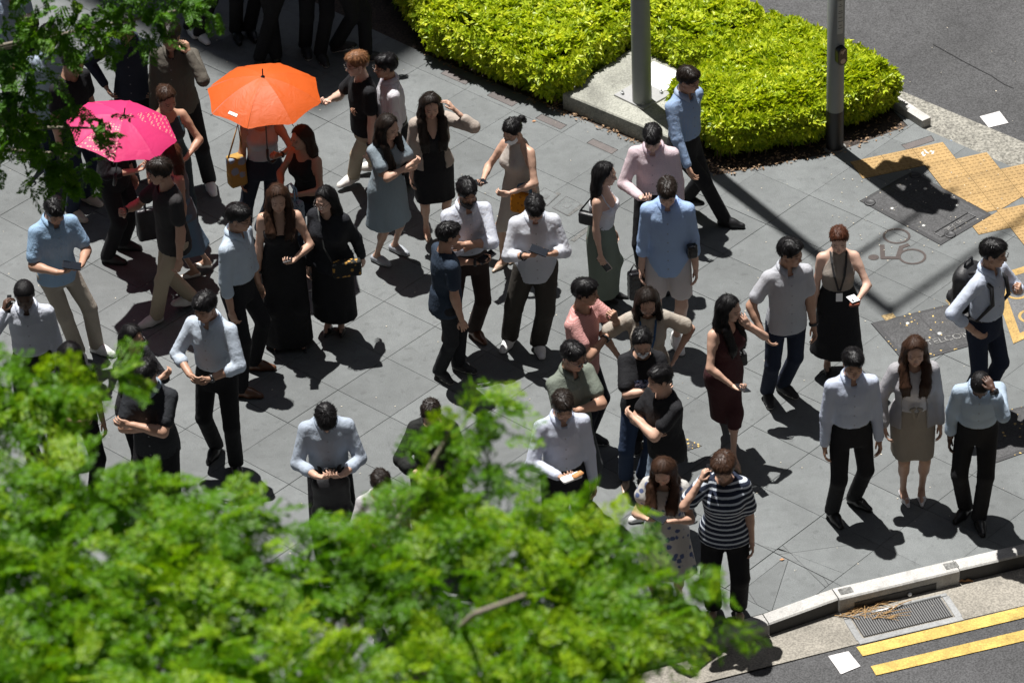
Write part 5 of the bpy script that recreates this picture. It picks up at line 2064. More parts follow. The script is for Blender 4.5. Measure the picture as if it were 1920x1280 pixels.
# loose specks on the paving
sk = MB()
for k in range(420):
    p = at(rs.uniform(-20, 1940), rs.uniform(40, 1150), .003)
    if k < 120:
        p = at(rs.uniform(1560, 1880), rs.uniform(300, 480), .008)
    s_ = rs.uniform(.003, .009); an = rs.uniform(0, 3)
    sk.box(p, (s_*1.5, s_, .003), rotz(an))
so = sk.build('grit', m_plain('pale_grit', (.5, .45, .36), .8, var=.5, scale=20)); so['kind'] = 'stuff'
for (x, y, t) in ((1466, 1049, 'single fallen brown leaf on the paving by the striped woman'), (1001, 228, 'pale orange fallen leaf beside the third brown paver')):
    p = at(x, y, .004)
    lf = MB(); lf.add([p+np.array(v_) for v_ in ((-.022, 0, .002), (0, -.012, .008), (.024, .003, .003), (.002, .013, .010))], [(0, 1, 2), (0, 2, 3)])
    tag(lf.build('fallen_leaf', m_plain('fallen_leaf_tan', (.45, .24, .12), .8)), t, 'leaf')

# ---- concrete plinth, lamp post and signal pole
PL = P2((1056, 204), (1262, 290), (1392, 198), (1186, 118))
c = np.mean(PL, 0)
pl = empty('concrete_plinth', (*c, 0)); tag(pl, 'weathered concrete plinth carrying the thick lamp post', 'plinth')
loc = [(p[0]-c[0], p[1]-c[1]) for p in PL]
link('plinth_block', slab_mesh('plinth_block', loc, .17, -.02, 0, .012), M_PLINTH, pl)
wp = MB(); q = [at(x, y, .17)-np.array([*c, 0]) for x, y in ((1212, 128), (1225, 117), (1276, 138), (1262, 168), (1240, 172), (1212, 160))]
wp.prism(ccw([tuple(p[:2]) for p in q]), .172, .178)
pt = wp.build('white_board', m_plain('white_board', (.9, .9, .9), .5, var=.02)); pt.location = (*c, 0)
tag(pt, 'bright white flat board lying on the plinth behind the lamp post', 'board')
lb = at(1204, 189, .18)
lamp = empty('lamp_post', (lb[0], lb[1], .17)); tag(lamp, 'thick grey lamp post bolted to the concrete plinth', 'lamp post')
bp = [at(x, y, .17)-np.array([lb[0], lb[1], 0]) for x, y in ((1151, 180), (1207, 207), (1256, 180), (1200, 152))]
link('base_plate', slab_mesh('base_plate', [tuple(p[:2]) for p in bp], .016, .0015, 0, .002), m_plain('base_plate_steel', (.34, .34, .34), .45, .3, var=.15), lamp)
for (x, y) in ((1167, 177), (1206, 197), (1240, 175), (1200, 160)):
    q = at(x, y, .185)-np.array([lb[0], lb[1], .17])
    MB().lathe((q[0], q[1], .016), [(.020, 0), (.020, .006), (.016, .007), (.016, .024), (.007, .026), (.007, .044), (0, .045)], 6).build('anchor_bolt', M_STEEL, lamp)
HP = 13.2
MB().lathe((0, 0, .014), [(.090, 0), (.088, 1.5), (.085, 1.52), (.06, HP), (0, HP+.01)], 32).build('post', M_POLE, lamp, True)
arm_dir = np.append(GA, 0)
for hz, l, r_ in ((HP-.05, 2.6, .035), (10.4, 1.7, .03)):
    MB().tube([np.array([0, 0, hz]), arm_dir*l*.5+np.array([0, 0, hz+.10]), arm_dir*l+np.array([0, 0, hz+.12])], [r_*1.2, r_, r_*.8], 10).build('arm', M_POLE, lamp, True)
MB().box(arm_dir*2.75+np.array([0, 0, HP+.05]), (.62, .26, .12), rotz(GRID), .03).build('lantern', M_STEEL, lamp)
sb = at(1565, 277)
sig = empty('signal_pole', (sb[0], sb[1], 0)); tag(sig, 'grey signal pole with black foot and pedestrian push button', 'signal pole')
MB().lathe((0, 0, 0), [(.105, 0), (.104, .008), (.080, .012)], 28).build('pole_foot', m_stone('foot_concrete', (.2, .2, .19), .3, 60, .3, .9, 0.0), sig)
MB().lathe((0, 0, .010), [(.081, 0), (.081, .40)], 28).build('black_band', M_BLACK, sig, True)
MB().lathe((0, 0, .41), [(.0785, 0), (.0785, 3.6), (0, 3.61)], 28).build('post', M_POLE, sig, True)
cd = unit(np.array([.42, -.9, 0])); cs = np.array([-cd[1], cd[0], 0])
Rc = np.stack([cs, -cd, [0, 0, 1]], 1)
# notice
b = MB(); V = []; F = []
for i in range(7):
    a = math.atan2(cd[1], cd[0])+(i-3)*.13
    for z in (1.24, 1.62):
        V.append((.0800*math.cos(a), .0800*math.sin(a), z))
for i in range(6):
    F.append((2*i, 2*i+2, 2*i+3, 2*i+1))
nt_ = b.add(V, F).build('notice', m_plain('notice_paper', (.36, .38, .37), .6), sig, True)
ink = MB()
for z, w in ((1.585, .06), (1.545, .02), (1.525, .05), (1.475, .045), (1.455, .06), (1.41, .05), (1.37, .06), (1.33, .03), (1.30, .055)):
    V = []
    for i in range(5):
        a = math.atan2(cd[1], cd[0])+(i-2)*w*2.6
        V += [(.0805*math.cos(a), .0805*math.sin(a), z-.004), (.0805*math.cos(a), .0805*math.sin(a), z+.004)]
    ink.add(V, [(2*i, 2*i+2, 2*i+3, 2*i+1) for i in range(4)])
ink.build('notice_lines', m_plain('notice_ink', (.14, .14, .14), .7), nt_)['kind'] = 'stuff'
bc = cd*.098+np.array([0, 0, 1.03])
bt = empty('push_button', bc.tolist()); bt.parent = sig
pts = []
for a in np.linspace(0, 2*math.pi, 28, endpoint=False):
    x, z = .048*math.cos(a), .048*math.sin(a)+(.045 if math.sin(a) > 0 else -.045)
    pts.append((x, z))
n = len(pts)
V = [Rc@np.array([x, y, z]) for y in (.03, -.026) for x, z in pts]+[Rc@np.array([x*.88, -.034, z*.92]) for x, z in pts]
F = [(i, (i+1) % n, n+(i+1) % n, n+i) for i in range(n)]+[(n+i, n+(i+1) % n, 2*n+(i+1) % n, 2*n+i) for i in range(n)]+[tuple(range(2*n, 3*n))]
MB().add(V, [tuple(reversed(f)) for f in F]).build('button_case', m_plain('button_black', (.012, .012, .013), .35), bt)
M_ARW = m_plain('arrow_tan', (.42, .33, .24), .6)
A = [(-.022, .030), (.004, .030), (-.004, .012), (.008, .008), (.034, .045), (.008, .082), (-.004, .078), (.004, .058), (-.022, .058)]
A = [(.030, .066), (.012, .080), (.012, .070), (-.030, .056), (-.018, .050), (-.030, .040), (-.026, .034), (-.008, .044), (-.010, .024), (.002, .030), (.012, .052)]
V = [Rc@np.array([x, -.0355, z]) for x, z in A]
MB().add(V, [tuple(range(len(A)))]).build('arrow', M_ARW, bt)
V = [Rc@np.array([.026*math.cos(a), -.0355, -.045+.026*math.sin(a)]) for a in np.linspace(0, 2*math.pi, 20, endpoint=False)]
MB().add(V, [tuple(range(20))]).build('button', M_ARW, bt)
# the signal heads above
for hz, off in ((3.2, np.array([.28, -.12, 0])), (2.95, np.array([.16, .25, 0]))):
    hd = unit(off); 
    c = hd*.26+np.array([0, 0, hz])
    Rh_ = rotz(math.atan2(hd[1], hd[0])+math.pi/2)
    MB().box(c, (.36, .22, .80), Rh_, .03).build('signal_head', m_plain('signal_black', (.014, .014, .015), .4), sig)
    MB().tube([np.array([0, 0, hz]), c], .03, 8).build('bracket', M_POLE, sig)
    for k in range(2):
        MB().tube([c+Rh_@np.array([0, -.10, .2-.36*k]), c+Rh_@np.array([0, -.26, .2-.36*k])], [.10, .11], 14, False).build('visor', m_plain('signal_black', (.014, .014, .015), .4), sig)

# ---- the tower whose corner shades the top of the scene, and unseen blocks added to cut the sky light
M_BLD = m_plain('tower_stone', (.20, .195, .185), .8, bmp=.002, scale=3)
M_BLD2 = m_plain('added_block_dark_stone', (.11, .108, .105), .7, bmp=.002, scale=3)
M_GLS = m_plain('tower_glass', (.012, .016, .020), .3, .0, spec=.3)


def block(label, corner, ea, eb, w, d, h, mat, sides, nw):
    """an office block from one corner; sides tells which faces carry windows"""
    ob = empty('building', (corner[0], corner[1], -.16)); tag(ob, label, 'building')
    ft = [tuple(v_) for v_ in (ea*0, ea*w, ea*w+eb*d, eb*d)]
    wl = MB().prism(ccw(ft), 0, h-.4).build('wall', mat, ob)
    rf = [tuple(v_) for v_ in (-ea*.02-eb*.02, ea*(w+.02)-eb*.02, ea*(w+.02)+eb*(d+.02), eb*(d+.02)-ea*.02)]
    MB().prism(ccw(rf), h-.4, h).build('roof', mat, ob)
    fl = int((h-3)/3.8)
    for f in sides:
        o_, e_, n_, ln = {'a': (ea*0, ea, -eb, w), 'b': (eb*0, eb, -ea, d), 'A': (eb*d, ea, eb, w), 'B': (ea*w, eb, ea, d)}[f]
        ww = (ln-2)/nw*.84
        b2 = MB(); e = np.append(e_*ww, 0); n3 = np.append(n_*.04, 0); up = np.array([0, 0, 2.7])
        b2.add([np.zeros(3), e, e+up, up, n3, e+n3, e+n3+up, n3+up], [(4, 5, 6, 7), (0, 1, 5, 4), (1, 2, 6, 5), (2, 3, 7, 6), (3, 0, 4, 7)])
        wm = b2.mesh('window'); wm.materials.append(M_GLS)
        for i in range(fl):
            for k in range(nw):
                q = bpy.data.objects.new('window', wm); COL.objects.link(q); q.parent = wl
                a = o_+e_*(1+(ln-2)/nw*(k+.08)); q.location = (a[0], a[1], 1.2+i*3.8)
    return ob


HB = 34.0
sh = at(600, 214)
bx = sh[:2]+np.array([-SUN_FALL[0], -SUN_FALL[1]])*HB
block('tall office block whose corner throws the shade behind the orange umbrella', bx, GA, GB, 24, 24, HB, M_BLD, 'ab', 6)
XE, YE = np.array([1.0, 0]), np.array([0, 1.0])
block('unseen dark office block added behind the camera to cut the sky light', (-34, -60), XE, YE, 64, 27, 70, M_BLD2, 'A', 10)
block('unseen dark office block added on the western side to deepen the shade', (-50, -30), XE, YE, 30, 46, 70, M_BLD2, 'B', 8)
block('unseen dark office block added on the eastern side to block the sky', (19, -34), XE, YE, 30, 52, 70, M_BLD2, 'b', 8)
block('unseen dark office block added beyond the upper road to block low sky', at(1500, -1500)[:2]+np.array([2.0, 8.0]), XE, YE, 34, 24, 60, M_BLD2, 'ab', 8)
# ================================================================== LEAVES
def leaf_cloud(name, P, Nv, size, mat, parent=None, aspect=.5, seed=0, fold=.25, droop=0.0, tone=None, smooth=False, T=None):
    """many small folded leaves; P places, Nv the way each faces"""
    rs = np.random.RandomState(seed)
    n = len(P)
    Nv = Nv/(np.linalg.norm(Nv, axis=1)[:, None]+1e-9)
    t = rs.normal(size=(n, 3)); t -= Nv*(t*Nv).sum(1)[:, None]; t[:, 2] -= droop; t -= Nv*(t*Nv).sum(1)[:, None]
    if T is not None:
        t = T-Nv*(T*Nv).sum(1)[:, None]
    t /= np.linalg.norm(t, axis=1)[:, None]+1e-9
    b = np.cross(Nv, t)
    s = size*rs.uniform(.65, 1.3, n)[:, None]
    base = P-t*s*.5; tip = P+t*s*.5
    l = P+b*s*aspect*.5+Nv*s*fold*.3+t*s*.03; r = P-b*s*aspect*.5+Nv*s*fold*.3+t*s*.03
    tip = tip-Nv*s*.10
    V = np.stack([base, r, tip, l], 1).reshape(-1, 3)
    i = np.arange(n)*4
    F = np.concatenate([np.stack([i, i+1, i+2], 1), np.stack([i, i+2, i+3], 1)])
    tv = np.repeat(rs.rand(n) if tone is None else tone, 4)
    me = mesh_np(name, V, F, smooth, {'leaf': ('FLOAT', tv)})
    return link(name, me, mat, parent)


def poly_sample(poly, n, rs):
    xs = [p[0] for p in poly]; ys = [p[1] for p in poly]
    out = []
    pa = np.array(poly)
    while len(out) < n:
        q = rs.uniform([min(xs), min(ys)], [max(xs), max(ys)], (n*2, 2))
        m = np.zeros(len(q), bool)
        for i in range(len(pa)):
            a, b = pa[i], pa[(i+1) % len(pa)]
            cr = (a[1] > q[:, 1]) != (b[1] > q[:, 1])
            with np.errstate(divide='ignore', invalid='ignore'):
                x = (b[0]-a[0])*(q[:, 1]-a[1])/(b[1]-a[1])+a[0]
            m ^= cr & (q[:, 0] < x)
        out.extend(q[m].tolist())
    return np.array(out[:n])


def edge_dist(poly, q):
    d = np.full(len(q), 9.0); pa = np.array(poly); nv = np.zeros_like(q)
    for i in range(len(pa)):
        a, b = pa[i], pa[(i+1) % len(pa)]; ab = b-a
        t = np.clip(((q-a)@ab)/(ab@ab), 0, 1); v = q-(a+t[:, None]*ab); l = np.linalg.norm(v, axis=1)
        m = l < d
        d[m] = l[m]; nv[m] = -v[m]/(l[m][:, None]+1e-9)
    return d, nv


def lump(q, seed, f=1.7):
    rs = np.random.RandomState(seed); o = np.zeros(len(q))
    for k in range(6):
        d = rs.normal(size=2); d /= np.linalg.norm(d); o += np.sin((q@d)*f*rs.uniform(.7, 2.4)*2+rs.uniform(0, 6))
    return o/6


M_HEDGE = m_leaf('hedge', (.15, .25, .012), (.42, .51, .02), (.68, .70, .06), .34, .42)
M_TWIG = m_plain('twig', (.10, .075, .05), .9, var=.3)


def hedge(label, poly, top, n, seed):
    rs = np.random.RandomState(seed)
    poly = ccw(poly); c = np.mean(poly, 0)
    ob = empty('hedge', (*c, 0)); tag(ob, label, 'hedge')
    q = poly_sample(poly, n, rs)
    d, nv = edge_dist(poly, q)
    shoulder = np.clip(d/.22, 0, 1)
    H = top*(0.50+.50*np.sqrt(1-(1-shoulder)**2))+.06*lump(q, seed, 2.2)+.05*lump(q, seed+1, 6.0)+.02*lump(q, seed+2, 14.0)
    depth = rs.exponential(.055, n)
    z = np.maximum(H-depth, .06)
    P = np.column_stack([q, z])
    Nv = np.column_stack([nv*(-1)*(1-shoulder)[:, None]*.9, np.full(n, .8)])+rs.normal(0, .42, (n, 3))
    # sides: leaves hanging down the faces
    m = int(n*.42)
    per = np.array(poly); L = np.linalg.norm(np.roll(per, -1, 0)-per, axis=1); cum = np.cumsum(L)/L.sum()
    k = np.searchsorted(cum, rs.rand(m)); t = rs.rand(m)
    a = per[k]; b = per[(k+1) % len(per)]; e = (b-a)/np.linalg.norm(b-a, axis=1)[:, None]; nn = np.column_stack([e[:, 1], -e[:, 0]])
    zz = top*.86*rs.beta(1.35, 1.0, m)
    base = a+(b-a)*t[:, None]
    out = .05*lump(base, seed+3, 5.0)+.09*np.sin(np.clip(zz/top, 0, 1)*math.pi)-.03-rs.exponential(.035, m)
    out -= .10*np.clip(1-zz/(top*.35), 0, 1)
    Q = np.column_stack([base+nn*out[:, None], zz])
    NQ = np.column_stack([nn*.8, np.full(m, .55)])+rs.normal(0, .42, (m, 3))
    PP = np.concatenate([P, Q]); NN = np.concatenate([Nv, NQ])
    sel = rs.permutation(len(PP))[:len(PP)//5]
    PP, NN = PP[sel], NN[sel]
    NN = NN/np.linalg.norm(NN, axis=1)[:, None]
    t1 = np.cross(NN, rs.normal(size=NN.shape)); t1 /= np.linalg.norm(t1, axis=1)[:, None]; t2 = np.cross(NN, t1)
    Lp, Ln, Lt, tone = [], [], [], []
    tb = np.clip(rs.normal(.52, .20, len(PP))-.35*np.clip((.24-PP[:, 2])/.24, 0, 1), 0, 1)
    for i in range(5):
        az = 2*math.pi*i/5+rs.uniform(-.4, .4, len(PP))
        rad = t1*np.cos(az)[:, None]+t2*np.sin(az)[:, None]
        tilt = rs.uniform(.15, .75, len(PP))[:, None]
        d = rad*np.cos(tilt)+NN*np.sin(tilt)
        nn_ = NN*np.cos(tilt)-rad*np.sin(tilt)
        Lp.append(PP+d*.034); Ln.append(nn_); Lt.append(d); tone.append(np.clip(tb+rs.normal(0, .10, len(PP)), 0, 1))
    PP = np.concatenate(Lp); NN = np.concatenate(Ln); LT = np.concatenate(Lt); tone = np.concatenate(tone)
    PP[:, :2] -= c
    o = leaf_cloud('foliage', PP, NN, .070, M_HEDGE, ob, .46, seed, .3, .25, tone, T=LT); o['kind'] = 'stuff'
    tw = MB()
    for i in range(int(len(poly)*14)):
        p = poly_sample(poly, 1, rs)[0]-c
        tp_ = np.array([p[0]+rs.normal(0, .08), p[1]+rs.normal(0, .08), top*.8])
        tw.tube([np.array([p[0], p[1], -.01]), (np.array([p[0], p[1], 0])+tp_)/2+rs.normal(0, .02, 3), tp_], [.009, .006, .003], 5)
    s_ = tw.build('stems', M_TWIG, ob); s_['kind'] = 'stuff'
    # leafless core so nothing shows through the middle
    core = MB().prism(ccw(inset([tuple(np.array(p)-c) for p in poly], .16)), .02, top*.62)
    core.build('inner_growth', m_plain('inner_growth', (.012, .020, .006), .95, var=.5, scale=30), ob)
    return ob


hedge('long bright yellow green clipped hedge behind the concrete plinth', P2((660, -120), (762, 40), (815, 110), (930, 160), (1045, 203), (1180, 106), (1345, 176), (1440, 106), (1330, 40), (1040, -190)), .52, 50000, 3)
hedge('low bright yellow green hedge beside the signal pole and the upper road', P2((1262, 232), (1348, 303), (1440, 290), (1540, 272), (1548, 248), (1595, 246), (1640, 230), (1676, 208), (1630, 175), (1452, 96), (1352, 180)), .50, 37000, 4)


# ---- feathery compound leaves for the trees
def spray_template(seed, n=9, L=.30):
    rs = np.random.RandomState(seed)
    P, T, S = [], [], []
    for k in range(n):
        u = (k+.7)/n
        for s in (-1, 1):
            base = np.array([u*L, 0, -.10*u*u*L*2])
            d = np.array([.35, s*.93, -.12+rs.normal(0, .1)]); d /= np.linalg.norm(d)
            m = 3 if L > .2 else 2
            ln = .075*(1-.55*abs(u-.45))
            for j in range(m):
                P.append(base+d*ln*(j+.55)/m*1.6); T.append(unit(d*.5+np.array([.7, 0, 0])*(1 if j < m-1 else .2)+rs.normal(0, .2, 3))); S.append(rs.uniform(.8, 1.2))
    return np.array(P), np.array(T), np.array(S)


def fronds(name, C, D, scale, leaf, mat, parent, seed, tone_c=None, aspect=.48):
    """compound leaves: C stalk ends, D the way each hangs"""
    rs = np.random.RandomState(seed)
    tp_ = [spray_template(seed+i) for i in range(5)]
    Ps, Ns, Ts, Tn = [], [], [], []
    n = len(C)
    kinds = rs.randint(0, 5, n)
    for kk in range(5):
        idx = np.where(kinds == kk)[0]
        P, T, S = tp_[kk]
        x = D[idx]/np.linalg.norm(D[idx], axis=1)[:, None]
        up = np.array([0, 0, 1.0])+rs.normal(0, .45, (len(idx), 3))
        z = up-x*(up*x).sum(1)[:, None]; z /= np.linalg.norm(z, axis=1)[:, None]
        y = np.cross(z, x)
        s = (scale*rs.uniform(.7, 1.25, len(idx)))[:, None, None]
        W = C[idx][:, None]+s*(P[None, :, :1]*x[:, None]+P[None, :, 1:2]*y[:, None]+P[None, :, 2:]*z[:, None])
        Tw = T[None, :, :1]*x[:, None]+T[None, :, 1:2]*y[:, None]+T[None, :, 2:]*z[:, None]
        Nw = np.broadcast_to(z[:, None], W.shape)+rs.normal(0, .38, W.shape)
        Ps.append(W.reshape(-1, 3)); Ts.append(Tw.reshape(-1, 3)); Ns.append(Nw.reshape(-1, 3))
        tn = rs.normal(.5, .16, len(idx)) if tone_c is None else tone_c[idx]+rs.normal(0, .1, len(idx))
        Tn.append(np.repeat(tn, len(P))+rs.normal(0, .08, len(idx)*len(P)))
    P = np.concatenate(Ps); N_ = np.concatenate(Ns); T = np.concatenate(Ts); tn = np.clip(np.concatenate(Tn), 0, 1)
    m = len(P)
    N_ = N_-T*(N_*T).sum(1)[:, None]/np.maximum((T*T).sum(1), 1e-6)[:, None]; N_ /= np.linalg.norm(N_, axis=1)[:, None]+1e-9
    T = T/np.linalg.norm(T, axis=1)[:, None]
    b = np.cross(N_, T); s = leaf*rs.uniform(.75, 1.25, m)[:, None]
    V = np.stack([P-T*s*.5, P-b*s*aspect*.5+T*s*.1, P+T*s*.5-N_*s*.08, P+b*s*aspect*.5+T*s*.1], 1).reshape(-1, 3)
    i = np.arange(m)*4
    F = np.stack([i, i+1, i+2, i+3], 1)
    me = mesh_np(name, V, F, False, {'leaf': ('FLOAT', np.repeat(tn, 4))})
    o = link(name, me, mat, parent)
    return o


M_FRONT = m_leaf('front_tree', (.024, .090, .003), (.100, .245, .004), (.29, .42, .010), .50, .45)
M_TOPT = m_leaf('upper_tree', (.03, .10, .006), (.085, .21, .008), (.24, .38, .012), .45, .5)
M_BARK = m_plain('bark', (.22, .19, .15), .9, var=.35, scale=14, bmp=.006)


def clumps(spec, seed, per):
    """points through clumps given as (place, radius, weight)"""
    rs = np.random.RandomState(seed); C, D, tn = [], [], []
    for c, r, w in spec:
        n = int(per*w*r[0]*r[1]*4) if not np.isscalar(r) else int(per*w*r*r*4)
        rr = np.array(r) if not np.isscalar(r) else np.array([r, r, r*.7])
        u = rs.normal(size=(n, 3)); u /= np.linalg.norm(u, axis=1)[:, None]; u *= rs.rand(n)[:, None]**(1/2.2)
        p = c+u*rr
        C.append(p)
        d = u*np.array([1, 1, .25])+np.array([0, 0, -.28])+rs.normal(0, .35, (n, 3)); D.append(d)
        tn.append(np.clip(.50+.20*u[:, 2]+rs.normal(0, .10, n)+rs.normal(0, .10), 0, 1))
    return np.concatenate(C), np.concatenate(D), np.concatenate(tn)


# the tree in front: its crown fills the lower left, well below the camera and far above the street
def fp(px, py, d):
    return along(px, py, d)


S1 = 1/400.0                    # metres to a survey pixel about 20 m out
def lump_at(px, py, d, rpx, w=1.0, flat=.75):
    if py > 600:
        py += 26; rpx = max(rpx*.86-14, 14); w = w*1.25
    return (fp(px, py, d), (rpx*d/FOC, rpx*d/FOC*1.0, rpx*d/FOC*flat), w)


front = []
for px, py, r_, d, w in (
        (30, 720, 95, 21.5, 1.0), (120, 690, 80, 21.5, .9), (205, 690, 48, 21.3, .8), (20, 650, 45, 21.6, .7), (70, 640, 30, 21.5, .6),
        (40, 930, 130, 21, 1.1), (160, 900, 95, 20.6, 1.0), (290, 930, 110, 20.8, 1.0), (400, 960, 95, 20.4, 1.0), (480, 960, 60, 20.6, .9), (120, 800, 40, 21.2, .45),
        (100, 1100, 170, 20.2, 1.1), (330, 1100, 170, 20.2, 1.1), (560, 1070, 120, 20.4, 1.0), (690, 1000, 110, 20.4, 1.0), (640, 950, 55, 20.6, .7),
        (90, 1290, 190, 19.6, 1.1), (330, 1290, 190, 19.6, 1.1), (570, 1270, 170, 19.6, 1.0), (800, 1290, 160, 19.8, 1.0),
        (820, 1080, 130, 20.2, .75), (850, 930, 95, 20.4, .85), (790, 880, 50, 20.6, .55), (860, 760, 62, 20.6, .50), (905, 725, 60, 20.7, .50), (960, 715, 30, 20.7, .45), (790, 770, 40, 20.7, .40), (930, 840, 70, 20.6, .70),
        (1000, 1000, 130, 20.2, 1.0), (1130, 1045, 100, 20.2, 1.0), (1060, 950, 70, 20.3, .8), (1180, 955, 50, 20.3, .4), (1010, 1180, 160, 19.9, 1.05), (1190, 1160, 110, 20, 1.0), (1265, 1075, 65, 20.2, .8), (1325, 1125, 62, 20.2, .8), (1380, 1180, 35, 20.2, .5),
        (1010, 1320, 150, 19.6, 1.0), (1160, 1240, 60, 19.9, .7), (760, 1120, 70, 20.4, .55),
        (300, 1450, 260, 19.2, .8), (750, 1450, 240, 19.2, .8), (-160, 1000, 200, 20.4, .7), (-180, 1300, 240, 19.8, .7)):
    front.append(lump_at(px, py, d, r_, w))
tree_base = fp(520, 1900, 27.0); tree_base[2] = 0.0
tree_base = np.array([-2.3, -13.6, 0.0])
tree = empty('tree', (tree_base[0], tree_base[1], -.16)); tag(tree, 'bright green feathery street tree filling the lower left of the scene', 'tree')
C, D, tn = clumps(front, 21, 360)
C = C-np.array([tree_base[0], tree_base[1], -.16])
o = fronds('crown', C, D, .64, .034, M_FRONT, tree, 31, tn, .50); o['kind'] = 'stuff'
bro = np.array([tree_base[0], tree_base[1], -.16])
tr = MB()
hub = np.array([.15, .1, 5.6])
tr.tube([np.array([0, 0, 0]), np.array([.03, .02, 1.2]), np.array([.10, .06, 3.4]), hub], [.24, .19, .16, .13], 14)
tr.build('trunk', M_BARK, tree, True)
for k, (px, py, d) in enumerate(((60, 720, 21.5), (200, 920, 20.9), (430, 990, 20.6), (690, 1020, 20.6), (850, 800, 20.7), (1000, 1020, 20.4), (1280, 1110, 20.3), (300, 1250, 19.9), (980, 1250, 19.9), (850, 930, 20.6))):
    e = fp(px, py, d)-bro
    mid = hub+(e-hub)*.5+np.array([0, 0, -.25])
    rs = np.random.RandomState(k)
    pts = [hub, hub+(mid-hub)*.5+rs.normal(0, .06, 3), mid+rs.normal(0, .08, 3), mid+(e-mid)*.5+rs.normal(0, .06, 3), e]
    MB().tube(pts, [.07, .055, .04, .026, .010], 8).build('branch', M_BARK, tree, True)
a, b = fp(890, 1150, 19.2)-bro, fp(985, 1114, 19.2)-bro
MB().tube([hub+(a-hub)*.6, fp(850, 1185, 20.7)-bro, a, b], [.016, .015, .013, .008], 8).build('branch', M_BARK, tree, True)

# the darker tree leaning in at the upper left
up_ = []
for px, py, r_, d, w in (
        (60, 330, 30, 29.5, .5), (120, 60, 75, 29, 1.0), (190, 50, 62, 29, .95), (30, 200, 55, 29.2, .9), (60, 130, 55, 29, .9), (250, 25, 60, 29, .85), (330, 20, 55, 29, .75), (20, 260, 45, 29.3, .6), (60, 230, 60, 29.2, .9), (110, 180, 40, 29.1, .7),
        (165, 225, 36, 29.3, .75), (195, 220, 29, 29.3, .6), (180, 255, 36, 29.3, .6), (120, 300, 48, 29.4, 1.0), (165, 300, 36, 29.4, .9), (60, 290, 30, 29.4, .6), (130, 335, 34, 29.4, .9), (20, 30, 40, 29, .35), (380, 5, 45, 29, .55), (290, 60, 36, 29, .6), (10, 300, 25, 29.4, .6),
        (-120, 150, 160, 29, .7), (100, -120, 160, 28.6, .7), (330, -110, 130, 28.6, .6)):
    up_.append(lump_at(px, py, d, r_, w))
ub_ = np.array([-6.6, -2.5, 0.0])
t2 = empty('tree', (ub_[0], ub_[1], -.16)); tag(t2, 'dark green fine leaved tree hanging in at the upper left', 'tree')
C, D, tn = clumps(up_, 22, 125)
C = C-np.array([ub_[0], ub_[1], -.16])
o = fronds('crown', C, D, .50, .036, M_TOPT, t2, 41, tn*.75); o['kind'] = 'stuff'
hub = np.array([.2, -.4, 4.2])
MB().tube([np.zeros(3), np.array([.05, -.1, 1.5]), hub], [.2, .15, .12], 12).build('trunk', M_BARK, t2, True)
for px, py, d in ((120, 60, 29), (60, 230, 29.2), (140, 290, 29.4), (330, 20, 29), (180, 240, 29.3)):
    e = along(px, py, d)-np.array([ub_[0], ub_[1], -.16])
    MB().tube([hub, hub+(e-hub)*.55+np.array([0, 0, .12]), e], [.05, .03, .008], 7).build('branch', M_BARK, t2, True)
# ================================================================== THE PEOPLE
BLK = (.011, .011, .013); NAVY = (.018, .022, .036); WHT = (.82, .84, .88); PALE = (.60, .66, .74)
DRESS_B = ('dress', (.012, .011, .011), None); BROWN_S = ('dress', (.09, .035, .016), (.02, .015, .012))
SNEAK_W = ('sneaker', (.72, .72, .72), (.78, .78, .78)); SNEAK_B = ('sneaker', (.014, .014, .016), (.66, .64, .60))
PUMP_B = ('pump', (.012, .012, .013), None)


def shirt(n, c, **k):
    d = dict(n=n, c=c, collar=True, cut='collar', sleeve=2.0); d.update(k); return d


def tee(n, c, **k):
    d = dict(n=n, c=c, cut='crew', sleeve=.66, hem=.475, loose=.014); d.update(k); return d


def trousers(n, c, **k):
    d = dict(k='trousers', n=n, c=c); d.update(k); return d


BT = trousers('black_trousers', BLK, belt=(.015, .012, .011)); NT = trousers('navy_trousers', (.014, .016, .024))
JEANS = trousers('dark_jeans', (.016, .022, .042), rough=.95); KHAKI = trousers('khaki_trousers', (.36, .30, .22)); 

# ---- the upper left, under the darker tree
person('person with curly hair in black clothes standing beneath the dark tree', (52, 52), yaw=-60, H=1.66, skin='c', hair=('curly', 'dark'), top=tee('black_tee', BLK), bot=BT, shoes=SNEAK_B, feet=[(52, 290, 0, -80), (85, 285, 0, -70)], arms=('phone', 'down'))
person('person in pale blue shirt and jeans half hidden by the dark tree', (92, 70), yaw=170, H=1.68, top=shirt('pale_blue_shirt', (.50, .60, .72), hem=.48), bot=JEANS, arms=('down', 'down'), shoes=SNEAK_B)
person('person in light blue shirt at the top corner behind the dark tree', (16, -28), yaw=30, H=1.7, top=shirt('light_blue_shirt', (.36, .46, .60), pat='check', c2=(.55, .62, .72)), bot=BT, arms=('down', 'down'))
p3 = person('man in black T-shirt and jeans standing behind the pink umbrella', (138, 118), yaw=45, hy=10, H=1.70, skin='b', pitch=22, hair=('side', 'black'), top=tee('black_tee', BLK), bot=JEANS, shoes=('sneaker', (.48, .43, .36), (.66, .62, .56)), feet=[(145, 405, 0, 45), (172, 376, 0, 50)], arms=('down', 'down'))
person('man in navy shirt with both hands on hips under the tree', (236, 52), yaw=-4, H=1.72, skin='b', top=shirt('navy_shirt', (.022, .028, .045), hem=.50), bot=BT, arms=('hip', 'hip'), shoes=DRESS_B)
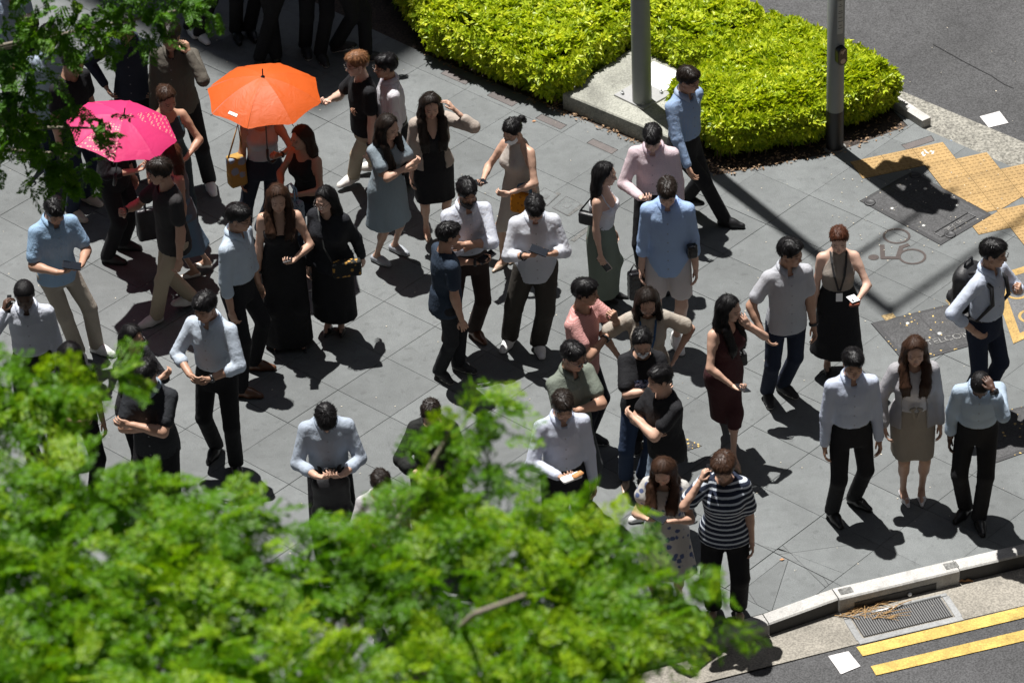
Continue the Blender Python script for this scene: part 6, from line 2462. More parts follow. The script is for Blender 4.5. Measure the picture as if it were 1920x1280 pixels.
p5 = person('man in olive brown shirt with a phone at his ear left of the orange umbrella', (320, 68), yaw=-14, H=1.74, skin='b', pitch=12, hair=('side', 'dark'), top=shirt('olive_shirt', (.095, .085, .070), hem=.49, loose=.018), bot=trousers('black_trousers', BLK), shoes=SNEAK_W, feet=[(335, 345, 0, 0), (395, 352, 0, 15)], arms=('down', 'ear'))
phone(p5, 1, 'phone held to the ear of the man in the olive shirt', off=(.07, 0, -.03))
person('woman in dark teal sleeveless dress with brown hair in a bun', (313, 186), yaw=18, H=1.60, sex='f', skin='b', pitch=18, hy=12, hair=('bun', 'brown'), top=dict(n='teal_dress', c=(.025, .045, .055), cut='tank', sleeve=0, dress=True, hem=.10, flare=1.12, pleats=5), bot=None, shoes=PUMP_B, arms=('down', 'clasp'), feet=[(335, 458, 0, 10), (355, 452, 0, 20)])
p7 = person('person in all black with black boots under the pink umbrella', (216, 216), yaw=62, H=1.66, skin='b', pitch=25, top=tee('black_tee', BLK, sleeve=1.4, loose=.02), bot=trousers('black_trousers', BLK, loose=1.05), shoes=('boot', (.012, .012, .012), (.018, .017, .017)), feet=[(215, 488, 0, 70), (243, 462, 0, 75)], arms=('phone', 'down'))
p8 = person('man in charcoal T-shirt and khaki trousers striding with the pink umbrella', (298, 322), yaw=-62, hy=-22, H=1.70, skin='b', pitch=14, hair=('short', 'dark'), top=tee('charcoal_tee', (.028, .026, .027), hem=.46), bot=dict(KHAKI), shoes=('sneaker', (.60, .58, .55), (.70, .68, .66)), feet=[(346, 574, .35, -65), (281, 604, 0, -60)], arms=('umb', 'down'), extra=('watchR',))
p9 = person('woman with long reddish hair in sleeveless grey top and denim skirt', (314, 288), yaw=-74, H=1.60, sex='f', skin='b', hair=('longback', 'auburn'), top=dict(n='grey_tank', c=(.11, .125, .145), cut='tank', sleeve=0, hem=.50), bot=dict(k='skirt', n='denim_skirt', c=(.10, .155, .22), hem=.27, flare=1.45, bare=True, pamp=.06), shoes=('pump', (.66, .63, .58), None), feet=[(352, 515, 0, -80), (376, 506, .45, -70)], arms=('carry', 'down'), extra=('watchL',))
bag(p9, 'black leather tote carried by the woman in the denim skirt', (-.16, .20, .62), (.34, .12, .30), (.014, .015, .018), name='tote_bag', rz=90, handles=.12, rough=.35)

# ---- under and around the orange umbrella
p11 = person('woman in white sleeveless blouse and wide navy trousers under the orange umbrella', (487, 200), yaw=8, H=1.63, sex='f', skin='b', pitch=15, hair=('bob', 'black'), top=dict(n='white_blouse', c=(.66, .67, .70), cut='tank', sleeve=0, hem=.595), bot=dict(k='wide', n='navy_wide', c=(.017, .022, .034), loose=1.0), shoes=PUMP_B, arms=('down', 'umb'), feet=[(452, 448, 0, 0), (500, 440, 0, 12)], extra=('watchL',))
bag(p11, 'mustard yellow and blue bag hanging beside the woman under the orange umbrella', (-.245, .05, .84), (.16, .10, .30), (.33, .20, .05), name='shoulder_bag', rz=20, strap=['a', (-.20, .05, 1.30), 'b'], strap_col=(.25, .14, .04), pat='floral', col2=(.20, .26, .34), ps=9)
p12 = person('woman with long brown hair in black vest holding a patterned tote', (563, 258), yaw=-42, H=1.60, sex='f', skin='b', pitch=10, hy=-12, hair=('longback', 'brown'), top=dict(n='black_vest', c=BLK, cut='tank', sleeve=0, hem=.52), bot=trousers('dark_jeans_f', (.014, .020, .034)), shoes=SNEAK_B, arms=('clasp', 'phone'), feet=[(555, 490, 0, -30), (590, 488, 0, -20)], extra=('watchR',))
bag(p12, 'blue and white patterned drawstring tote under the orange umbrella', (.05, .27, .76), (.22, .10, .34), (.30, .36, .42), name='tote_bag', rz=0, handles=.14, pat='floral', col2=(.06, .09, .14), ps=34, strap_col=(.18, .30, .42), sag=-.15)
umb = []

# ---- those in the deep shade along the top
SH = 'people standing in the deep shade along the top'
for lab, hx, hy_, yw, tp_, ft, shs in (
        ('person in black trousers and dark jacket in the shade behind the orange umbrella', 505, -170, 170, BLK, [(488, 108, 0, 180), (520, 104, 0, 175)], DRESS_B),
        ('person in dark trousers and black trainers with white soles in the deep shade', 588, -170, 15, NAVY, [(575, 98, 0, 10), (605, 112, 0, 20)], SNEAK_B),
        ('person in dark clothes striding through the shade beside the hedge', 655, -165, 80, BLK, [(645, 95, .3, 90), (700, 108, 0, 95)], SNEAK_B),
        ('person in brown coat with pale shoes at the top beside the dark tree', 392, -190, 140, (.05, .035, .028), [(380, 72, 0, 30), (360, 60, 0, 20)], SNEAK_W),
        ('person in beige jacket standing in the shade at the very top', 452, -205, 20, (.16, .13, .11), [(445, 70, 0, 10), (472, 66, 0, 20)], DRESS_B)):
    person(lab, (hx, hy_), yaw=yw, H=1.7, skin='b', top=shirt('shade_top_%d' % hx, tp_, hem=.47), bot=BT, shoes=shs, feet=ft, arms=('phone', 'down') if hx > 500 else ('down', 'down'))

# ---- walking and standing along the planting bed
p17 = person('man with auburn hair and glasses in black T-shirt and khaki trousers walking', (668, 120), yaw=-68, H=1.72, skin='e', pitch=8, hair=('side', 'light'), top=tee('black_tee', BLK, hem=.50), bot=dict(KHAKI), shoes=('sneaker', (.66, .64, .60), (.72, .70, .66)), feet=[(690, 320, .25, -80), (650, 344, 0, -55)], arms=('offer', 'down'), extra=('glasses', 'watchL'))
person('man in white striped shirt and glasses walking behind the auburn haired man', (722, 124), yaw=-80, hy=4, H=1.72, skin='b', pitch=4, hair=('side', 'black'), top=shirt('striped_white_shirt', (.84, .85, .90), pat='vstripes', c2=(.74, .71, .78), ps=45), bot=BT, shoes=DRESS_B, feet=[(752, 345, .2, -80), (708, 352, 0, -75)], arms=('phone', 'down'), extra=('glasses',))
p19 = person('woman in short sleeved grey blue dress with arms crossed and silver slippers', (729, 238), yaw=38, hy=16, H=1.62, sex='f', skin='a', pitch=16, hair=('long', 'dark'), top=dict(n='grey_blue_dress', c=(.33, .40, .45), cut='scoop', sleeve=.62, sloose=1.5, dress=True, hem=.275, flare=1.32, pamp=.04, loose=.016), bot=None, shoes=('slipper', (.30, .32, .35), (.62, .61, .60)), arms=('over', 'under'), feet=[(716, 489, 0, 52), (750, 469, 0, 52)])
p20 = person('woman in black V neck dress and beige cardigan touching her hair', (808, 198), yaw=8, H=1.63, sex='f', skin='a', pitch=18, hair=('long', 'dark'), top=dict(n='black_dress', c=BLK, cut='strap', sleeve=0, dress=True, hem=.29, flare=1.12, pamp=.03, over=dict(n='beige_cardigan', c=(.34, .29, .25), hem=.52, sleeve=.45)), bot=None, shoes=('pump', (.32, .22, .16), None), arms=('down', 'hair'), feet=[(801, 440, 0, 5), (838, 432, 0, 15)])
p21 = person('woman in cream halter dress with white mask and ponytail checking her phone', (960, 246), yaw=-40, H=1.60, sex='f', skin='a', pitch=24, hair=('pony', 'black'), top=dict(n='cream_dress', c=(.62, .57, .52), cut='halter', sleeve=0, dress=True, hem=.27, flare=1.22, pamp=.05, pat='floral', c2=(.58, .54, .51), ps=26), bot=None, shoes=('pump', (.40, .30, .22), None), arms=('phoneout', 'belly'), feet=[(936, 497, 0, -40), (966, 482, 0, -35)], extra=('mask_white',))
phone(p21, -1, 'black phone held out by the woman in the cream halter dress')
bag(p21, 'small orange patterned bag on the arm of the woman in cream', (.16, .14, .80), (.25, .09, .19), (.55, .20, .012), name='handbag', rz=15, handles=.10, pat='floral', col2=(.30, .10, .01), ps=30, strap_col=(.03, .10, .17))
p22 = person('man in pale shirt and black face mask with arms crossed', (876, 362), yaw=16, H=1.70, skin='b', pitch=16, hair=('short', 'black'), top=shirt('pale_shirt', (.70, .75, .86), sleeve=1.25, pat='dots', c2=(.78, .81, .88), ps=40), bot=trousers('brown_trousers', (.030, .020, .018), belt=(.02, .012, .01)), shoes=BROWN_S, arms=('under', 'over'), feet=[(842, 652, 0, 0), (896, 630, 0, 30)], extra=('mask_black', 'watchR'))
p23 = person('man in navy T-shirt seen from behind holding a phone out', (842, 440), yaw=112, hy=-6, H=1.68, skin='b', pitch=10, hair=('short', 'black'), top=tee('navy_tee', (.022, .034, .055), hem=.47), bot=trousers('charcoal_trousers', (.016, .017, .020)), shoes=('sneaker', (.018, .018, .02), (.62, .60, .55)), arms=('down', 'phoneout'), feet=[(833, 706, 0, 35), (872, 690, 0, 60)], extra=('watchL',))
phone(p23, 1, 'large black phone held out by the man in the navy T-shirt', size=(.078, .162, .010))
p24 = person('man in white shirt and olive brown trousers typing with both hands', (1003, 392), yaw=4, H=1.72, skin='b', pitch=40, lean=5, hair=('short', 'black'), girth=1.06, top=shirt('white_oxford', (.76, .80, .88), hem=.455, sleeve=1.55, loose=.02), bot=trousers('olive_trousers', (.045, .040, .034), loose=1.16), shoes=SNEAK_W, arms=('phone2', 'phone2'), feet=[(951, 645, 0, -28), (1012, 656, 0, 8)], extra=('watchR',))
phone_both(p24, 'dark phone held in both hands by the man in olive brown trousers')
p25 = person('woman in white camisole and long grey green skirt facing the road', (1136, 326), yaw=72, hy=4, H=1.62, sex='f', skin='a', pitch=10, hair=('longback', 'black'), top=dict(n='white_camisole', c=(.78, .79, .83), cut='cami', sleeve=0, hem=.60), bot=dict(k='skirt', n='grey_green_skirt', c=(.135, .165, .135), hem=.09, flare=.95, pamp=.03, slim=.8), shoes=PUMP_B, arms=('down', 'down'), feet=[(1142, 560, 0, 60), (1160, 552, 0, 70)])
phone(p25, -1, 'pale pink phone held low beside the long grey green skirt', back=(.60, .48, .45), lens=True, flip=True, off=(.10, 0, -.02))
bag(p25, 'black shoulder bag under the arm of the woman in the camisole', (-.125, -.07, 1.02), (.17, .06, .12), BLK, name='shoulder_bag', rz=80, strap=['a', (-.10, .01, 1.30), 'b'], rough=.45)
p26 = person('man in pale pink shirt looking down at his hand by the plinth', (1223, 260), yaw=-8, H=1.70, skin='e', pitch=34, lean=5, hair=('short', 'black'), top=shirt('pale_pink_shirt', (.80, .69, .74), pat='dots', c2=(.70, .60, .66), ps=60), bot=BT, arms=('phone', 'down'), extra=('watchL',))
p27 = person('man in blue shirt and black trousers stepping out beside the hedge', (1292, 150), yaw=42, hy=12, H=1.72, skin='b', pitch=14, hair=('short', 'dark'), top=shirt('blue_shirt', (.38, .53, .78), pat='dots', c2=(.46, .55, .70), ps=70), bot=BT, shoes=DRESS_B, arms=('fwd', 'back'), feet=[(1372, 420, 0, 72), (1300, 392, .5, 50)], extra=('glasses',))
p28 = person('man in light blue shirt and white shorts holding a black pouch', (1251, 362), yaw=-4, H=1.72, skin='e', pitch=30, hair=('short', 'dark'), top=shirt('light_blue_oxford', (.46, .63, .92), hem=.445, sleeve=1.42, loose=.022), bot=dict(k='shorts', n='white_shorts', c=(.80, .78, .78), bare=True), shoes=SNEAK_W, arms=('down', 'down'), feet=[(1232, 645, 0, -5), (1271, 648, 0, 12)])
bag(p28, 'glossy black pouch hanging from the hand of the man in white shorts', (-.285, .06, .66), (.12, .08, .27), BLK, name='pouch', rz=20, strap=['a', (-.29, .05, .86), 'b'], rough=.2)
bag(p28, 'small black bag tucked under the arm of the man in white shorts', (.20, .10, 1.03), (.09, .07, .12), BLK, name='pouch', rz=10)

# ---- the middle group
p29 = person('man in salmon T-shirt with a hand at his chin', (1099, 548), yaw=58, hy=22, H=1.68, skin='b', pitch=8, hair=('side', 'black'), top=tee('salmon_tee', (.50, .23, .215), pat='stripes', c2=(.57, .34, .32), ps=70, hem=.46), bot=trousers('navy_trousers', (.014, .016, .024)), shoes=SNEAK_B, arms=('under', 'chin'), extra=('watchR',))
p30 = person('woman in beige T-shirt and blue lanyard with hands on hips', (1214, 566), yaw=2, H=1.62, sex='f', skin='a', pitch=26, hair=('mid', 'dark'), top=tee('beige_tee', (.56, .51, .44), hem=.49, sloose=1.9, loose=.02, sleeve=.80), bot=trousers('black_trousers', BLK), shoes=SNEAK_B, arms=('hip', 'hip'), extra=('glasses', 'lanyard_blue'))
p31 = person('woman in black printed T-shirt, white mask and glasses with arms crossed', (1204, 642), yaw=2, H=1.60, sex='f', skin='a', pitch=22, hair=('tied', 'black'), top=tee('printed_tee', BLK, pat='print', c2=(.06, .10, .22), ps=.29, hem=.50, loose=.02, sleeve=.8, sloose=1.6), bot=trousers('blue_jeans', (.024, .040, .080), rough=.95), shoes=('pump', (.50, .36, .27), None), arms=('over', 'under'), feet=[(1172, 908, 0, -10), (1208, 905, 0, 10)], extra=('mask_blue', 'glasses'))
p32 = person('man in black T-shirt and pale jeans with folded arms facing the masked woman', (1236, 710), yaw=-58, hy=-8, H=1.68, skin='a', pitch=8, hair=('short', 'black'), girth=1.06, top=tee('black_tee', (.017, .017, .018), hem=.46, loose=.02), bot=trousers('pale_jeans', (.22, .28, .36), rough=.95), shoes=SNEAK_W, arms=('under', 'over'), feet=[(1243, 962, 0, -50), (1202, 968, 0, -70)])
p33 = person('man in sunglasses and grey green polo shirt with arms crossed', (1076, 668), yaw=32, hy=10, H=1.68, skin='b', pitch=12, hair=('side', 'black'), girth=1.05, top=shirt('green_polo', (.155, .175, .145), sleeve=.68, hem=.47, loose=.016), bot=trousers('grey_trousers', (.055, .060, .062)), shoes=SNEAK_B, arms=('under', 'over'), extra=('sunglasses',))
p34 = person('bearded man in white shirt holding a wrapped snack', (1056, 762), yaw=10, H=1.74, skin='b', pitch=26, hair=('short', 'dark'), top=shirt('crisp_white_shirt', (.72, .78, .92)), bot=BT, arms=('phone', 'down'), extra=('beard',))
pos, Fm = hand_frame(p34, -1)
fd = empty('snack', (0, 0, 0)); fd.matrix_world = mat4(rotz(.4), pos+Fm[:, 0]*.10+np.array([.03, -.02, .03])); tag(fd, 'wrapped snack in white paper held by the bearded man', 'snack')
MB().box((0, 0, 0), (.17, .075, .035), rotz(.1), .012).build('wrapper', m_plain('snack_paper', (.74, .72, .70), .7, var=.3, scale=30), fd)
MB().box((.05, -.01, .02), (.10, .05, .025), rotz(.3), .010).build('filling', m_plain('snack_food', (.48, .22, .08), .7, var=.6, scale=40), fd)
p35 = person('woman in maroon fitted dress walking with a phone and a hand at her neck', (1369, 578), yaw=42, hy=16, H=1.60, sex='f', skin='a', pitch=14, hair=('long', 'black'), top=dict(n='maroon_dress', c=(.050, .016, .018), cut='tank', sleeve=0, dress=True, hem=.215, flare=.74, pamp=.015, pleats=4, amp=.004), bot=None, shoes=('pump', (.40, .28, .19), None), arms=((((.10, .16, .555), (.8, -.5, -.3), (-.1, .8, .1), (-.2, -.3, .9), 'grip')), 'neck'), feet=[(1355, 790, .55, 15), (1380, 872, 0, 20)])
phone(p35, -1, 'phone in the low hand of the woman in the maroon dress', off=(.09, 0, -.02))
bag(p35, 'small black bag at the elbow of the woman in maroon', (.185, -.02, .88), (.22, .07, .13), BLK, name='handbag', rz=70, strap=['a', (.14, .02, 1.05), 'b'])
p36 = person('man in grey short sleeved shirt and dark jeans with a thumb in his pocket', (1483, 474), yaw=14, hy=38, H=1.72, skin='b', pitch=8, hair=('spiky', 'black'), top=shirt('grey_shirt', (.60, .62, .67), sleeve=.72, hem=.475, loose=.018), bot=trousers('dark_jeans', (.016, .022, .042), rough=.95), shoes=SNEAK_B, arms=((((.155, .10, .53), (1, -.8, .1), (-.5, .3, -.7), (-1, 0, 0), 'relaxed')), 'down'), feet=[(1441, 748, 0, 4), (1477, 733, 0, 40)], extra=('watchL',))
p37 = person('woman in beige halter top and black wide trousers wearing a black lanyard', (1573, 450), yaw=0, H=1.64, sex='f', skin='e', pitch=20, hair=('tied', 'auburn'), top=dict(n='beige_halter', c=(.38, .34, .30), cut='halter', sleeve=0, hem=.615, loose=.010), bot=dict(k='skirt', n='black_culottes', c=(.012, .012, .014), hem=.155, flare=1.34, pamp=.05, pleats=5, bare=True), shoes=PUMP_B, arms=('down', 'phoneout'), feet=[(1551, 690, 0, -5), (1590, 688, 0, 8)], extra=('lanyard',))
phone(p37, 1, 'white phone held by the woman with the black lanyard', back=(.70, .70, .72), flip=True, lens=True, off=(.085, .012, -.062))
pos, Fm = hand_frame(p37, 1)
wa = empty('wallet', (0, 0, 0)); wa.matrix_world = mat4(Fm, pos+Fm[:, 0]*.11+Fm[:, 2]*(-.034)); tag(wa, 'red brown wallet held under the white phone', 'wallet')
MB().box((0, 0, 0), (.11, .085, .022), None, .004).build('wallet_body', m_plain('wallet_leather', (.16, .035, .015), .4), wa)

# ---- the right hand side
p38 = person('man in white shirt and black trousers with arms hanging near the kerb', (1600, 682), yaw=6, H=1.68, skin='b', pitch=12, hair=('short', 'black'), top=shirt('white_shirt', (.68, .76, .92), sleeve=1.95), bot=BT, arms=('down', 'down'), feet=[(1566, 972, 0, 20), (1612, 944, 0, 45)], extra=('watchL',))
p39 = person('woman in grey cardigan, white top and beige skirt with white pumps', (1716, 658), yaw=0, H=1.60, sex='f', skin='a', pitch=16, hair=('longfront', 'brown'), top=dict(n='white_top', c=(.80, .80, .84), cut='v', sleeve=.5, hem=.58, over=dict(n='grey_cardigan', c=(.47, .46, .48), hem=.485, sleeve=.85)), bot=dict(k='skirt', n='beige_skirt', c=(.28, .245, .205), hem=.30, flare=1.0, pamp=.012, pleats=4, bare=True), shoes=('pump', (.68, .66, .68), None), arms=('pocket', 'down'), feet=[(1697, 934, 0, 12), (1728, 932, 0, -4)])
bow = MB()
for s in (-1, 1):
    bow.box(local(p39, .012+s*.028, .150, 1.005), (.055, .022, .030), roty(s*.4)@rotz(0), .008)
    bow.box(local(p39, .012+s*.022, .152, .955), (.024, .012, .085), roty(s*.25), .004)
bw = bow.build('waist_bow', m_cloth('beige_skirt', (.28, .245, .205)), p39['ob'])
bw.matrix_parent_inverse = p39['ob'].matrix_basis.inverted() if False else Matrix.Translation((-p39['root'][0], -p39['root'][1], 0))
p40 = person('dark skinned man in pale blue shirt bowing with a hand on his head', (1838, 722), yaw=-4, H=1.72, skin='d', pitch=58, lean=16, hair=('buzz', 'black'), girth=1.05, top=shirt('pale_blue_office', (.54, .66, .80), sleeve=1.72), bot=BT, arms=('down', 'brow'), feet=[(1803, 964, 0, -38), (1838, 986, 0, 5)], extra=('watchL',))
p41 = person('man in white shirt with black backpack and hand on hip', (1864, 475), yaw=46, hy=22, H=1.72, skin='b', pitch=8, hair=('short', 'black'), top=shirt('pale_white_shirt', (.68, .76, .90), sleeve=1.5), bot=trousers('dark_jeans', (.016, .022, .042), belt=(.02, .016, .014), rough=.95), shoes=DRESS_B, arms=('hip', 'strap'), feet=[(1818, 768, 0, 30), (1856, 752, 0, 50)], extra=('glasses',))


def backpack(P, label, y, z, col):
    c = local(P, 0, y, z)
    ob = empty('backpack', c, P['yaw']); tag(ob, label, 'backpack')
    s = -1 if y < 0 else 1            # which way the outside looks
    v = Vol((-.22, -.17, -.30), (.22, .17, .30), .012)
    v.ell((0, s*(-1)*.02, 0), (.150, .085, .225), 0); v.cap((-.09, 0, -.14), (.09, 0, -.14), .080, .080, .05); v.cap((-.08, 0, .13), (.08, 0, .13), .070, .070, .05)
    v.cap((-.07, -s*.09, -.10), (.07, -s*.09, -.10), .06, .06, .02)
    V, F = v.net(); V = V+vnormals(V, F)*(folds(V, 5, .1)*.008)[:, None]
    link('pack_body', mesh_np('pack_body', V, F, True, {'tc': ('FLOAT_VECTOR', V)}), m_plain('pack_nylon', col, .55, var=.3, bmp=.004, scale=20), ob)
    MB().tube([(-.05, 0, .21), (-.04, 0, .265), (.04, 0, .265), (.05, 0, .21)], .011, 7).build('handle', m_plain('pack_strap', col, .6), ob, True)
    for sx in (-1, 1):
        MB().tube([(sx*.07, s*.07, .19), (sx*.085, s*.13, .235), (sx*.098, s*.31, .17), (sx*.106, s*.335, .02), (sx*.160, s*.22, -.16), (sx*.13, s*.06, -.20)], [.016, .02, .02, .018, .012, .012], 7).build('shoulder_strap', m_plain('pack_strap', col, .6), ob, True)
    MB().box((0, -s*.135, -.06), (.16, .01, .012), None, .003).build('zip', m_plain('zip_metal', (.12, .12, .12), .4), ob)
    return ob


backpack(p41, 'black backpack on the back of the man with his hand on hip', -.185, 1.18, (.013, .013, .015))

# ---- the front
p42 = person('woman with long brown hair in white and blue floral dress checking her phone', (1243, 884), yaw=-14, H=1.54, sex='f', skin='a', pitch=34, hair=('longfront', 'brown'), top=dict(n='floral_dress', c=(.66, .65, .62), cut='scoop', sleeve=.45, sloose=2.2, dress=True, hem=.27, flare=1.55, pamp=.06, pat='floral', c2=(.13, .17, .33), ps=17), bot=None, shoes=SNEAK_W, arms=('phone2', 'phone2'))
phone_both(p42, 'phone cupped in both hands of the woman in the floral dress')
p43 = person('woman with short brown hair in navy striped T-shirt holding a phone to her ear', (1357, 876), yaw=-8, H=1.62, sex='f', skin='a', pitch=24, hair=('puffy', 'brown'), girth=1.16, top=tee('striped_tee', (.016, .022, .042), pat='stripes', c2=(.50, .54, .60), ps=23, hem=.475, loose=.022, sleeve=.80, sloose=1.9), bot=trousers('black_leggings', BLK), shoes=('pump', (.36, .25, .18), None), arms=('ear', 'down'))
phone(p43, -1, 'phone at the ear of the woman in the striped T-shirt', off=(.07, 0, -.03))
p44 = person('man in blue short sleeved shirt and beige trousers using a phone', (103, 396), yaw=26, H=1.72, skin='b', pitch=34, lean=5, hair=('short', 'black'), top=shirt('blue_dotted_shirt', (.24, .36, .51), sleeve=.78, hem=.475, pat='dots', c2=(.30, .40, .52), ps=80, loose=.018), bot=trousers('beige_trousers', (.34, .30, .25)), shoes=SNEAK_W, arms=('typing', 'typing'), feet=[(152, 672, 0, 20), (193, 658, 0, 60)])
phone_both(p44, 'black phone held by the man in beige trousers')
p45 = person('dark skinned man in white shirt talking on a phone above the tree', (46, 554), yaw=4, H=1.70, skin='d', pitch=22, hair=('buzz', 'black'), top=shirt('white_work_shirt', (.74, .78, .87)), bot=BT, shoes=BROWN_S, arms=('ear', 'down'))
phone(p45, -1, 'phone at the ear of the man in white above the tree', off=(.07, 0, -.03))
p46 = person('woman with long black hair and glasses in dark blouse above the tree', (250, 634), yaw=48, H=1.60, sex='f', skin='b', pitch=10, hair=('longback', 'black'), top=tee('dark_blouse', (.016, .016, .018), sleeve=1.5, pat='dots', c2=(.05, .05, .055), ps=60), bot=BT, shoes=PUMP_B, arms=('over', 'under'), extra=('glasses',))
p47 = person('man in black polo shirt with pale collar and arms crossed', (274, 702), yaw=-16, H=1.70, skin='b', pitch=16, hair=('short', 'black'), girth=1.08, top=shirt('black_polo', (.017, .019, .023), sleeve=.74, hem=.47, ccol=(.20, .25, .30), loose=.018), bot=BT, shoes=DRESS_B, arms=('under', 'over'), extra=('watchR',))
p48 = person('man in white shirt with rolled sleeves rubbing his hands together', (384, 576), yaw=-22, hy=-10, H=1.70, skin='b', pitch=18, hair=('short', 'black'), top=shirt('white_rolled_shirt', (.66, .76, .88), sleeve=1.35, loose=.018, cut='open'), bot=trousers('black_trousers', BLK), shoes=DRESS_B, arms=('clasp', 'clasp'), feet=[(400, 850, 0, -20), (444, 884, 0, 10)], extra=('watchL',))
p49 = person('man in pale blue shirt and brown shoes talking with the long haired woman', (449, 408), yaw=62, hy=8, H=1.70, skin='b', pitch=12, hair=('short', 'black'), top=shirt('sky_white_shirt', (.64, .75, .87), sleeve=1.38), bot=BT, shoes=BROWN_S, arms=('down', 'down'), feet=[(466, 738, 0, 75), (490, 687, 0, 80)], extra=('glasses',))
p50 = person('woman with long wavy brown hair in black floor length dress holding a phone', (521, 372), yaw=4, H=1.65, sex='f', skin='a', pitch=16, hair=('longfront', 'brown'), top=dict(n='black_maxi_dress', c=BLK, cut='cami', sleeve=0, dress=True, hem=.025, flare=1.25, pamp=.04), bot=None, shoes=PUMP_B, arms=('down', 'phone'), extra=('watchR',))
phone(p50, 1, 'phone held by the woman in the floor length dress')
p51 = person('woman in loose black jacket and long black skirt wearing glasses', (608, 374), yaw=-22, hy=-10, H=1.60, sex='f', skin='e', pitch=14, hair=('longback', 'black'), girth=1.08, top=dict(n='black_jacket', c=(.013, .014, .018), cut='v', sleeve=1.9, sloose=1.5, hem=.47, loose=.024, amp=.010), bot=dict(k='skirt', n='black_long_skirt', c=BLK, hem=.13, flare=1.1, pamp=.03, bare=True), shoes=PUMP_B, arms=('down', 'back'), feet=[(613, 617, 0, -12), (640, 618, 0, 0)], extra=('glasses',))
bag(p51, 'black clutch with yellow flowers on a thin strap beside the black skirt', (.20, .16, .86), (.25, .07, .15), (.016, .018, .018), name='shoulder_bag', rz=30, strap=['a', (.02, .20, 1.05), (-.08, .05, 1.335)], pat='floral', col2=(.40, .22, .05), ps=26)
p52 = person('man in grey blue shirt bowing his head over a black backpack', (611, 784), yaw=4, H=1.70, skin='a', pitch=56, lean=7, hair=('short', 'black'), top=shirt('grey_blue_shirt', (.52, .60, .71), sleeve=1.55, loose=.018), bot=BT, shoes=DRESS_B, arms=('typing', 'typing'))
backpack(p52, 'black backpack worn on the front of the bowing man', .235, .82, (.012, .012, .013))
p53 = person('woman in black dress with clasped hands partly hidden by the green tree', (808, 776), yaw=-6, H=1.62, sex='f', skin='a', pitch=34, hair=('tied', 'dark'), girth=1.08, top=dict(n='black_dress2', c=(.014, .015, .014), cut='crew', sleeve=1.4, sloose=2.0, dress=True, hem=.22, flare=1.3, loose=.03), bot=None, shoes=PUMP_B, arms=('clasp', 'clasp'))
p54 = person('person with dark hair almost wholly hidden behind the green tree', (714, 908), yaw=10, H=1.60, sex='f', skin='a', pitch=30, hair=('tied', 'dark'), top=tee('white_tee_hidden', (.6, .6, .62)), bot=JEANS, shoes=SNEAK_W, arms=('phone', 'down'))
p55 = person('person in black clothes behind the leaves beside the man on the phone', (133, 668), yaw=20, H=1.60, sex='f', skin='b', pitch=20, hair=('long', 'black'), top=tee('black_tee', BLK), bot=BT, shoes=PUMP_B, arms=('clasp', 'down'))

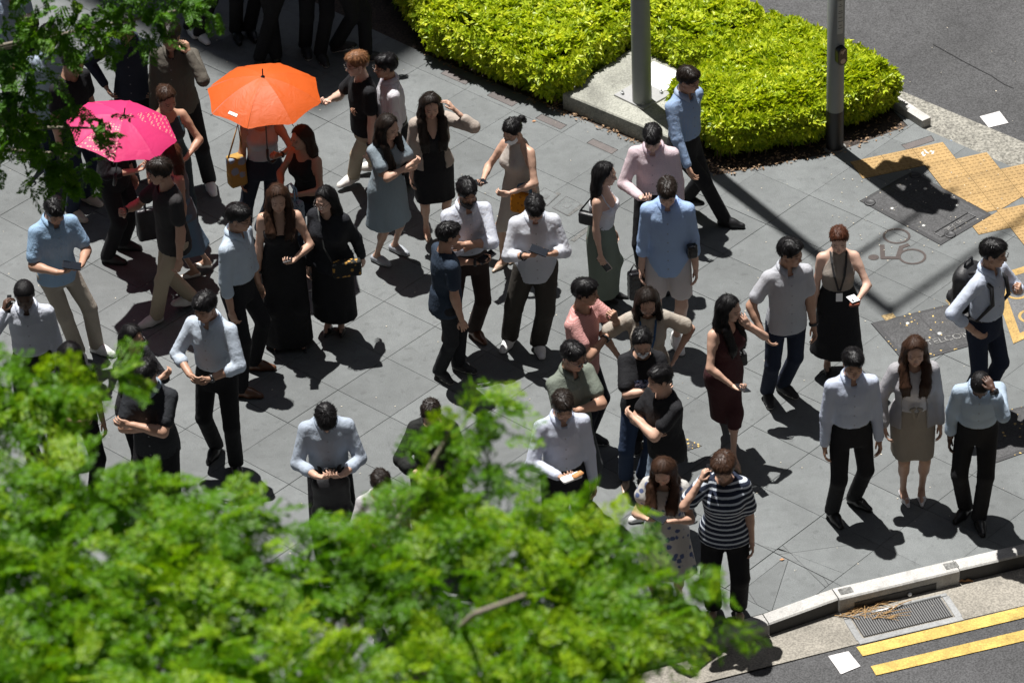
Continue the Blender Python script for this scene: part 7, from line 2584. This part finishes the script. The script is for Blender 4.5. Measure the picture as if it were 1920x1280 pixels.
# ================================================================== UMBRELLAS
def umbrella(label, c, rad, rise, tilt, mat_of, shaft=.62, n=8, turn=0.0, hook=True, logo=False, ferrule=.09):
    Rm = rotz(tilt[1])@rotx(tilt[0])
    ob = empty('umbrella', (0, 0, 0)); ob.matrix_world = mat4(Rm, c); tag(ob, label, 'umbrella')
    nr, na = 9, 10
    def surf(u, a):
        # u from the crown to the rim, a the bearing; the cloth sags in between the ribs and its hem is drawn up
        k = a/(2*math.pi/n); f = k-math.floor(k); m = math.sin(math.pi*f)
        r_ = rad*u*(1-.085*m*u*u)
        z = rise*(1-(u**1.9))-.018*m*math.sin(math.pi*min(u*1.1, 1))*u+.012*m*u**3
        wr = .0065*u**3*math.sin(f*40)*(1-m)
        return np.array([r_*math.cos(a+turn), r_*math.sin(a+turn), z+wr])
    for k in range(n):
        V = []
        for i in range(nr+1):
            u = .04+.96*i/nr
            for j in range(na+1):
                a = 2*math.pi*(k+.002+.996*j/na)/n
                V.append(surf(u, a))
        F = [(i*(na+1)+j, (i+1)*(na+1)+j, (i+1)*(na+1)+j+1, i*(na+1)+j+1) for i in range(nr) for j in range(na)]
        pnl = link('canopy_panel', mesh_np('canopy_panel', V, np.array(F), True), mat_of(k), ob)
        if logo and k == logo-1:
            Vv = []
            for i in range(2):
                for j in range(7):
                    a = 2*math.pi*(k+.36+.28*j/6)/n; Vv.append(surf(.86+.055*i, a)+np.array([0, 0, .004]))
            MB().add(Vv, [(j, 7+j, 8+j, j+1) for j in range(0, 6, 2)]+[(j, 7+j, 8+j, j+1) for j in range(1, 6, 2)]).build('printed_logo', m_plain('logo_white', (.8, .78, .75), .7), pnl)
    fm = m_plain('umbrella_metal', (.03, .03, .032), .35, .3)
    for k in range(n):
        a = 2*math.pi*k/n
        MB().tube([surf(u, a+1e-4)-np.array([0, 0, .006]) for u in (.05, .3, .55, .8, 1.0)]+[surf(1.0, a+1e-4)*np.array([1.03, 1.03, 1])-np.array([0, 0, .012])], .0035, 5).build('rib', fm, ob, True)
        mid = surf(.5, a+1e-4)-np.array([0, 0, .008])
        MB().tube([np.array([0, 0, rise-.24]), mid], .0025, 4).build('stretcher', fm, ob)
    MB().tube([(0, 0, rise-shaft), (0, 0, rise+.012)], .006, 8).build('shaft', fm, ob, True)
    MB().lathe((0, 0, rise-.012), [(.022, 0), (.02, .008), (.008, .016), (.006, .02), (.0055, ferrule), (0, ferrule+.004)], 10).build('ferrule', fm, ob, True)
    hp_ = [(0, 0, rise-shaft+.02), (0, 0, rise-shaft-.07)]
    if hook:
        hp_ += [(.01, 0, rise-shaft-.11), (.04, 0, rise-shaft-.13), (.07, 0, rise-shaft-.11), (.075, 0, rise-shaft-.085)]
    MB().tube(hp_, .012, 8).build('handle', m_plain('umbrella_handle', (.015, .014, .014), .4), ob, True)
    return ob


def m_umb(name, col, dots=None):
    key = ('umb', name)
    if key in MATS:
        return MATS[key]
    m, nt, N, L, b = nodes_of(name)
    oc = coords(nt)
    c = mix_col(nt, noise(nt, 5, 3, .6, oc), tuple(x*.93 for x in col), tuple(min(1, x*1.04) for x in col))
    if dots:
        vo = nt.nodes.new('ShaderNodeTexVoronoi'); vo.inputs['Scale'].default_value = 38; vo.inputs['Randomness'].default_value = .2
        L.new(oc, vo.inputs['Vector'])
        c = mix_col(nt, math_n(nt, 'LESS_THAN', vo.outputs['Distance'], .33), c, dots)
    L.new(c, b.inputs['Base Color']); b.inputs['Roughness'].default_value = .55
    tr = N.new('ShaderNodeBsdfTranslucent'); L.new(c, tr.inputs['Color'])
    mx = N.new('ShaderNodeMixShader'); mx.inputs[0].default_value = .40
    L.new(b.outputs[0], mx.inputs[1]); L.new(tr.outputs[0], mx.inputs[2]); L.new(mx.outputs[0], N['Material Output'].inputs['Surface'])
    bump(nt, b, noise(nt, 9, 3, .6, oc, 1.0), .02, .3)
    MATS[key] = m
    return m


M_OR = m_umb('orange_nylon', (.74, .125, .016)); M_PK = m_umb('pink_nylon', (.80, .045, .20)); M_PKD = m_umb('pink_dotted_nylon', (.80, .045, .20), (.85, .45, .35))
uz = 1.70
uc = at(495, 180, uz)
umbrella('open orange umbrella with black ferrule held over two women', uc, .505, .20, (R(3), R(20)), lambda k: M_OR, shaft=.78, turn=R(10), logo=5)
uc2 = at(228, 246, 1.72)
umbrella('open pink umbrella with dotted panels held by the striding man', uc2, .475, .16, (R(12), R(80)), lambda k: M_PKD if k in (3, 6) else M_PK, shaft=.62, turn=R(5))
